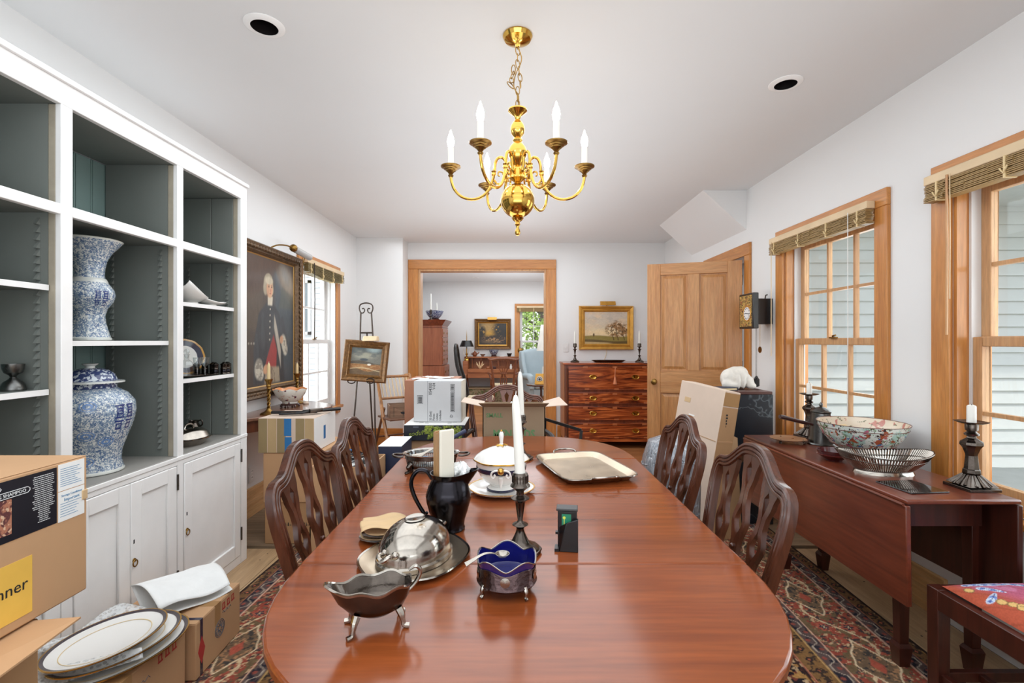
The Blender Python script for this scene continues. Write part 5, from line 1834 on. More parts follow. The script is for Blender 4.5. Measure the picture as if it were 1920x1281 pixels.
t = thing('beaker_vase', 'tall blue and white flared china vase on the middle shelf of the bookcase', 'vase', (-1.765, 2.02, 1.3125))
vp = [(.070, 0), (.073, .008), (.066, .03), (.055, .075), (.052, .105), (.060, .135), (.080, .165), (.086, .19), (.083, .212), (.062, .245), (.052, .262), (.050, .275), (.051, .300), (.058, .335), (.074, .370), (.095, .395), (.108, .412), (.112, .420)]
MB().lathe([(0, 0)] + vp + [(.109, .421), (.09, .398), (.054, .33), (.046, .28), (0, .27)], 52).build('vase_body', M['blueware'], t)
MB().lathe([(.0525, .248), (.0635, .243), (.0575, .258), (.053, .262)], 40).build('plain_band', M['glaze'], t)
MB().lathe([(.07, .0), (.0745, .004), (.0740, .012), (.070, .016)], 40).build('foot_band', M['glaze'], t)
MB().lathe([(.1085, .413), (.1135, .420), (.110, .4225)], 40).build('rim_band', M['glaze'], t)
vf = prof_fn(vp)
happiness(t, vf, -.36, .175, .055, M['bluemark'])

t = thing('double_cup', 'small pewter double cup on the lower left shelf of the bookcase', 'cup', (-1.72, 1.668, 1.1405))
MB().lathe([(0, 0), (.034, 0), (.035, .004), (.033, .016), (.026, .030), (.012, .040), (.008, .047), (.012, .054), (.024, .062), (.029, .076), (.030, .092), (.028, .092), (.024, .07), (0, .058)], 32).build('cup_wall', M['pewter'], t)

# leaf shaped white dishes
for k, (x, y, z, rz, s, lb) in enumerate(((-1.715, 2.57, 1.5075, .35, 1.25, 'white leaf shaped china dish with raised tip on the upper right shelf'), (-1.685, 2.70, 1.5075, -.15, .9, 'lower white leaf shaped china dish lying at the front of the upper right shelf'))):
    t = thing('leaf_dish', lb, 'dish', (x, y, z), rz, 'white leaf dishes on the shelf')
    sh = s
    MB().grid(lambda u, v: ((v - .5) * .14 * sh * math.sin(PI * min(1, u * .92 + .08)) ** .6, (u - .5) * .24 * sh, .006 + (.085 if k == 0 else .035) * (abs(2 * v - 1) ** 2 * .4 + (u - .5) ** 2 * (3.4 if u < .5 else 1.4))), 20, 12).build('dish_leaf', M['china'], t, thick=.004)
    MB().lathe([(.03 * sh, 0), (.036 * sh, 0), (.033 * sh, .010), (.028 * sh, .010)], 20).build('foot_ring', M['china'], t)

# second shelf: plate on edge, decanter, glasses, tray, six little cups
t = thing('display_plate', 'plate with navy and gold border standing on edge on the second right shelf', 'plate', (-1.852, 2.735, 1.222), math.radians(58))
rot = Matrix.Rotation(math.radians(80), 4, 'X')
MB().lathe([(0, 0), (.06, .0), (.066, .006), (.064, .009), (.0, .004)], 40, M=rot).build('plate_well', M['china'], t)
MB().lathe([(.063, .005), (.092, .012), (.092, .015), (.063, .009)], 48, M=rot).build('navy_border', M['navy'], t)
MB().lathe([(.0915, .0115), (.101, .014), (.101, .017), (.0915, .0155)], 48, M=rot, rfn=lambda a, i: 1 + .012 * math.cos(12 * a)).build('gold_rim', plain('gold_glaze', rgb(204, 150, 66), .2, coat=.4), t)
t = thing('tray', 'oval silver tray under the wine glasses on the second right shelf', 'tray', (-1.72, 2.615, 1.1205), math.radians(78))
MB().lathe([(0, .002), (.85, .001), (1.0, .008), (1.0, .010), (.85, .004), (0, .004)], 40, (0, 0, 0), .14, .075, rfn=lambda a, i: 1 + (.03 * math.cos(14 * a) if i in (2, 3) else 0)).build('tray_body', M['silver_d'], t)
t = thing('decanter', 'cut glass decanter beside the navy bordered plate', 'decanter', (-1.725, 2.565, 1.1255))
MB().lathe([(0, 0), (.030, 0), (.034, .01), (.034, .06), (.022, .078), (.011, .088), (.011, .112), (.016, .116), (.012, .116), (.008, .10), (0, .09)], 12).build('decanter_wall', M['crystal'], t, ang=10)
MB().lathe([(0, .117), (.008, .117), (.014, .13), (.008, .145), (0, .147)], 8).build('stopper', M['crystal'], t, ang=10)
for k, (x, y, lb) in enumerate(((-1.70, 2.615, 'wine glass beside the decanter on the second right shelf'), (-1.685, 2.655, 'wine glass nearest the little silver cups'))):
    t = thing('wine_glass', lb, 'glass', (x, y, 1.1255), 0, 'wine glasses on the shelf')
    MB().lathe([(0, 0), (.022, .0), (.022, .002), (.003, .005), (.003, .045), (.010, .052), (.019, .068), (.022, .098), (.0208, .098), (.017, .07), (.006, .056), (0, .054)], 20).build('glass_wall', M['crystal'], t)
c0 = None
for k in range(6):
    x, y = [(-1.785, 2.735), (-1.755, 2.765), (-1.725, 2.79), (-1.69, 2.755), (-1.668, 2.80), (-1.668, 2.838)][k]
    if c0 is None:
        c0 = thing('beaker', '', 'cup', (x, y, 1.1205), 0, 'six little silver beakers in a row')
        MB().lathe([(0, 0), (.017, 0), (.018, .004), (.016, .008), (.016, .028), (.0175, .031), (.0175, .034), (.016, .036), (.016, .052), (.018, .055), (.018, .060), (.010, .066), (.006, .070), (0, .072)], 20).build('beaker_wall', M['silver_d'], c0)
        MB().lathe([(.0162, .010), (.0168, .012), (.0168, .026), (.0162, .028)], 20).build('dark_band', M['blackened'], c0)
        p = c0
    else:
        p = dup(c0, (x, y, 1.1205))
    p['label'] = ['little silver beaker closest to the wine glasses', 'second little silver beaker counted from the wine glasses', 'third little silver beaker counted from the wine glasses', 'fourth little silver beaker counted from the wine glasses', 'fifth little silver beaker in the shelf row', 'last little silver beaker by the shelf end'][k]
t = thing('entree_dish', 'covered silver dish on the counter of the right bookcase bay', 'dish', (-1.72, 2.575, .7605), math.radians(80))
MB().lathe([(0, .012), (.7, .0), (.9, .02), (1.05, .034), (1.12, .036), (1.12, .04), (1.0, .04)], 44, (0, 0, 0), .115, .080).build('dish_base', M['silver'], t)
lid = MB().lathe([(1.06, .041), (.98, .046), (.88, .066), (.66, .082), (.36, .088), (0, .089)], 44, (0, 0, 0), .115, .080).build('lid', M['silver'], t)
MB().tube([(-.03, 0, .086), (-.02, 0, .106), (0, 0, .112), (.02, 0, .106), (.03, 0, .086)], .005, 8).build('handle', M['silver'], lid)
t = thing('sauce_tureen', 'small dark silver ewer behind the covered dish', 'ewer', (-1.82, 2.765, .7605))
MB().lathe([(0, 0), (.028, 0), (.022, .01), (.012, .02), (.030, .045), (.036, .065), (.024, .085), (.028, .098), (.024, .098), (0, .06)], 20).build('ewer_wall', M['silver_d'], t)
MB().tube([(.03, 0, .06), (.05, 0, .075), (.045, 0, .1), (.026, 0, .095)], .004, 6).build('handle', M['silver_d'], t)

# ================================================================ cartons
TXX = (PI / 2, 0, PI / 2)   # lettering facing +x
TXY = (PI / 2, 0, 0)        # lettering facing the camera


def carton(name, label, x0, x1, y0, y1, z0, z1, mat, cat='box', rz=0, top=True, group=None):
    cx, cy = (x0 + x1) / 2, (y0 + y1) / 2
    t = thing(name, label, cat, (cx, cy, z0), rz, group)
    a, b, h = (x1 - x0) / 2, (y1 - y0) / 2, z1 - z0
    MB().box(-a, a, -b, b, 0, h - .002).build('carton_body', mat, t, bev=.004)
    if top:
        MB().box(-a + .001, -.0008, -b + .001, b - .001, h - .002, h).box(.0008, a - .001, -b + .001, b - .001, h - .002, h).build('flap', mat, t, bev=.001)
    return t, a, b, h


# big rug shampoo carton in the near left
t, a, b, h = carton('cardboard_box', 'big brown cardboard box with black and yellow labels at the left edge', -1.52, -1.10, .80, 1.252, .67, 1.016, M['card'])
L0 = lambda y, z: (a, y - 1.026, z - .67)


def decal(par, name, mat, y0, y1, z0, z1, e=.0012):
    p = L0(y0, z0)
    q = L0(y1, z1)
    return MB().box(a, a + e, p[1], q[1], p[2], q[2]).build(name, mat, par)


lb = decal(t, 'black_label', plain('black_label_print', rgb(22, 22, 32), .45), .86, 1.168, .872, 1.006)
rp = MB().box(a + .0012, a + .0016, .90 - 1.026, 1.062 - 1.026, .888 - .67, .965 - .67).build('rug_picture', motif('printed_rug_photo', rgb(176, 116, 90), [(60, .5, .56, rgb(96, 50, 50), .8), (90, .58, .62, rgb(216, 180, 150), .5)], .6, 0), lb)
MB().tube([(a + .002, .90 - 1.026, .981 - .67), (a + .002, 1.097 - 1.026, .981 - .67), (a + .002, 1.102 - 1.026, .977 - .67), (a + .002, 1.102 - 1.026, .972 - .67), (a + .002, 1.097 - 1.026, .968 - .67), (a + .002, .90 - 1.026, .968 - .67)], .0008, 5).build('title_frame', M['inkwhite'], lb)
text('& RUG SHAMPOO', .0105, M['inkwhite'], lb, (a + .0016, 1.094 - 1.026, .9710 - .67), TXX, 'lettering', 'RIGHT', sx=1.0)
MB().tube([(a + .002, .95 - 1.026, .996 - .67), (a + .002, 1.036 - 1.026, .996 - .67), (a + .002, 1.040 - 1.026, .991 - .67), (a + .002, 1.036 - 1.026, .986 - .67), (a + .002, .95 - 1.026, .986 - .67)], .0008, 5).build('title_frame', M['inkwhite'], lb)
text('H', .009, M['inkwhite'], lb, (a + .0016, 1.033 - 1.026, .988 - .67), TXX, 'lettering', 'RIGHT')
m = MB()
random.seed(11)
for k in range(24):
    z = .996 - k * .0046
    c0_, w_ = 1.135, .027 * (random.uniform(.75, 1) if k < 17 else random.uniform(.3, .6))
    x = c0_ - w_ if k < 17 else c0_ - w_ * .9
    while x < c0_ + w_:
        l_ = random.uniform(.002, .007)
        m.box(a + .0012, a + .0016, x - 1.026, min(x + l_, c0_ + w_) - 1.026, z - .0008 - .67, z + .0008 - .67)
        x += l_ + .0012
o = m.build('small_print', M['inkwhite'], lb)
o['kind'] = 'stuff'
for z0_, z1_, nm in ((.945, 1.010, 'white_label'), (.870, .943, 'white_label')):
    wl_ = decal(t, nm, M['paperw'], 1.172, 1.243, z0_, z1_)
    m = MB()
    nl = 9
    for k in range(nl):
        z = z1_ - .012 - k * (z1_ - z0_ - .018) / nl
        if nm and z0_ < .9 and k < 3:
            continue
        m.box(a + .0012, a + .0016, 1.177 - 1.026, 1.177 + random.uniform(.035, .06) - 1.026, z - .0006 - .67, z + .0006 - .67)
    o = m.build('small_print', M['inkblue'], wl_)
    o['kind'] = 'stuff'
    if z0_ < .9:
        text('Storage Conditions', .0072, M['inkblue'], wl_, (a + .0014, 1.2075 - 1.026, .930 - .67), TXX, 'lettering', 'CENTER')
        text('Important', .0105, M['inkblue'], wl_, (a + .0014, 1.2075 - 1.026, .918 - .67), TXX, 'lettering', 'CENTER')
yl = decal(t, 'yellow_label', plain('yellow_sticker', rgb(238, 190, 84), .6), .93, 1.108, .693, .822)
text('Runner', .037, M['ink'], yl, (a + .0014, 1.098 - 1.026, .752 - .67), TXX, 'lettering', 'RIGHT')
MB().box(a, a + .004, 1.235 - 1.026, 1.2505 - 1.026, .905 - .67, .93 - .67).build('torn_edge', M['kraft'], t, bev=.002)

t, a, b, h = carton('cardboard_box', 'open cardboard box with a spread flap under the big labelled box', -1.55, -1.125, .72, 1.15, 0, .655, M['card_d'], top=False)
MB().hexa([(a - .002, -b + .0, h + .002), (a + .13, -b + .06, h - .012), (a + .118, b - .02, h + .008), (a - .002, b - .035, h + .006)], [(a - .002, -b + .0, h + .006), (a + .13, -b + .06, h - .008), (a + .118, b - .02, h + .012), (a - .002, b - .035, h + .010)]).build('flap', M['card'], t)
MB().hexa([(a - .02, -b + .12, h + .005), (a + .055, -b + .15, h - .002), (a + .045, b - .17, h + .004), (a - .02, b - .2, h + .006)], [(a - .02, -b + .12, h + .010), (a + .055, -b + .15, h + .004), (a + .045, b - .17, h + .010), (a - .02, b - .2, h + .011)]).build('torn_flap', M['kraft'], t)


def wine_marks(t, a, b, h, flip):
    """red fragile marks, dark stripe with red diamond, circular crest on the +x face"""
    g = MB()
    for k in range(3):
        y = b - .06 - k * .035
        g.box(a, a + .0008, y - .012, y + .012, h - .046, h - .04).box(a, a + .0008, y - .010, y - .006, h - .04, h - .022).box(a, a + .0008, y + .004, y + .008, h - .04, h - .018).box(a, a + .0008, y - .010, y + .008, h - .022, h - .018)
    g.build('handling_mark', M['inkred'], t)
    y = -b + .035
    sm_ = M['navy'] if not flip else M['inkblue']
    MB().box(a, a + .0008, y - .008, y + .008, 0.001, h).box(-a, a + .0008, y - .008, y + .008, h, h + .0008).build('stripe', sm_, t)
    MB().prism([(0, -.055), (.022, 0), (0, .055), (-.022, 0)], 0, .0014, Matrix(((0, 0, 1, a), (1, 0, 0, y), (0, 1, 0, h * .45), (0, 0, 0, 1)))).build('diamond', M['inkred'], t)
    cr = MB()
    for r in (.034, .028):
        cr.tube([(a + .0006, .0 + r * math.cos(q * PI / 12), h * .5 + r * math.sin(q * PI / 12)) for q in range(24)], .0012, 4, True)
    for k in range(12):
        q = k * PI / 6
        cr.tube([(a + .0006, .008 * math.cos(q), h * .5 + .008 * math.sin(q)), (a + .0006, .026 * math.cos(q + .3), h * .5 + .026 * math.sin(q + .3))], .0016, 4)
    cr.build('crest', M['inkgrey'], t)
    MB().tube([(a + .0006, .02 + .008 * q, h * .5 + .052 + .006 * math.sin(q * 2.1)) for q in range(9)], .0012, 4).build('script_mark', M['inkgrey'], t)
    MB().box(a, a + .0006, -.035, .005, h - .085, h).box(a - .06, a + .0006, -.035, .005, h, h + .0007).build('tape', M['card_t'], t)


t, a, b, h = carton('wine_box', 'brown carton with a dark crest under the white foam sheet', -1.565, -1.215, 1.845, 2.165, .010, .228, M['card'], rz=math.radians(2))
wine_marks(t, a, b, h, False)
t, a, b, h = carton('wine_box', 'brown carton with red marks under the oval platters', -1.575, -1.232, 1.30, 1.825, .010, .232, M['card'], rz=0)
wine_marks(t, a, b, h, True)


def platter(label, loc, rz, A, B, z):
    t = thing('platter', label, 'plate', (loc[0], loc[1], z), rz, 'banded oval platters')
    MB().lathe([(0, .003), (.68, .0), (.74, .006), (1.0, .020), (1.0, .023), (.74, .011), (.66, .0065), (0, .006)], 64, (0, 0, 0), A, B).build('platter_body', M['china'], t)
    MB().lathe([(.925, .0195), (.985, .0225), (.985, .0238), (.925, .0210)], 64, (0, 0, 0), A, B).build('band', M['plum'], t)
    MB().lathe([(.985, .0195), (1.008, .0205), (1.008, .0240), (.985, .0238)], 64, (0, 0, 0), A, B).build('gilt_rim', M['gilt'], t)
    MB().lathe([(.72, .0105), (.735, .0112), (.735, .0118), (.72, .0112)], 64, (0, 0, 0), A, B).build('inner_line', M['candle_y'], t)
    return t


PZ = .2335
platter('largest oval platter with dark rim lowest in the stack on the carton', (-1.345, 1.665), math.radians(72), .215, .155, PZ)
platter('oval platter with dark rim in the middle of the bubble wrapped stack', (-1.355, 1.665), math.radians(70), .195, .142, PZ + .024)
platter('white oval platter with dark rim on top of the bubble wrapped stack', (-1.375, 1.645), math.radians(72), .180, .134, PZ + .048)
t = thing('dinner_plate', 'round plate with dark rim peeping out behind the flap of the lower box', 'plate', (-1.508, 1.515, .2325))
MB().lathe([(0, .002), (.07, .0), (.075, .005), (.088, .014), (.088, .017), (.075, .009), (0, .006)], 48).build('plate_body', M['china'], t)
MB().lathe([(.081, .0128), (.0875, .0162), (.0875, .0175), (.081, .015)], 48).build('band', M['plum'], t)
bw = NT('bubble_wrap')
bw.col(rgb(236, 238, 238))
bw.set(.18, 0, .3)
bv = bw.n('ShaderNodeTexVoronoi')
bv.inputs['Scale'].default_value = 85
bw.l(bw.coord(), bv.inputs['Vector'])
bw.l(bw.ramp(bv.outputs['Distance'], [(.25, (.20, .20, .20, 1)), (.55, (.62, .62, .62, 1))]), bw.b.inputs['Alpha'])
M['bubble'] = bw.m


def sheet(name, label, cat, P4, nu, nv, fn, mat, thick=.001):
    A, B, C, D = [Vector(p) for p in P4]
    mb = MB()
    mb.grid(lambda u, v: tuple((A * (1 - u) + B * u) * (1 - v) + (D * (1 - u) + C * u) * v + Vector((0, 0, fn(u, v)))), nu, nv)
    o = mb.build(name, mat, None, thick=thick, ang=60)
    tag(o, label, cat)
    return o


sheet('bubble_wrap', 'clear bubble wrap bunched against the cupboard behind the platters', 'bubble wrap', [(-1.57, 1.52, .30), (-1.50, 1.86, .30), (-1.30, 1.86, .268), (-1.42, 1.80, .268)], 60, 30, lambda u, v: .012 * math.sin(9 * u) * math.sin(4 * v + 1) + .0025 * abs(math.sin(40 * u) * math.sin(20 * v)), M['bubble'], .0015)
sheet('bubble_wrap', 'loose bubble wrap between the platters at the carton edge', 'bubble wrap', [(-1.51, 1.47, .290), (-1.24, 1.62, .285), (-1.22, 1.60, .262), (-1.47, 1.42, .258)], 60, 10, lambda u, v: .006 * math.sin(14 * u) * math.sin(PI * v) + .002 * abs(math.sin(50 * u)), M['bubble'], .0015)

# folded foam sheet
Af, Bf, Cf, Df = Vector((-1.52, 1.93, .335)), Vector((-1.392, 2.27, .275)), Vector((-1.215, 2.085, .258)), Vector((-1.345, 1.845, .285))
mb = MB()


def foam(u, v):
    # v runs from the front lip, round the left fold, to the underside
    if v < .5:
        q = v / .5
        p = (Df * (1 - u) + Cf * u) * (1 - q) + (Af * (1 - u) + Bf * u) * q
        return tuple(p + Vector((0, 0, .028 * math.sin(PI * q) * (1 - .5 * u) + .008 * math.sin(7 * u + 3 * q))))
    q = (v - .5) / .5
    p0 = Af * (1 - u) + Bf * u
    p1 = (Df * (1 - u) + Cf * u) + Vector((.005, .01, 0))
    p = p0 * (1 - q) + p1 * q
    z = .236 + .010 * math.sin(5 * u + 1) * q + .003
    return (p.x, p.y, p0.z * (1 - min(1, q * 2.5)) + z * min(1, q * 2.5))


mb.grid(foam, 30, 28)
o = mb.build('foam_sheet', M['foam'], None, thick=.0025, ang=70)
tag(o, 'folded white foam packing sheet lying on the crested carton', 'packing sheet')

# stack of three boxes by the side table
t, a, b, h = carton('cardboard_box', 'plain cardboard box at the bottom of the stack behind the left chairs', -1.60, -1.225, 3.13, 3.58, .0, .27, M['card_d'])
m = MB()
for k in range(16):
    x = -.13 + k * .015 + (.03 if k > 8 else 0)
    m.box(x, x + .010, -b - .0006, -b, .12, .124).box(x + random.uniform(0, .006), x + .003 + random.uniform(0, .006), -b - .0006, -b, .116, .138)
o = m.build('stamped_lettering', M['ink'], t)
o['kind'] = 'stuff'
t, a, b, h = carton('cardboard_box', 'larger plain cardboard box in the middle of the stack behind the left chairs', -1.605, -1.235, 3.12, 3.66, .2715, .590, M['card'])
t, a, b, h = carton('parcel', 'taped box with blue tape strips on top of the stack by the portrait', -1.635, -1.275, 3.115, 3.49, .5915, .815, M['card_p'])
st_ = [plain('taped_olive_strip', rgb(150, 130, 92), .4, var=.08), plain('taped_tan_strip', rgb(186, 158, 116), .4, var=.08)]
for k in range(6):
    x = -a + k * a / 3
    if k == 3:
        continue
    MB().box(x + .002, x + a / 3 - .002, -b - .001, -b, .002, h - .002).build('tape_strip', st_[k % 2], t)
MB().box(-.012, .034, -b - .0022, -b, h * .49, h - .003).box(-.008, .036, -b - .0022, -b, .004, h * .46).build('blue_tape', M['bluetape'], t)
MB().box(a, a + .001, -.03, .005, .06, .15).build('blue_tape', M['bluetape'], t)
MB().box(a, a + .0006, -b + .004, b - .004, .003, h - .003).build('window_lit_side', M['paperw'], t)  # white sheet stands in for window light on this face

t = thing('folding_stand', 'folded black and chrome stand lying on top of the taped box', 'stand', (-1.42, 3.25, .822))
MB().tube([(-.19, -.01, .012), (.0, .0, .012), (.10, .03, .014)], .011, 8).build('rod', M['black'], t)
MB().tube([(-.12, -.05, .008), (.02, -.02, .010), (.06, .02, .022)], .008, 8).build('rod', M['black'], t)
MB().tube([(.0, .03, .012), (.13, .10, .014), (.21, .16, .014)], .012, 8).build('rod', M['black'], t)
MB().tube([(.06, .0, .020), (.12, .06, .022)], [.016, .014], 10).build('joint', M['silver_d'], t)
MB().tube([(-.11, -.045, .014), (-.02, -.03, .014)], .007, 8).build('rod', M['silver_d'], t)

# open box of papers
t = thing('cardboard_box', 'open cardboard box of papers and wires beside the second left chair', 'box', (-.872, 2.60, 0), 0)
a, b, h, w_ = .155, .145, .672, .006
MB().box(-a, a, -b, -b + w_, 0, h).box(-a, a, b - w_, b, 0, h).box(-a, -a + w_, -b, b, 0, h).box(a - w_, a, -b, b, 0, h).box(-a, a, -b, b, 0, .01).build('carton_body', M['card'], t)
for k in range(9):
    z = h - .06 + .006 * k
    s_ = MB().grid(lambda u, v: ((u - .5) * random.uniform(.12, .16), (v - .5) * .13, .01 * math.sin(6 * u + k) + .008 * math.sin(5 * v + 2 * k)), 8, 6)
    o = s_.build('crumpled_sheet', [M['paperw'], M['inkgrey'], M['black'], M['paperw']][k % 4], None, (-.872 + random.uniform(-.06, .06), 2.60 + random.uniform(-.05, .05), z), (random.uniform(-.3, .3), random.uniform(-.3, .3), random.uniform(0, 3)), thick=.0008)
    tag(o, 'crumpled printed sheet in the open box of papers and wires', 'paper', 'crumpled sheets in the open box')
t = thing('cable', 'tangled black and blue wires on the papers in the open box', 'cable', (-.872, 2.60, h + .012))
m = MB()
random.seed(5)
m.tube([(.11 * math.sin(k * .9) * random.uniform(.5, 1), .10 * math.cos(k * 1.3) * random.uniform(.5, 1), .012 * math.sin(k * 2.0) + .01) for k in range(40)], .003, 5)
m.build('black_wire', M['black'], t)
MB().tube([(-.13, .05, .0), (-.09, .07, .03), (-.04, .06, .035), (.0, .08, .02)], .004, 6).build('blue_wire', M['bluetape'], t)

# navy boxes
nv = plain('navy_box_card', rgb(40, 48, 74), .5)
bl = plain('royal_blue_box_card', rgb(36, 66, 128), .45)
random.seed(3)
z = 0.0
for k, (hh_, mt, lb) in enumerate(((.22, M['card_d'], 'tan carton at the bottom of the blue box stack'), (.14, bl, 'royal blue box low in the stack behind the open box of papers'), (.13, bl, 'royal blue box directly under the navy box with white lid'), (.035, nv, 'thin navy box between the royal blue box and the navy one'))):
    t, a, b, h = carton('box', lb, -.752, -.628, 2.775, 3.03, z, z + hh_, mt, rz=.02 * k)
    if mt is bl:
        MB().box(-a + .03, a - .03, -b - .0007, -b, .02, .05).build('pale_band', M['inkblue'], t)
    z += hh_ + .0012
t, a, b, h = carton('box', 'navy box with a white lid beside the oval dish holder', -.765, -.632, 2.765, 3.05, z, .712, nv, top=False)
MB().box(-a - .001, a + .001, -b - .001, b + .001, h - .003, h).build('lid', M['paperw'], t, bev=.001)

# carton under the grape box, grape box, archive box
t, a, b, h = carton('cardboard_box', 'tan carton supporting the printed grape box', -.67, -.375, 3.16, 3.5, 0, .665, M['card'])
t, a, b, h = carton('fruit_box', 'black carton printed with green grapes and a white top', -.70, -.305, 3.13, 3.47, .667, .768, plain('black_print_card', rgb(28, 30, 40), .45))
MB().box(-a, a, -b, b, h, h + .0015).build('white_top', M['paperw'], t)
m = MB()
random.seed(8)
gp = [plain('printed_grape', rgb(148, 160, 62), .4, var=.2, vs=20), plain('printed_grape_dark', rgb(104, 118, 44), .4, var=.2, vs=20)]
ms = [MB(), MB()]
for k in range(170):
    x = random.uniform(-.075, a - .025)
    zz = random.uniform(.010, h - .008)
    if x < -.04 and zz < .05:
        continue
    ms[k % 2].lathe([(.0085, 0), (.006, .0012), (0, .0018)], 8, M=T((x, -b - .0002, zz), 0, PI / 2))
for k in range(2):
    o = ms[k].build('printed_grapes', gp[k], t)
    o['kind'] = 'stuff'
text('soduraz', .044, gp[0], t, (-a + .030, -b - .0012, .028), (PI / 2, -.14, 0), 'lettering', 'LEFT', shear=.3)
MB().box(-a + .06, -a + .095, -b - .0008, -b, h - .016, h - .008).build('small_mark', M['inkgrey'], t)
for x, y, r in ((-.10, -.08, .3), (-.06, -.10, -.5), (.12, -.06, .2), (.09, -.10, .6)):
    MB().box(-.014, .014, -.003, .003, h + .0015, h + .0022, T((x, y, 0), r)).build('stray_mark', M['inkgrey'], t)

grey = plain('grey_archive_card', rgb(202, 202, 203), .7, var=.02)
t, a, b, h = carton('archive_box', 'pale grey carton printed with numbers on top of the grape box', -.655, -.335, 3.235, 3.46, .772, 1.045, grey, rz=-.03)
MB().box(-a + .093, -a + .0945, -b - .0006, -b, 0.002, h).build('fold_line', M['inkgrey'], t)
MB().box(a, a + .0015, -b, b, 0, h).build('cream_edge', plain('cream_card_edge', rgb(226, 220, 204), .7), t)
rv = (PI / 2, -PI / 2, 0)
text('054300', .030, M['ink'], t, (-a + .122, -b - .0006, h - .012), (PI / 2, -PI / 2, 0), 'lettering', 'RIGHT', sx=.9)
text('V-04', .026, M['ink'], t, (-a + .145, -b - .0006, h - .012), (PI / 2, -PI / 2, 0), 'lettering', 'RIGHT', sx=.9)
for k, s_ in enumerate(('30 (5x6)', 'Pieces', 'Unités', 'Unidades')):
    text(s_, .021, M['ink'], t, (-a + .120 + k * .0215, -b - .0006, .008), (PI / 2, -PI / 2, 0), 'lettering', 'LEFT', sx=.9)
text('D', .026, M['ink'], t, (-a + .262, -b - .0006, .030), (PI / 2, -PI / 2, 0), 'lettering', 'LEFT')
m = MB()
x0_, x1_ = a - .072, a - .044
for za, zb in ((h - .065, h - .020), (h - .205, h - .070)):
    m.box(x0_, x1_, -b - .0006, -b, za, za + .0022).box(x0_, x1_, -b - .0006, -b, zb - .0022, zb).box(x0_, x0_ + .0022, -b - .0006, -b, za, zb).box(x1_ - .0022, x1_, -b - .0006, -b, za, zb)
    z = za + .006
    while z < zb - .006:
        k_ = random.choice((.001, .002, .003))
        m.box(x0_ + .004, x1_ - .006, -b - .0006, -b, z, z + k_)
        z += k_ + random.choice((.001, .002))
x0_, x1_, za, zb = -a + .024, -a + .062, .12, .178
m.box(x0_, x1_, -b - .0006, -b, za, za + .002).box(x0_, x1_, -b - .0006, -b, zb - .002, zb).box(x0_, x0_ + .002, -b - .0006, -b, za, zb).box(x1_ - .002, x1_, -b - .0006, -b, za, zb)
z = za + .006
while z < zb - .006:
    k_ = random.choice((.001, .002, .003))
    m.box(x0_ + .006, x1_ - .006, -b - .0006, -b, z, z + k_)
    z += k_ + random.choice((.001, .002))
m.build('barcode', M['ink'], t)

t, a, b, h = carton('storage_chest', 'reddish brown topped chest with white papers behind the grey archive box', -.80, -.42, 3.60, 4.05, 0, 1.02, plain('reddish_card', rgb(176, 120, 92), .6), rz=0)
for k, (x, y, s_, r, lb) in enumerate(((-.70, 3.70, .09, .2, 'white paper lying on the left of the reddish chest top'), (-.55, 3.78, .13, -.2, 'white paper lying on the right of the reddish chest top'), (-.66, 3.78, .06, .9, 'folded blue white slip on the reddish chest top'))):
    o = MB().grid(lambda u, v: ((u - .5) * s_ * 1.4, (v - .5) * s_, .006 * math.sin(4 * u + k) ** 2 + .004 * math.sin(6 * v) ** 2), 8, 8).build('paper_sheet', M['paperw'], None, (x, y, 1.0225 + .004 * k), (0, 0, r), thick=.0006)
    tag(o, lb, 'paper')

# open carton on the armchair
t = thing('moving_box', 'open brown moving carton with green lettering on the far armchair seat', 'box', (.012, 3.135, .478), 0)
a, b, h, w_ = .195, .125, .425, .006
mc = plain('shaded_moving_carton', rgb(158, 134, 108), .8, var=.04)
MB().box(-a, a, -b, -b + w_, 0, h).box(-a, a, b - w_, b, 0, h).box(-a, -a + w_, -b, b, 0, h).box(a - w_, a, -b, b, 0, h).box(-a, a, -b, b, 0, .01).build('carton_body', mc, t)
MB().hexa([(-a, -b, h), (a, -b, h), (a + .018, -b - .075, h + .030), (-a - .02, -b - .075, h + .030)], [(-a, -b, h + .004), (a, -b, h + .004), (a + .018, -b - .075, h + .034), (-a - .02, -b - .075, h + .034)]).build('flap', mc, t)
MB().hexa([(-a, b, h), (-a, -b, h), (-a - .135, -b + .01, h + .028), (-a - .135, b - .01, h + .03)], [(-a, b, h + .004), (-a, -b, h + .004), (-a - .135, -b + .01, h + .032), (-a - .135, b - .01, h + .034)]).build('flap', M['card_p'], t)
MB().hexa([(a, -b, h), (a, b, h), (a + .11, b - .01, h + .032), (a + .14, -b + .01, h + .008)], [(a, -b, h + .004), (a, b, h + .004), (a + .11, b - .01, h + .036), (a + .14, -b + .01, h + .012)]).build('flap', M['card_p'], t)
text('MENARDS', .072, M['inkgreen'], t, (0, -b - .0008, .232), TXY, 'lettering', 'CENTER', sx=.80, bold=.0022)
text('SMALL', .036, M['inkgreen'], t, (-a + .022, -b - .0008, .36), TXY, 'lettering', 'LEFT', bold=.0010)
o = MB().box(-.05, .05, -.012, .012, 0, .20).build('book', M['paperw'], None, (-.085, 3.16, .73), (0, math.radians(38), .1), bev=.002)
tag(o, 'white and green booklet poking up from the open moving carton', 'book')
MB().box(.0, .045, -.0128, -.012, .13, .198).build('green_cover', plain('pale_green_cover', rgb(166, 194, 120), .5), o)

# ================================================================ paintings
M['canvas'] = vcol('varnished_oil_paint', .35, .15, .25, 160)
cc = lambda *k: np.array([lin(q) for q in k])


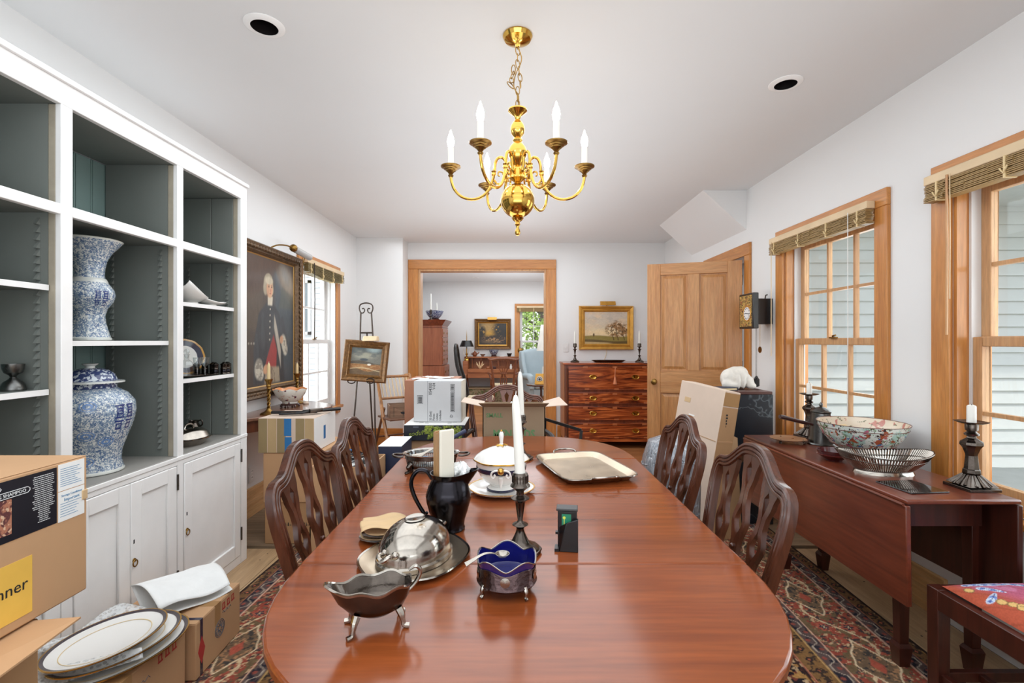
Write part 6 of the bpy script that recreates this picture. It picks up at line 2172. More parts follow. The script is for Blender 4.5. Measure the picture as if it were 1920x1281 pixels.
def ell(u, v, cx, cy, rx, ry, soft=.12, ang=0):
    ca, sa = math.cos(ang), math.sin(ang)
    p = ((u - cx) * ca + (v - cy) * sa) / rx
    q = (-(u - cx) * sa + (v - cy) * ca) / ry
    r = np.sqrt(p * p + q * q)
    return 1 - sm(1 - soft, 1 + soft, r)


def polym(u, v, pts, soft=.008):
    """soft mask of a convex polygon given anticlockwise"""
    m = np.ones_like(u)
    n = len(pts)
    for i in range(n):
        (x0, y0), (x1, y1) = pts[i], pts[(i + 1) % n]
        L = math.hypot(x1 - x0, y1 - y0)
        d = ((x1 - x0) * (v - y0) - (y1 - y0) * (u - x0)) / L
        m = m * sm(-soft, soft, d)
    return m


def portrait(u, v):
    n = fbm(u * 6, v * 6, 3)
    img = np.zeros(u.shape + (3,)) + cc(76, 66, 60)
    img = img * (.75 + .5 * n)[..., None]
    # curtain above, stormy sky with a pale cloud, grey green distance
    img = over(img, sm(.02, -.02, (v - 1.35 + .75 * u)) * sm(.50, .62, u), cc(74, 82, 88))
    img = over(img, sm(.5, .75, u) * sm(.62, .52, v) * .8, cc(66, 74, 80))
    img = over(img, ell(u, v, .86, .83, .20, .10, .7, -.4) * .9, cc(150, 138, 122))
    img = over(img, ell(u, v, .80, .90, .10, .05, .8, -.6) * .7, cc(128, 128, 124))
    img = over(img, polym(u, v, [(.66, .62), (1.02, .62), (1.02, .72), (.72, .80)], .02) * .7, cc(86, 90, 82))
    img = over(img, polym(u, v, [(-.02, 1.02), (-.02, .62), (.30, .72), (.74, 1.02)][::1], .03) * .75, cc(84, 64, 54))
    img = over(img, polym(u, v, [(.0, .45), (.30, .40), (.34, .75), (.0, .70)], .05) * .5, cc(96, 82, 68))
    # coat
    img = over(img, polym(u, v, [(.16, .02), (.78, .02), (.74, .40), (.66, .58), (.52, .655), (.42, .655), (.26, .56), (.17, .34)], .012), cc(58, 60, 64))
    img = over(img, polym(u, v, [(.62, .50), (.66, .30), (.80, .26), (.86, .34), (.74, .56)], .015), cc(62, 66, 72))
    img = over(img, (polym(u, v, [(.16, .02), (.78, .02), (.74, .40), (.66, .58), (.26, .56), (.17, .34)], .02) * (fbm(u * 18, v * 4, 9) > .52)) * .35, cc(78, 82, 88))
    # waistcoat edge and red waistcoat
    img = over(img, polym(u, v, [(.535, .03), (.70, .03), (.70, .28), (.60, .50), (.50, .655), (.47, .655), (.555, .46)], .008), cc(172, 164, 150))
    img = over(img, polym(u, v, [(.36, .12), (.60, .12), (.615, .28), (.545, .40), (.47, .30), (.40, .2)], .012), cc(150, 62, 62))
    img = over(img, polym(u, v, [(.36, .02), (.68, .02), (.66, .14), (.40, .15)], .015), cc(158, 146, 126))
    img = over(img, (polym(u, v, [(.36, .02), (.68, .02), (.66, .14), (.40, .15)], .01) * (fbm(u * 30, v * 14, 12) > .55)) * .7, cc(104, 88, 78))
    for k in range(6):
        img = over(img, ell(u, v, .478 - .002 * k, .60 - .048 * k, .009, .008, .3), cc(206, 198, 180))
    for k in range(3):
        img = over(img, ell(u, v, .08 + .045 * k, .33, .012, .009, .4) * .7, cc(170, 164, 150))
    # cuffs and hands
    for cx, cy, rx, ry, an in ((.26, .135, .075, .075, .6), (.30, .10, .05, .05, 0), (.77, .33, .055, .075, .5), (.80, .28, .05, .05, 0)):
        m = ell(u, v, cx, cy, rx, ry, .25, an)
        img = over(img, m, cc(188, 182, 166))
        img = over(img, m * (fbm(u * 40, v * 40, 4) > .55) * .7, cc(112, 106, 98))
    img = over(img, ell(u, v, .39, .13, .05, .035, .2, .3), cc(196, 150, 116))
    img = over(img, ell(u, v, .715, .36, .038, .032, .25, .3), cc(190, 146, 116))
    # wig, face
    img = over(img, ell(u, v, .445, .80, .092, .078, .10), cc(160, 148, 124))
    img = over(img, ell(u, v, .385, .76, .042, .055, .2), cc(164, 152, 130))
    img = over(img, ell(u, v, .520, .755, .025, .040, .2), cc(160, 148, 126))
    img = over(img, polym(u, v, [(.43, .63), (.52, .63), (.53, .70), (.43, .70)], .01), cc(206, 196, 176))
    img = over(img, ell(u, v, .470, .760, .062, .072, .10), cc(208, 166, 132))
    img = over(img, ell(u, v, .430, .752, .03, .055, .5) * .5, cc(170, 122, 94))
    img = over(img, ell(u, v, .455, .822, .075, .030, .3), cc(190, 178, 154))
    img = over(img, ell(u, v, .495, .745, .022, .02, .6) * .5, cc(206, 130, 108))
    for ex in (.452, .506):
        img = over(img, ell(u, v, ex, .774, .013, .0055, .3), cc(64, 48, 42))
        img = over(img, ell(u, v, ex, .787, .018, .003, .4) * .7, cc(110, 78, 60))
    img = over(img, ell(u, v, .484, .748, .007, .016, .5) * .6, cc(168, 112, 86))
    img = over(img, ell(u, v, .481, .722, .016, .0045, .4), cc(168, 80, 70))
    img *= (.86 + .28 * fbm(u * 60, v * 22, 6, 2))[..., None]
    return img


def frame_bars(t, w, h, fw, d, mat, inner=None, iw=.012):
    """Four mitred moulded bars around an upright opening of w x h, facing -y."""
    prof = [(0, 0), (0, -d * .55), (fw * .18, -d), (fw * .40, -d * .86), (fw * .62, -d * .60), (fw * .8, -d * .72), (fw, -d * .35), (fw, 0)]
    cs = [(-1, -1), (1, -1), (1, 1), (-1, 1)]
    for i in range(4):
        (ax, az), (bx, bz) = cs[i], cs[(i + 1) % 4]
        vs = []
        for (px, pz) in ((ax, az), (bx, bz)):
            for a, y in prof:
                q = fw - a
                vs.append((px * (w / 2 + q), y, pz * (h / 2 + q)))
        n = len(prof)
        fs = [(k, (k + 1) % n, n + (k + 1) % n, n + k) for k in range(n)] + [tuple(range(n))[::-1], tuple(range(n, 2 * n))]
        MB().add(vs, fs).build('frame_bar', mat, t, ang=20)
    if inner:
        for i in range(4):
            (ax, az), (bx, bz) = cs[i], cs[(i + 1) % 4]
            b = [(ax * w / 2, -d * .25, az * h / 2), (bx * w / 2, -d * .25, bz * h / 2), (bx * (w / 2 - iw), -d * .12, bz * (h / 2 - iw)), (ax * (w / 2 - iw), -d * .12, az * (h / 2 - iw))]
            f_ = [(p[0], 0, p[2]) for p in b]
            MB().hexa(f_, b).build('slip', inner, t)


M['carved'] = plain('carved_bronze_frame', rgb(104, 80, 56), .4, .35, var=.4, vs=40, bump=.8, bs=70)
M['carved_g'] = plain('carved_gilt_frame', rgb(118, 82, 42), .4, .3, var=.4, vs=40, bump=.9, bs=90)
M['giltf'] = plain('gilded_frame', rgb(206, 152, 66), .3, .5, var=.15, vs=14)
M['slipg'] = plain('gilt_slip', rgb(180, 140, 80), .35, .5)

# portrait on the left wall
t = thing('portrait_painting', 'large portrait of a gentleman in a powdered wig and red waistcoat in a carved frame', 'painting', (XL + .012, 3.905, 1.468), PI / 2)
frame_bars(t, .80, 1.02, .085, .06, M['carved'], M['slipg'], .014)
canvas('painted_canvas', .80, 1.02, 150, 190, portrait, M['canvas'], t, (0, -.010, 0))
MB().box(-.44, .44, -.008, .0, -.55, .55).build('backing', M['card_d'], t)
m = MB()
for k in range(22):
    x = -.46 + k * .92 / 21
    for z in (.553, -.553):
        m.ball((x, -.05, z), .016, 8, 5, 1.3, .5, .8)
for k in range(26):
    z = -.53 + k * 1.06 / 25
    m.ball((.445, -.05, z), .016, 8, 5, .8, .5, 1.2)
o = m.build('carved_leaf', M['carved'], t)
o['kind'] = 'stuff'
t = thing('picture_light', 'brass picture light with a long pale shade above the gentleman portrait', 'picture light', (XL + .02, 3.95, 2.06), PI / 2)
MB().tube([(-.12, -.01, -.02), (-.08, -.06, .02), (.0, -.10, .035), (.06, -.12, .03)], .006, 8).build('arm', M['oldbrass'], t)
MB().ball((.08, -.125, .028), .032, 16, 10, 1.1, 1, 1).build('end_cap', M['oldbrass'], t)
MB().tube([(.095, -.125, .024), (.40, -.125, .006)], [.028, .028], 18).build('shade', plain('frosted_shade', rgb(172, 170, 168), .3), t)
MB().tube([(.31, -.125, .0), (.30, -.11, -.06)], .004, 6).build('bracket', M['oldbrass'], t)


def seascape(u, v):
    n = fbm(u * 5, v * 5, 1)
    img = np.zeros(u.shape + (3,)) + cc(120, 120, 112)
    img = over(img, sm(.55, 1.0, v), cc(104, 112, 110))
    img = over(img, ell(u, v, .45, .72, .35, .12, .6) * .8, cc(168, 166, 148))
    img = over(img, sm(.45, .6, fbm(u * 4, v * 8, 5)) * sm(.6, .7, v) * .6, cc(84, 92, 96))
    img = over(img, ell(u, v, .72, .95, .2, .1, .7) * .8, cc(176, 196, 196))
    img = over(img, sm(.50, .47, v - .05 * np.sin(u * 5) + .03 * n), cc(92, 84, 74))
    img = over(img, ell(u, v, .44, .56, .13, .045, .2), cc(78, 84, 90))
    img = over(img, sm(.40, .38, v), cc(150, 104, 66))
    img = over(img, (fbm(u * 10, v * 30, 7) > .55) * sm(.42, .38, v) * .6, cc(184, 150, 104))
    img = over(img, sm(.20, .16, v - .05 * np.sin(u * 8)) * .85, cc(94, 80, 64))
    img = over(img, ell(u, v, .62, .39, .06, .035, .2), cc(226, 220, 206))
    img = over(img, (np.abs(v - .2 - .06 * np.sin(u * 4)) < .018) * .8, cc(196, 176, 140))
    return img * (.85 + .3 * fbm(u * 40, v * 40, 9, 2))[..., None]


def meadow(u, v):
    img = np.zeros(u.shape + (3,)) + cc(220, 200, 168)
    img = over(img, sm(.3, .9, v), cc(206, 192, 176))
    img = over(img, sm(.45, .65, fbm(u * 4 + v * 2, v * 7, 2)) * .6, cc(226, 196, 160))
    img = over(img, sm(.5, .62, fbm(u * 5, v * 9, 6)) * .4 * sm(.4, .8, v), cc(184, 172, 160))
    img = over(img, ell(u, v, .42, .35, .4, .1, .8) * .7, cc(240, 212, 160))
    img = over(img, sm(.27, .24, v - .02 * np.sin(u * 6)), cc(146, 128, 66))
    img = over(img, ell(u, v, .22, .29, .02, .05, .3), cc(92, 70, 44))
    img = over(img, sm(.14, .11, v - .03 * np.sin(u * 5 + 1)), cc(104, 84, 48))
    img = over(img, sm(.07, .05, v + .05 * (u - .5)) * sm(.7, .5, u), cc(196, 168, 120))
    for x in (.66, .76, .90):
        img = over(img, (np.abs(u - x - .02 * np.sin(v * 14)) < .008) * (v > .12) * (v < .40), cc(84, 60, 40))
    crown = np.maximum.reduce([ell(u, v, .62, .46, .13, .16, .4), ell(u, v, .76, .52, .14, .19, .4), ell(u, v, .92, .44, .12, .15, .4), ell(u, v, .8, .30, .22, .07, .4)])
    img = over(img, crown * (fbm(u * 24, v * 20, 11) > .46) * .9, cc(150, 106, 60))
    img = over(img, crown * (fbm(u * 34, v * 28, 14) > .58) * .9, cc(96, 70, 42))
    return img * (.9 + .2 * fbm(u * 40, v * 40, 9, 2))[..., None]


def dusk(u, v):
    img = np.zeros(u.shape + (3,)) + cc(50, 42, 34)
    img = over(img, ell(u, v, .40, .72, .30, .30, .4), cc(196, 150, 64))
    img = over(img, ell(u, v, .30, .82, .25, .2, .6) * .6, cc(150, 128, 96))
    tr_ = np.maximum(ell(u, v, .12, .62, .14, .22, .4), ell(u, v, .80, .70, .30, .38, .4))
    img = over(img, tr_ * (fbm(u * 16, v * 16, 3) > .36), cc(44, 40, 36))
    img = over(img, sm(.44, .34, v + .05 * np.sin(u * 9)), cc(58, 46, 38))
    img = over(img, ell(u, v, .45, .18, .30, .08, .5) * .7, cc(116, 92, 62))
    img = over(img, sm(.58, .64, fbm(u * 22, v * 22, 8)) * ell(u, v, .55, .28, .35, .16, .5), cc(168, 126, 82))
    return img * (.8 + .4 * fbm(u * 30, v * 30, 2, 2))[..., None]


# landscape on the back wall
p0, p1 = at(1085, 574, YB), at(1187, 656, YB)
w_, h_ = p1.x - p0.x, p0.z - p1.z
t = thing('landscape_painting', 'gilt framed meadow landscape with trees on the back wall above the chest', 'painting', ((p0.x + p1.x) / 2, YB - .004, (p0.z + p1.z) / 2))
frame_bars(t, w_ - .14, h_ - .14, .07, .05, M['giltf'], M['giltf'], .01)
canvas('painted_canvas', w_ - .14, h_ - .14, 100, 80, meadow, M['canvas'], t, (0, -.006, 0))
t = thing('picture_light', 'brass box picture light above the gilt meadow landscape', 'picture light', ((p0.x + p1.x) / 2 + .01, YB - .03, p0.z + .045))
MB().hexa([(-.10, -.09, -.04), (.10, -.09, -.04), (.10, -.03, -.04), (-.10, -.03, -.04)], [(-.10, -.06, .012), (.10, -.06, .012), (.10, -.03, .012), (-.10, -.03, .012)]).build('shade', M['giltf'], t, bev=.004)
MB().tube([(0, -.035, .0), (0, .02, -.01), (0, .025, -.06)], .006, 8).build('arm', M['brass'], t)
MB().tube([(0, .024, -h_ - .04), (-.01, .024, -h_ - .12), (-.04, .024, -h_ - .2), (-.035, .022, -h_ - .27)], .003, 6).build('cord', M['candle_y'], t)

# ================================================================ half round table and its wares
t = thing('side_table', 'brown side table with a rounded end against the left wall under the portrait', 'table', (XL + .012, 3.80, 0))
po = [(.0, -.58), (.15, -.515), (.30, -.30), (.445, -.075)] + [(.33 + .15 * math.cos(a), .12 + .22 * math.sin(a)) for a in [-.75 + 2.1 * k / 10 for k in range(11)]] + [(.22, .46), (.0, .54)]
MB().prism(po, .760, .785).build('table_top', wood('brown_table_top', rgb(112, 74, 56), rgb(146, 104, 82), 'y', .8, .25, .4), t, bev=.005)
MB().prism([(x * .9, y * .93) for x, y in po], .68, .760).build('apron', M['chairwood_x'], t)
for x, y in ((.03, -.48), (.34, -.05), (.34, .22), (.03, .44)):
    MB().taper((x, y), 0, .69, .028, .045).build('leg', M['chairwood_x'], t)


def twist_stick(label, loc, cz):
    t = thing('candlestick', label, 'candlestick', loc, 0)
    m = MB().lathe([(0, 0), (.056, 0), (.058, .006), (.050, .012), (.030, .020), (.016, .034), (.012, .044)], 28, rfn=lambda a, i: 1 + .05 * math.cos(8 * a) if i in (1, 2, 3) else 1)
    for q in range(2):
        m.tube([(.0065 * math.cos(k * .55 + q * PI), .0065 * math.sin(k * .55 + q * PI), .042 + k * .0052) for k in range(27)], .0068, 7)
    m.lathe([(.010, .18), (.016, .186), (.012, .194), (.018, .204), (.015, .212), (.020, .235), (.028, .250), (.028, .254), (.012, .253), (0, .252)], 24)
    m.build('twisted_stem', M['oldbrass'], t)
    candle(t, .25, cz, .0115, M['candle_y'], (.0, 0), .9)


twist_stick('brass twisted candlestick with yellow candle in front of the portrait', (-1.755, 3.49, .785), .375)
twist_stick('brass twisted candlestick with yellow candle behind the scalloped bowl', (-1.835, 4.13, .785), .345)
t = thing('scalloped_bowl', 'scalloped china bowl with orange lining on a dark wooden stand', 'bowl', (-1.775, 3.87, .785))
m = MB().lathe([(.060, .018), (.066, .020), (.068, .028), (.055, .032), (0, .032)], 28)
for k in range(8):
    a = k * PI / 4 + .2
    m.tube([(.062 * math.cos(a), .062 * math.sin(a), .022), (.072 * math.cos(a), .072 * math.sin(a), .010), (.066 * math.cos(a), .066 * math.sin(a), .004)], .006, 7)
m.build('wood_stand', M['rosewood'], t)
sc8 = lambda a: .012 * abs(math.sin(4 * a)) ** 1.2
MB().lathe([(0, .033), (.056, .033), (.058, .046), (.085, .068), (.112, .105), (.128, .138), (.1275, .141)], 72, zfn=lambda a, i: sc8(a) if i >= 5 else 0, rfn=lambda a, i: 1 + (.03 * math.cos(8 * a) if i >= 5 else 0)).build('bowl_wall', M['imari'], t)
MB().lathe([(.128, .141), (.126, .140), (.110, .108), (.083, .073), (.05, .052), (0, .05)], 72, zfn=lambda a, i: sc8(a) if i <= 1 else 0, rfn=lambda a, i: 1 + (.03 * math.cos(8 * a) if i <= 1 else 0)).build('lining', M['orangeglaze'], t)
MB().lathe([(0, .005), (.022, .0), (.024, .010), (.014, .022), (0, .024)], 14).build('pebble', M['card_p'], None, (-1.73, 4.06, .786))
tag(bpy.context.scene.objects['pebble'], 'small pinkish stone beside the scalloped bowl on the side table', 'stone')

# ================================================================ easel with landscape, folding chair, tray, board
ex, ey = -1.575, 5.25
t = thing('easel', 'bronzed metal display easel with scrolled top in the left corner', 'easel', (ex, ey, 0))
lz = 1.62
for nm, pa in (('leg', [(-.125, -.16, 0), (-.085, .03, 1.28), (-.082, .05, lz)]), ('leg', [(.145, -.16, 0), (.06, .03, 1.28), (.035, .05, lz)]), ('leg', [(-.02, .34, 0), (-.03, .10, 1.40)])):
    MB().tube(pa, .009, 8).build(nm, M['iron'], t)
MB().tube([(-.083, .03, 1.405), (.05, .03, 1.405)], .009, 8).build('crossbar', M['iron'], t)
sc_l = [(-.082, .05, lz), (-.098, .05, lz + .05), (-.085, .05, lz + .095), (-.024, .05, lz + .112), (.037, .05, lz + .095), (.05, .05, lz + .05), (.035, .05, lz)]
MB().tube(sc_l, .0075, 8).build('scroll', M['iron'], t)
for s in (-1, 1):
    cx_ = -.024
    MB().tube([(cx_ + s * .070, .05, lz + .035), (cx_ + s * .055, .05, lz + .005), (cx_ + s * .030, .05, lz + .005), (cx_ + s * .016, .05, lz + .030), (cx_ + s * .026, .05, lz + .052), (cx_ + s * .042, .05, lz + .048)], .0065, 8).build('scroll', M['iron'], t)
    q = -.02 + s * .10
    MB().tube([(q + .040 * math.cos(k * PI / 8), -.145, .895 + .028 * math.sin(k * PI / 8)) for k in range(16)], .006, 6, True).tube([(q - .04, -.145, .892), (q - .04, .0, .90)], .005, 6).build('hook', M['iron'], t)

pw, ph = .475, .435
t = thing('easel_painting', 'small stormy landscape in a carved gilt frame standing on the easel', 'painting', (at(685, 678, 5.15).x, 5.17, at(685, 678, 5.15).z))
t.rotation_euler = (math.radians(-7), math.radians(4.5), math.radians(3))
frame_bars(t, pw - .15, ph - .14, .072, .05, M['carved_g'], M['carved_g'], .008)
canvas('painted_canvas', pw - .15, ph - .14, 90, 80, seascape, M['canvas'], t, (0, -.008, 0))
MB().box(-pw / 2 + .02, pw / 2 - .02, 0, .02, -ph / 2 + .02, ph / 2 - .02).build('backing', M['paperw'], t)
t = thing('picture_light', 'cream box picture light on top of the easel landscape', 'picture light', (at(695, 634, 5.12).x, 5.13, at(695, 634, 5.12).z - .010))
MB().hexa([(-.07, -.08, -.022), (.08, -.08, -.022), (.08, .04, -.022), (-.09, .04, -.022)], [(-.065, -.05, .03), (.075, -.05, .03), (.075, .03, .03), (-.065, .03, .03)]).build('shade', M['railc'], t, bev=.006)

FCX, FCY = -1.30, 5.55
bam = wood('bamboo_chair_wood', rgb(128, 82, 44), rgb(192, 134, 78), 'z', 2, .35, .3)
dkb = wood('dark_chair_wood', rgb(88, 56, 38), rgb(126, 84, 58), 'z', 2, .4, .2)
t = thing('folding_chair', 'wooden folding chair with spindle back standing below the easel painting', 'chair', (FCX, FCY, 0), math.radians(35))
# local: front is -y
for s in (-1, 1):
    x = s * .20
    MB().tube([(x, -.30, .0), (x, -.05, .46), (x, .16, .92)], [.019, .021, .018], 8).build('leg', bam, t)
    MB().tube([(x * .86, .34, 0), (x * .86, .0, .56)], .015, 8).build('leg', dkb, t)
MB().tube([(-.20, .165, .90), (.20, .165, .90)], .017, 8).build('top_rail', bam, t)
MB().tube([(-.20, .055, .66), (.20, .055, .66)], .014, 8).build('back_rail', bam, t)
for k in range(8):
    x = -.155 + k * .31 / 7
    MB().tube([(x, .055, .66), (x, .165, .90)], .0065, 6).build('spindle', M['railc'], t)
for k in range(6):
    y = -.30 + k * .066
    MB().box(-.215, .215, y, y + .058, .452, .47).build('seat_slat', dkb, t, bev=.003)
MB().tube([(-.20, -.21, .17), (.20, -.21, .17)], .011, 8).build('stretcher', bam, t)
MB().tube([(-.17, .22, .2), (.17, .22, .2)], .011, 8).build('stretcher', dkb, t)
t = thing('letter_tray', 'small wooden letter tray with a scooped front on the folding chair', 'tray', (FCX + .06, FCY - .10, .472), math.radians(20))
wt = wood('walnut_tray', rgb(112, 84, 66), rgb(156, 124, 100), 'x', 2, .5)
a, b, h = .15, .12, .135
MB().box(-a, a, b - .012, b, 0, h).box(-a, -a + .012, -b, b - .012, 0, h).box(a - .012, a, -b, b - .012, 0, h).box(-a, a, -b, b, 0, .01).build('tray_body', wt, t, bev=.002)
m = MB()
N = 16
for k in range(N):
    xa, xb = -a + .012 + (2 * a - .024) * k / N, -a + .012 + (2 * a - .024) * (k + 1) / N
    f = lambda x: h - .06 * max(0, 1 - (x / (a * .72)) ** 2) ** .6
    m.hexa([(xa, -b, .01), (xb, -b, .01), (xb, -b + .012, .01), (xa, -b + .012, .01)], [(xa, -b, f(xa)), (xb, -b, f(xb)), (xb, -b + .012, f(xb)), (xa, -b + .012, f(xa))])
m.build('scooped_front', wt, t)
MB().prism([(-.032, .0), (.032, .0), (.022, -.02), (0, -.028), (-.022, -.02)], 0, .001, Matrix(((1, 0, 0, 0), (0, 0, -1, -b - .0005), (0, 1, 0, .062), (0, 0, 0, 1)))).build('finger_hole', M['ink'], t)
t = thing('wood_board', 'pale wooden board leaning beside the opening to the parlour', 'board', (at(769, 790, 6.05).x, 6.04, 0), 0)
MB().hexa([(-.045, -.10, 0), (.055, -.10, 0), (.055, -.075, 0), (-.045, -.075, 0)], [(-.075, .02, .905), (-.010, .02, .915), (-.010, .045, .915), (-.075, .045, .905)]).build('board_face', M['pine_pale'], t, bev=.003)

# ================================================================ chest of drawers
QX0, QX1, QY0, QY1 = .645, 1.85, 5.90, 6.40
t = thing('chest_of_drawers', 'mahogany chest of four drawers with oval brass pulls against the back wall', 'chest', ((QX0 + QX1) / 2, (QY0 + QY1) / 2, 0))
a, b = (QX1 - QX0) / 2, (QY1 - QY0) / 2
MB().box(-a + .01, a - .01, -b + .02, b, .10, 1.022).build('carcase', M['chestwood'], t)
MB().box(-a - .006, -a + .0105, -b + .03, b, .10, 1.022).build('side_board', M['chestside'], t)
MB().box(-a - .02, a + .02, -b - .015, b, 1.024, 1.048).build('top', M['flame'], t, bev=.004)
MB().box(-a + .035, a - .035, -b + .008, -b + .024, .985, 1.022).build('frieze', M['chestwood'], t)
rows = [(.735, .985, True), (.553, .722, False), (.352, .540, False), (.150, .339, False)]
rows = []
for y0_, y1_ in ((686, 732), (736, 758), (762, 789), (793, 823)):
    z1_ = 1.31 - (y0_ - 640.5) * 5.9 / F
    z0_ = 1.31 - (y1_ - 640.5) * 5.9 / F
    rows.append((z0_, z1_))
pull_mb = MB().lathe([(0, 0), (1.0, .0), (1.0, .002), (.8, .004), (.7, .003), (0, .005)], 24, (0, 0, 0), .046, .029, M=Matrix.Rotation(PI / 2, 4, 'X'))
for z0_, z1_ in rows:
    d = MB().box(-a + .045, a - .045, -b + .0, -b + .02, z0_ + .003, z1_ - .003).build('drawer', M['flame'], t, bev=.003)
    MB().box(-a + .047, a - .047, -b - .0015, -b, z1_ - .012, z1_ - .006).box(-a + .047, a - .047, -b - .0015, -b, z0_ + .006, z0_ + .012).build('crossbanding', M['chestwood'], d)
    for x in (-.38, -.02, .34):
        MB().box(x, x + .055, -b - .0016, -b, z1_ - .03, z1_ - .006).build('inlay', M['inlay'], d)
        MB().box(x + .02, x + .075, -b - .0016, -b, z0_ + .006, z0_ + .024).build('inlay', M['inlay'], d)
    for s in (-1, 1):
        zc = (z0_ + z1_) / 2 + (.012 if z1_ - z0_ > .25 else 0)
        p = MB()
        p.v, p.f = list(pull_mb.v), list(pull_mb.f)
        p.tube([(-.034, -.006, .004), (-.034, -.016, 0), (-.026, -.018, -.016), (0, -.018, -.022), (.026, -.018, -.016), (.034, -.016, 0), (.034, -.006, .004)], .0035, 6)
        p.build('pull', M['brass'], d, (s * .258, -b, zc))
for s in (-1, 1):
    MB().lathe([(.020, .14), (.024, .15), (.019, .16), (.019, .90), (.024, .915), (.02, .93), (.022, .98)], 16, (s * (a - .018), -b + .012, 0), rfn=lambda aa, i: 1).build('column', M['chairwood_x'], t)
    MB().prism([(-a if s < 0 else a, .0), ((-a + .10) * 1 if s < 0 else a - .10, .0), (-a + .13 if s < 0 else a - .13, .07), (-a + .22 if s < 0 else a - .22, .105), (-a if s < 0 else a, .105)], 0, .025, Matrix(((1, 0, 0, 0), (0, 0, -1, -b + .03), (0, 1, 0, 0), (0, 0, 0, 1)))).build('foot', M['chestwood'], t)
    MB().box(s * a - .02 * (s > 0), s * a + .02 * (s < 0), b - .12, b, 0, .10).build('foot', M['chestwood'], t)
MB().box(-a + .02, a - .02, -b + .006, -b + .022, .085, .135).build('base_moulding', M['flame'], t)
kz = 1.31 - (688 - 640.5) * 5.9 / F
kx = at(1154, 690, 5.88).x - t.location.x
MB().tube([(kx, -b - .004, kz), (kx, -b - .012, kz - .01), (kx - .004, -b - .012, kz - .12)], .005, 8).lathe([(.004, .0), (.010, -.015), (.012, -.03), (.024, -.10), (.02, -.102), (0, -.10)], 12, (kx - .004, -b - .012, kz - .11)).build('key_tassel', plain('salmon_tassel', rgb(206, 128, 88), .8), t)
for px, lb in ((1078, 'silver candlestick on the left of the chest of drawers'), (1199, 'silver candlestick on the right of the chest of drawers by the door')):
    p = at(px, 680, 6.12)
    round_stick(lb, (p.x, 6.12, 1.0485), .238, M['silver_d'], .40, (0, 0), .015)
t = thing('tray', 'oval silver tray lying on the chest of drawers under the landscape', 'tray', (at(1141, 678, 6.08).x, 6.08, 1.0485))
MB().lathe([(0, .004), (.8, .002), (.95, .022), (1.0, .028), (.97, .026), (.82, .008), (0, .008)], 48, (0, 0, 0), .215, .12, rfn=lambda aa, i: 1 + (.025 * math.cos(16 * aa) if i in (2, 3, 4) else 0)).build('tray_body', M['silver_d'], t)

# ================================================================ right corner behind the dining table
# clock on its bracket
t = thing('wall_clock', 'black cased wall clock with a gilt face and hanging weights on the right wall', 'clock', (XR, 3.815, 1.41), -PI / 2)
# local: x along the wall (towards the camera), y into the wall; the face looks along -y
MB().box(-.060, .050, -.125, 0, .035, .235).build('bracket', M['blackw'], t, bev=.003)
MB().box(-.113, .113, -.186, -.140, 0, .277).build('case', M['blackw'], t, bev=.006)
MB().box(-.035, .030, -.140, -.125, .06, .21).build('movement', M['blackw'], t)
MB().box(-.096, .096, -.1885, -.186, .018, .260).build('gilt_face', motif('gilt_scroll_face', rgb(196, 160, 86), [(70, .50, .54, rgb(64, 52, 36), 1.5), (50, .60, .63, rgb(150, 70, 50), .8)], .35, .2), t)
dl_ = MB().lathe([(0, 0), (.054, 0), (.052, .003), (0, .0035)], 30, M=T((.028, -.1885, .118), 0, PI / 2)).build('dial', M['sash_white'], t)
MB().lathe([(.052, 0), (.061, .001), (.059, .005), (.052, .004)], 30, M=T((.028, -.1885, .118), 0, PI / 2)).build('bezel', M['giltf'], t)
m = MB()
for k in range(12):
    m.box(-.003, .003, -.1930, -.1922, .036, .046, T((.028, 0, .118)) @ Matrix.Rotation(k * PI / 6, 4, 'Y'))
m.box(-.0022, .0022, -.1940, -.1932, 0, .037, T((.028, 0, .118)) @ Matrix.Rotation(1.7, 4, 'Y')).box(-.0028, .0028, -.1940, -.1932, 0, .026, T((.028, 0, .118)) @ Matrix.Rotation(-1.5, 4, 'Y'))
m.build('hand', M['ink'], dl_)
MB().tube([(.03, -.05, .235), (.03, -.045, .262), (.025, -.03, .266)], .005, 6).build('hook', M['iron'], t)
for k, (x, y) in enumerate(((.055, -.135), (.010, -.105))):
    c = MB().tube([(x, y, .07), (x, y, -.375)], .0016, 5).build('chain', M['pewter'], t)
    MB().lathe([(.003, -.370), (.009, -.38), (.013, -.39), (.020, -.395), (.020, -.448), (.016, -.452), (0, -.452)], 14, (x, y, 0)).build('weight', M['black'], c)
pn_ = MB().tube([(.02, -.085, .04), (.02, -.085, -.19)], .0016, 5).build('pendulum', M['oldbrass'], t)
MB().lathe([(0, -.003), (.025, -.002), (.025, .002), (0, .003)], 20, M=T((.02, -.085, -.165), 0, PI / 2)).build('bob', M['oldbrass'], pn_)

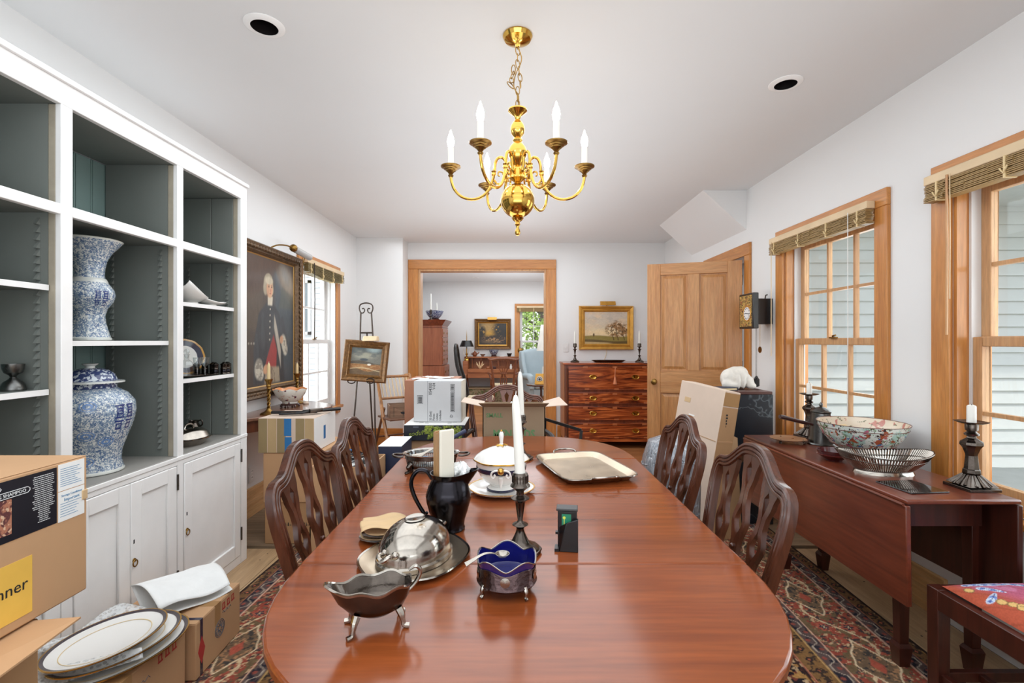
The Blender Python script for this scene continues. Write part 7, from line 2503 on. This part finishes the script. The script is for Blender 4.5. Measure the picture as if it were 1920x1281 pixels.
# dark stone pedestal block with sculpture and book
KX0, KX1, KY0, KY1 = 1.59, 1.87, 3.46, 3.80
mt = NT('black_veined_stone')
mt.set(.3, 0, .1)
v_ = mt.coord((1, 1, 1))
n_ = mt.noise(v_, 2.0, 4, .5, .5)
base_ = mt.ramp(n_.outputs['Fac'], [(.35, rgb(20, 26, 34)), (.7, rgb(36, 44, 52))])
mt.col(mt.mix(mt.ramp(n_.outputs['Fac'], [(.492, (0, 0, 0, 1)), (.497, (.35, .35, .35, 1)), (.502, (0, 0, 0, 1))]), base_, rgb(150, 160, 166)))
t = thing('stone_pedestal', 'square black veined pedestal with a red brown top beside the tall carton', 'pedestal', ((KX0 + KX1) / 2, (KY0 + KY1) / 2, 0))
a, b = (KX1 - KX0) / 2, (KY1 - KY0) / 2
MB().box(-a, a, -b, b, 0, .93).build('pedestal_block', mt.m, t, bev=.004)
MB().box(-a - .006, a - .008, -b - .004, b + .004, .931, .952).build('top_slab', plain('red_brown_slab', rgb(84, 52, 46), .35), t, bev=.002)
t = thing('marble_sculpture', 'crouching white marble animal sculpture on the black pedestal', 'sculpture', (1.685, 3.66, .953))
blobs = [((.0, .0, .075), (.088, .07, .075)), ((-.055, .0, .065), (.062, .07, .066)), ((.045, -.01, .088), (.060, .066, .062)), ((.088, -.035, .045), (.046, .050, .044)), ((-.075, -.04, .03), (.05, .035, .034)), ((.0, -.05, .05), (.026, .035, .055)), ((.035, -.06, .055), (.022, .028, .058)), ((.10, -.06, .022), (.04, .03, .022)), ((-.03, -.055, .025), (.06, .03, .024)), ((.05, .02, .02), (.07, .06, .022)), ((.112, -.01, .062), (.014, .02, .022)), ((.078, -.055, .082), (.012, .012, .018))]
mball = bpy.data.metaballs.new('marble_sculpture_form')
mball.resolution = mball.render_resolution = .011
for (c_, s_) in blobs:
    e_ = mball.elements.new(type='ELLIPSOID')
    e_.co = c_
    e_.size_x, e_.size_y, e_.size_z = s_[0] * 1.06, s_[1] * 1.1, s_[2] * 1.22
    e_.radius = 1.0
    e_.stiffness = 8
mo = bpy.data.objects.new('meta_tmp', mball)
COL.objects.link(mo)
bpy.context.view_layer.update()
me = bpy.data.meshes.new_from_object(mo.evaluated_get(bpy.context.evaluated_depsgraph_get()))
bpy.data.objects.remove(mo)
zs = [v.co.z for v in me.vertices]
z0 = min(zs)
for v in me.vertices:
    v.co.z = (v.co.z - z0) * 1.15
me.shade_smooth()
me.name = 'carved_animal'
so = bpy.data.objects.new('carved_animal', me)
COL.objects.link(so)
so.parent = t
me.materials.clear()
me.materials.append(M['marble'])
t = thing('book', 'flat dark blue book at the left edge of the black pedestal', 'book', (1.545, 3.56, .953), .25)
MB().box(-.10, .09, -.06, .06, 0, .004).box(-.10, .09, -.06, .06, .018, .022).box(.086, .09, -.06, .06, .004, .018).build('cover', plain('dark_blue_cloth', rgb(40, 46, 66), .6), t)
MB().box(-.095, .085, -.056, .056, .004, .018).build('pages', M['candle_y'], t)

# tall flat carton leaning behind the chairs
t = thing('flat_carton', 'tall flat tan carton leaning upright beside the black pedestal', 'box', (1.20, 3.02, 0), math.radians(0))
A0, B0, C0, D0 = Vector((.985, 3.32, 0)), Vector((1.085, 2.86, 0)), Vector((1.215, 2.90, 0)), Vector((1.115, 3.36, 0))
of = Vector((1.20, 3.02, 0))
tp = [Vector((1.165, 3.32, 1.045)), Vector((1.262, 2.86, 1.02)), Vector((1.372, 2.90, 1.0)), Vector((1.275, 3.36, 1.03))]
lw = [A0, B0, C0, D0]
MB().hexa([p - of for p in lw], [p - of for p in tp]).build('carton_body', M['card_p'], t, bev=.004)
# end face (towards the camera): darker board, seams, marker strokes
def endp(u, v, e=.0015):
    p = (B0 * (1 - u) + C0 * u) * (1 - v) + (tp[1] * (1 - u) + tp[2] * u) * v
    return p - of + Vector((.0, -e, 0))
def sidep(u, v, e=.0015):
    p = (B0 * (1 - u) + A0 * u) * (1 - v) + (tp[1] * (1 - u) + tp[0] * u) * v
    return p - of + Vector((-e, -e * .3, e * .2))


def quad(fn, u0, u1, v0, v1, name, mat, par, e=.0015):
    m = MB()
    vs = [fn(u0, v0, 0), fn(u1, v0, 0), fn(u1, v1, 0), fn(u0, v1, 0), fn(u0, v0, e), fn(u1, v0, e), fn(u1, v1, e), fn(u0, v1, e)]
    m.add(vs, [(0, 3, 2, 1), (4, 5, 6, 7), (0, 1, 5, 4), (1, 2, 6, 5), (2, 3, 7, 6), (3, 0, 4, 7)])
    return m.build(name, mat, par)


quad(endp, .02, .98, .01, .905, 'end_board', M['card_d'], t)
quad(endp, .02, .98, .912, .99, 'end_flap', M['card_t'], t, .003)
quad(endp, .05, .95, .700, .708, 'fold_line', M['card'], t, .0025)
for k, v0 in enumerate((.855, .838, .822, .806, .79)):
    quad(endp, .30 + .02 * k, .40 + .03 * (k % 2), v0, v0 + .010, 'marker_stroke', M['ink'], t, .0028)
quad(sidep, .15, .30, .52, .62, 'white_sticker', M['paperw'], t)
quad(sidep, .02, .98, .700, .704, 'fold_line', M['card_d'], t)
quad(sidep, .70, .84, .875, .905, 'torn_patch', M['kraft'], t)
quad(sidep, .55, .68, .80, .808, 'white_tear', M['paperw'], t)
o = MB().hexa([(1.40, 3.22, 0), (1.41, 3.18, 0), (1.54, 3.24, 0), (1.54, 3.28, 0)], [(1.42, 3.24, .70), (1.43, 3.20, .70), (1.52, 3.26, .66), (1.52, 3.30, .66)]).build('cardboard_sheet', M['card_d'], None)
tag(o, 'folded brown cardboard sheets standing between the tall carton and the black pedestal', 'cardboard')

# clear wrapped roll
t = thing('packing_roll', 'big roll of shiny clear plastic wrap behind the second right chair', 'roll', (.885, 2.70, 0))
ws = NT('shiny_plastic_wrap')
ws.set(.12, .55, .3)
vv = ws.coord((9, 9, 1.2))
nn = ws.noise(vv, 9, 4, .7, 1.0)
ws.col(ws.ramp(nn.outputs['Fac'], [(.3, rgb(110, 118, 130)), (.55, rgb(186, 192, 200)), (.7, rgb(232, 236, 240))]))
ws.bump(nn.outputs['Fac'], .7, .02)
rp_ = [(.0, .0), (.10, .0), (.135, .03), (.15, .12), (.152, .35), (.158, .52), (.150, .66), (.12, .755), (.05, .785), (0, .78)]
MB().lathe(rp_, 48, rfn=lambda aa, i: 1 + .02 * math.sin(9 * aa + i * 1.3)).build('wrap', ws.m, t)
for k in range(12):
    z = .10 + k * .05
    MB().tube([((.153 + .006 * math.sin(5 * q * PI / 20 + k)) * math.cos(q * PI / 20), (.153 + .006 * math.sin(5 * q * PI / 20 + k)) * math.sin(q * PI / 20), z + .02 * math.sin(q * PI / 10 + k)) for q in range(40)], .003, 5, True).build('wrap_fold', ws.m, t)

# dark frame leaning beyond the far right of the table
t = thing('dark_frame', 'empty black wooden frame leaning by the chest behind the far end of the table', 'frame', (.36, 3.55, 0))
c4 = [at(1022, 786, 3.5), at(1090, 807, 3.45), at(1072, 830, 3.35), at(1020, 830, 3.42)]
lo4 = [Vector((.18, 3.62, .0)), Vector((.46, 3.58, .0))]
off = Vector((.36, 3.55, 0))
MB().tube([c4[0] - off, c4[1] - off], .014, 4).build('frame_rail', M['blackw'], t)
MB().tube([c4[1] - off, Vector((.42, 3.40, .0)) - off], .014, 4).build('frame_rail', M['blackw'], t)
MB().tube([c4[0] - off, Vector((.22, 3.52, .0)) - off], .014, 4).build('frame_rail', M['blackw'], t)
MB().tube([Vector((.22, 3.52, .1)) - off, Vector((.42, 3.42, .1)) - off], .012, 4).build('frame_rail', M['blackw'], t)

# ================================================================ the parlour beyond
# highboy
HX0, HX1, HY0, HY1 = -1.93, -1.335, 9.45, 10.27
t = thing('highboy', 'tall wooden chest on chest by the left wall of the parlour', 'chest', ((HX0 + HX1) / 2, (HY0 + HY1) / 2, 0))
a, b = (HX1 - HX0) / 2, (HY1 - HY0) / 2
MB().box(-a, a - .03, -b, b, .84, 1.62).build('upper_case', M['highboy'], t, bev=.004)
MB().box(-a, a, -b - .02, b + .02, .12, .83).build('lower_case', M['highboy'], t, bev=.004)
MB().box(-a, a - .02, -b - .012, b + .012, 1.585, 1.60).build('string_moulding', M['chestwood'], t)
MB().hexa([(-a, -b, 1.62), (a - .03, -b, 1.62), (a - .03, b, 1.62), (-a, b, 1.62)], [(-a, -b - .07, 1.735), (a + .05, -b - .07, 1.735), (a + .05, b + .07, 1.735), (-a, b + .07, 1.735)]).build('cornice', M['chestwood'], t)
for x in (-a + .05, a - .05):
    for y in (-b + .05, b - .05):
        MB().taper((x, y), 0, .12, .05, .09).build('foot', M['chestwood'], t)
for z0_, z1_, xx in ((.87, 1.03, a - .03), (1.045, 1.21, a - .03), (1.225, 1.38, a - .03), (1.395, 1.56, a - .03), (.16, .37, a), (.385, .59, a), (.605, .81, a)):
    d = MB().box(xx, xx + .012, -b + .03, b - .03, z0_, z1_).build('drawer', M['highboy'], t, bev=.003)
    for y in (-.22, .22):
        MB().box(xx + .012, xx + .022, y - .035, y + .035, (z0_ + z1_) / 2 - .02, (z0_ + z1_) / 2 + .02).build('pull', M['oldbrass'], d)
t = thing('footed_bowl', 'patterned china bowl on top of the parlour chest', 'bowl', (-1.56, 9.75, 1.736))
MB().lathe([(0, 0), (.09, 0), (.10, .02), (.08, .04)], 24).build('wood_stand', M['rosewood'], t)
MB().lathe([(.07, .04), (.10, .05), (.16, .12), (.185, .19), (.18, .19), (.15, .12), (0, .06)], 32).build('bowl_wall', M['bluedark'], t)
for px, Y, h, lb in ((808, 9.51, .52, 'tall candlestick with candle in front of the patterned bowl on the parlour chest'), (819, 10.02, .38, 'shorter candlestick with candle behind the patterned bowl on the parlour chest')):
    round_stick(lb, (at(px, 590, Y).x, Y, 1.736), .20, M['silver_d'], h, (0, 0), .015)

# writing desk
EX0, EX1, EY0, EY1 = at(868, 700, 10.1).x, at(981, 700, 10.1).x, 10.05, 10.60
t = thing('writing_desk', 'open wooden writing desk against the far wall of the parlour', 'desk', ((EX0 + EX1) / 2, (EY0 + EY1) / 2, 0))
a, b = (EX1 - EX0) / 2, (EY1 - EY0) / 2
MB().box(-a + .1, a - .1, -b, b, .66, .73).build('writing_surface', M['desk'], t, bev=.004)
MB().box(-a, a, b - .22, b, .955, .985).build('top', M['desk'], t, bev=.004)
MB().box(-a + .1, a - .1, b - .03, b - .005, .73, .955).build('back', M['desk'], t)
for s in (-1, 1):
    MB().box(min(s * a, s * (a - .10)), max(s * a, s * (a - .10)), -b + .04, b, .62, .90).hexa([(min(s * a, s * (a - .10)), -b + .25, .90), (max(s * a, s * (a - .10)), -b + .25, .90), (max(s * a, s * (a - .10)), b, .90), (min(s * a, s * (a - .10)), b, .90)], [(min(s * a, s * (a - .10)), b - .22, .955), (max(s * a, s * (a - .10)), b - .22, .955), (max(s * a, s * (a - .10)), b, .955), (min(s * a, s * (a - .10)), b, .955)]).build('end_board', M['desk'], t, bev=.003)
    for y in (-b + .08, b - .06):
        MB().tube([(s * (a - .05), y, .62), (s * (a - .02), y - .03, .50), (s * (a - .06), y, .25), (s * (a - .06), y, .06), (s * (a - .04), y - .03, .0)], [.06, .055, .032, .025, .04], 10).build('leg', M['desk'], t)
for k in range(5):
    x = -a + .16 + k * .19
    MB().box(x, x + .012, b - .18, b - .03, .73, .955).build('pigeonhole_divider', M['desk'], t)
MB().box(-a + .1, a - .1, -b + .02, -b + .04, .55, .66).build('apron', M['desk'], t)
dz = .986
D = lambda px: at(px, 660, 10.45).x
t = thing('bouillotte_lamp', 'brass candelabra lamp with a black shade on the left of the desk', 'lamp', (at(875, 660, 10.35).x, 10.35, .91))
MB().lathe([(0, .0), (.06, 0), (.05, .02), (.02, .05), (.015, .10), (.03, .13), (.01, .16), (.008, .50), (0, .66)], 16).build('stem', M['brass'], t)
MB().lathe([(.10, .42), (.155, .29), (.150, .29), (.095, .42)], 32).build('lamp_shade', M['black'], t)
for s in (-1, 0, 1):
    MB().tube([(0, 0, .12), (s * .04 + .001, -.02, .09), (s * .065, -.03, .14)], .006, 6).lathe([(0, .14), (.018, .14), (.018, .15), (.01, .15), (.01, .25), (0, .25)], 10, (s * .065, -.03, 0)).build('candle_arm', M['candle'] if s else M['brass'], t)
t = thing('teapot', 'brown teapot on the desk top', 'teapot', (D(890), 10.47, dz))
MB().lathe([(0, 0), (.03, 0), (.055, .04), (.05, .08), (.02, .10), (.012, .12), (0, .13)], 16).tube([(.05, 0, .05), (.08, 0, .07), (.095, 0, .10)], .01, 6).tube([(-.05, 0, .07), (-.08, 0, .06), (-.05, 0, .03)], .008, 6).build('pot', plain('brown_teapot', rgb(132, 74, 46), .3), t)
t = thing('shell_dish', 'small pale oval dish on the desk top', 'dish', (D(905), 10.47, dz))
MB().lathe([(0, .02), (.02, .0), (.03, .02), (.055, .05), (.05, .052), (0, .03)], 18, (0, 0, 0), 1.1, .7).build('dish_wall', M['silver'], t)
t = thing('blue_bowl', 'blue and white bowl on a dark stand at the middle of the desk top', 'bowl', (D(926), 10.47, dz))
MB().lathe([(0, 0), (.06, 0), (.06, .02), (.045, .03)], 18).build('wood_stand', M['rosewood'], t)
MB().lathe([(.04, .03), (.06, .04), (.095, .10), (.112, .14), (.106, .14), (.08, .09), (0, .05)], 28).build('bowl_wall', M['bluedark'], t)
t = thing('lacquer_bowl', 'little black lacquer bowl with a white cloth on the desk top', 'bowl', (D(955), 10.45, dz))
MB().lathe([(0, 0), (.03, 0), (.05, .05), (.06, .07), (.05, .07), (0, .03)], 16).build('bowl_wall', M['black'], t)
MB().ball((0, 0, .05), .04, 10, 6, 1, .8, .6).build('cloth', M['paperw'], t)
t = thing('card', 'small white card lying on the desk top edge', 'card', (D(942), 10.42, dz))
MB().box(-.05, .04, -.03, .03, 0, .012).build('card_stock', M['paperw'], t)
t = thing('candlestick', 'brass candlestick with a round reflector at the right end of the desk', 'candlestick', (at(976, 660, 10.3).x, 10.3, .905))
MB().lathe([(0, 0), (.05, 0), (.04, .02), (.012, .05), (.01, .16), (0, .17)], 14).tube([(0, 0, .16), (-.01, 0, .30), (-.01, 0, .42)], .006, 6).build('stem', M['oldbrass'], t)
MB().ball((0, -.01, .21), .062, 16, 10, 1, .6, 1).build('reflector', M['oldbrass'], t)
t = thing('shell_ornament', 'cream coral ornament inside the open desk', 'ornament', (at(900, 690, 10.25).x, 10.25, .731))
m = MB()
for k in range(14):
    q = k * .9
    m.tube([(0, 0, .01), (.05 * math.cos(q), .03 * math.sin(q), .07), (.085 * math.cos(q), .05 * math.sin(q), .10 + .06 * math.sin(k * 2.3) ** 2)], [.018, .014, .004], 6)
m.build('coral_branch', plain('cream_coral', rgb(226, 196, 154), .6), t)
for k, (px, w_, h_, mt, nm, lb) in enumerate(((915, .035, .06, M['desk'], 'ink_pot', 'small brown pot inside the desk beside the coral'), (925, .06, .05, M['rosewood'], 'book', 'dark book lying inside the desk behind the chair'), (958, .025, .10, M['candle'], 'bottle', 'small pale bottle inside the desk at the right'))):
    t = thing(nm, lb, {'ink_pot': 'pot', 'book': 'book', 'bottle': 'bottle'}[nm], (at(px, 690, 10.22).x, 10.22, .731))
    if nm == 'book':
        MB().box(-w_, w_, -.04, .04, 0, h_).build('cover', mt, t, bev=.004)
    else:
        MB().lathe([(0, 0), (w_, 0), (w_ * 1.1, h_ * .5), (w_ * .6, h_ * .8), (w_ * .7, h_), (0, h_)], 14).build('pot_wall', mt, t)

p0, p1 = at(890, 598, YF), at(958, 655, YF)
w_, h_ = p1.x - p0.x, p0.z - p1.z
t = thing('landscape_painting', 'dark golden evening landscape above the parlour desk', 'painting', ((p0.x + p1.x) / 2, YF - .004, (p0.z + p1.z) / 2))
frame_bars(t, w_ - .16, h_ - .16, .08, .06, M['carved_g'], M['giltf'], .02)
canvas('painted_canvas', w_ - .16, h_ - .16, 90, 75, dusk, M['canvas'], t, (0, -.006, 0))
t = thing('picture_light', 'brass picture light above the dark evening landscape', 'picture light', ((p0.x + p1.x) / 2 - .01, YF - .07, p0.z + .01))
MB().hexa([(-.10, -.06, -.035), (.10, -.06, -.035), (.10, -.01, -.035), (-.10, -.01, -.035)], [(-.10, -.04, .02), (.10, -.04, .02), (.10, -.01, .02), (-.10, -.01, .02)]).tube([(0, -.02, .0), (0, .066, -.02)], .008, 6).build('shade', M['giltf'], t)

# desk chair with yoke crest, arms
t = thing('desk_chair', 'carved armchair with pierced splat in front of the parlour desk', 'chair', (at(944, 700, 9.2).x, 9.30, 0), 0)
cw = wood('walnut_chair', rgb(108, 60, 38), rgb(148, 90, 60), 'z', 1.5, .35, .2)
# back at -y side towards the camera; faces the desk (+y)
MB().tube([(-.30, -.10, .985), (-.24, -.10, .965), (-.12, -.10, .98), (0, -.10, .985), (.12, -.10, .98), (.24, -.10, .965), (.30, -.10, .985)], [.012, .024, .026, .028, .026, .024, .012], 8).build('crest_rail', cw, t)
for s in (-1, 1):
    MB().tube([(s * .20, .02, 0), (s * .19, .0, .42), (s * .215, -.06, .75), (s * .245, -.10, .965)], [.022, .026, .02, .02], 8).build('back_post', cw, t)
    MB().tube([(s * .225, .52, 0), (s * .25, .50, .20), (s * .235, .47, .42)], [.028, .022, .038], 8).build('leg', cw, t)
    MB().tube([(s * .215, -.05, .68), (s * .29, .10, .70), (s * .31, .28, .685), (s * .29, .33, .67)], [.018, .02, .022, .018], 8).build('arm', cw, t)
    MB().tube([(s * .29, .30, .675), (s * .25, .26, .56), (s * .255, .30, .44)], .018, 8).build('arm_support', cw, t)
MB().hexa([(-.2, 0, .40), (.2, 0, .40), (.27, .48, .40), (-.27, .48, .40)], [(-.2, 0, .45), (.2, 0, .45), (.27, .48, .45), (-.27, .48, .45)]).build('seat_frame', cw, t, bev=.004)
MB().hexa([(-.18, .02, .451), (.18, .02, .451), (.25, .46, .451), (-.25, .46, .451)], [(-.17, .03, .475), (.17, .03, .475), (.24, .45, .475), (-.24, .45, .475)]).build('seat', plain('cream_seat', rgb(220, 200, 164), .8), t, bev=.008)
m = MB()
for s in (-1, 1):
    m.tube([(s * .045, -.01, .46), (s * .06, -.03, .58), (s * .03, -.05, .68), (s * .085, -.07, .80), (s * .11, -.09, .90), (s * .09, -.10, .96)], [.02, .016, .016, .016, .018, .016], 6, flat=.6)
    m.tube([(s * .02, -.01, .46), (s * .018, -.04, .62), (s * .012, -.055, .72), (s * .035, -.08, .86), (s * .025, -.095, .96)], .012, 6, flat=.6)
m.tube([(-.06, -.055, .70), (.06, -.055, .70)], .016, 6)
m.build('splat', cw, t)

# tall backed dark chair seen from the side
t = thing('tall_back_chair', 'shiny dark tall backed chair seen from the side in the parlour', 'chair', (at(872, 720, 7.3).x, 7.3, 0), -PI / 2)
# faces +x after the turn; local front +y
for s in (-1, 1):
    MB().tube([(s * .20, -.04, 0), (s * .20, .02, .44), (s * .20, -.02, .70), (s * .19, -.10, .95), (s * .16, -.13, 1.18), (s * .10, -.135, 1.25)], [.022, .028, .028, .026, .024, .02], 8).build('back_post', M['blackw'], t)
    MB().tube([(s * .23, .44, 0), (s * .25, .43, .22), (s * .23, .41, .42)], [.026, .022, .040], 8).build('leg', M['chairwood_x'], t)
MB().tube([(-.10, -.135, 1.25), (0, -.14, 1.265), (.10, -.135, 1.25)], .022, 8).build('crest_rail', M['blackw'], t)
MB().grid(lambda u, v: ((u - .5) * (.16 + .10 * math.sin(PI * v * 1.5) ** 2), [.02, -.02, -.06, -.10, -.13, -.14][min(5, int(v * 5))] + 0 * u, .46 + v * .79), 4, 5).build('splat', M['blackw'], t, thick=.014)
MB().hexa([(-.21, 0, .40), (.21, 0, .40), (.26, .45, .40), (-.26, .45, .40)], [(-.21, 0, .45), (.21, 0, .45), (.26, .45, .45), (-.26, .45, .45)]).build('seat_frame', M['chairwood_x'], t, bev=.005)
MB().hexa([(-.19, .02, .451), (.19, .02, .451), (.24, .43, .451), (-.24, .43, .451)], [(-.17, .04, .48), (.17, .04, .48), (.22, .41, .48), (-.22, .41, .48)]).build('seat', plain('cream_seat_b', rgb(214, 194, 160), .8), t, bev=.008)

# wing chair
t = thing('wing_chair', 'pale blue upholstered wing chair under the parlour window', 'chair', (.62, 9.75, 0), math.radians(20))
bl_ = plain('pale_blue_upholstery', rgb(170, 184, 190), .9, var=.05, vs=4)
# local front is -y
MB().grid(lambda u, v: ((u - .5) * .66 * (1 - .06 * abs(2 * v - 1)), .26 + .13 * v, .40 + .72 * v + .05 * math.sin(PI * u) * v), 12, 10).build('backrest', bl_, t, thick=.12, sub=1)
for s in (-1, 1):
    MB().grid(lambda u, v: (s * (.33 + .02 * math.sin(PI * v)), .30 - u * (.26 - .12 * v) + .08 * v, .62 + v * .50), 8, 8).build('wing', bl_, t, thick=.08, sub=1)
    MB().tube([(s * .36, .22, .60), (s * .38, -.1, .62), (s * .38, -.30, .60), (s * .37, -.32, .40)], [.06, .065, .07, .05], 12).box(min(s * .30, s * .40), max(s * .30, s * .40), -.28, .28, .24, .58).build('arm', bl_, t)
    MB().taper((s * .30, -.26), 0, .24, .035, .05).build('leg', M['chairwood_x'], t)
    MB().taper((s * .28, .28), 0, .24, .035, .05).build('leg', M['chairwood_x'], t)
MB().box(-.32, .32, -.30, .28, .24, .38).build('seat_base', bl_, t, bev=.02)
MB().box(-.30, .30, -.33, .24, .382, .50).build('cushion', bl_, t, bev=.04)

# floor lamp
t = thing('floor_lamp', 'floor lamp with a pale cone shade beside the parlour window', 'lamp', (.68, 9.0, 0))
MB().lathe([(0, 0), (.14, 0), (.13, .02), (.03, .04), (.012, .06), (.012, 1.20), (0, 1.20)], 20).build('stand', M['oldbrass'], t)
MB().lathe([(.22, 1.14), (.14, 1.62), (.134, 1.62), (.214, 1.14)], 40, rfn=lambda aa, i: 1 + .012 * math.cos(40 * aa)).build('lamp_shade', plain('pleated_shade', rgb(232, 230, 222), .8), t)
MB().ball((0, 0, 1.35), .04, 12, 8).build('bulb', M['candle'], t)

# candle stand with frame
t = thing('tilt_top_table', 'small round dark table with a single stem in front of the wing chair', 'table', (.435, 7.2, 0))
MB().lathe([(0, .655), (.215, .655), (.222, .665), (.222, .675), (.21, .68), (0, .678)], 40).build('table_top', M['chairwood'], t)
MB().lathe([(0, .12), (.03, .12), (.04, .18), (.02, .26), (.016, .60), (.03, .655), (0, .656)], 18).build('stem', M['chairwood'], t)
for k in range(3):
    q = k * 2 * PI / 3 + .4
    MB().tube([(.02 * math.cos(q), .02 * math.sin(q), .16), (.12 * math.cos(q), .12 * math.sin(q), .13), (.20 * math.cos(q), .20 * math.sin(q), .03), (.24 * math.cos(q), .24 * math.sin(q), .012)], [.025, .022, .018, .02], 8).build('leg', M['chairwood'], t)
t = thing('framed_miniature', 'square gold framed round picture on the little round table', 'frame', (at(1012, 710, 7.15).x, 7.15, .679), -.15)
fr_ = MB().hexa([(-.075, -.03, .0), (.075, -.03, 0), (.075, .02, 0), (-.075, .02, 0)], [(-.06, -.005, .155), (.065, -.005, .155), (.065, .02, .155), (-.06, .02, .155)]).build('gold_frame', M['giltf'], t, bev=.004)
MB().lathe([(0, .0), (.046, 0), (.046, .004), (0, .005)], 28, M=T((0, -.021, .075), 0, PI / 2 + .16)).build('round_picture', M['paperw'], t)
MB().lathe([(.028, .004), (.036, .006), (.034, .007), (.028, .006)], 28, M=T((0, -.022, .075), 0, PI / 2 + .16)).lathe([(0, .004), (.018, .006), (0, .007)], 20, M=T((0, -.022, .075), 0, PI / 2 + .16)).build('dark_figure', M['inkgrey'], t)
round_stick('dark candlestick with a pale candle behind the gold frame on the round table', (at(1018, 700, 7.3).x, 7.28, .679), .12, M['iron'], .26, (0, 0), .016)

# painted trunk on the parlour floor
t = thing('painted_trunk', 'low olive painted trunk with leaf decoration by the parlour far wall', 'trunk', (-.56, 10.36, 0))
MB().box(-.36, .36, -.14, .14, .03, .30).build('trunk_body', motif('painted_leaf_trunk', rgb(150, 136, 104), [(16, .5, .56, rgb(92, 96, 56), .6), (26, .58, .62, rgb(116, 78, 60), .5)], .6, 0), t, bev=.005)
MB().box(-.37, .37, -.15, .15, .301, .335).build('lid', plain('trunk_lid', rgb(150, 128, 96), .5), t, bev=.005)
for x in (-.32, .32):
    for y in (-.10, .10):
        MB().taper((x, y), 0, .03, .05, .05).build('foot', M['chestwood'], t)

# lettering becomes plain mesh
bpy.context.view_layer.update()
dg = bpy.context.evaluated_depsgraph_get()
for o in [q for q in bpy.data.objects if q.type == 'FONT']:
    me = bpy.data.meshes.new_from_object(o.evaluated_get(dg))
    par, loc, rot, scl, mt = o.parent, o.location.copy(), o.rotation_euler.copy(), o.scale.copy(), o.data.materials[0]
    bpy.data.objects.remove(o)
    n = bpy.data.objects.new('lettering', me)
    COL.objects.link(n)
    n.parent, n.location, n.rotation_euler, n.scale = par, loc, rot, scl
    me.materials.clear()
    me.materials.append(mt)
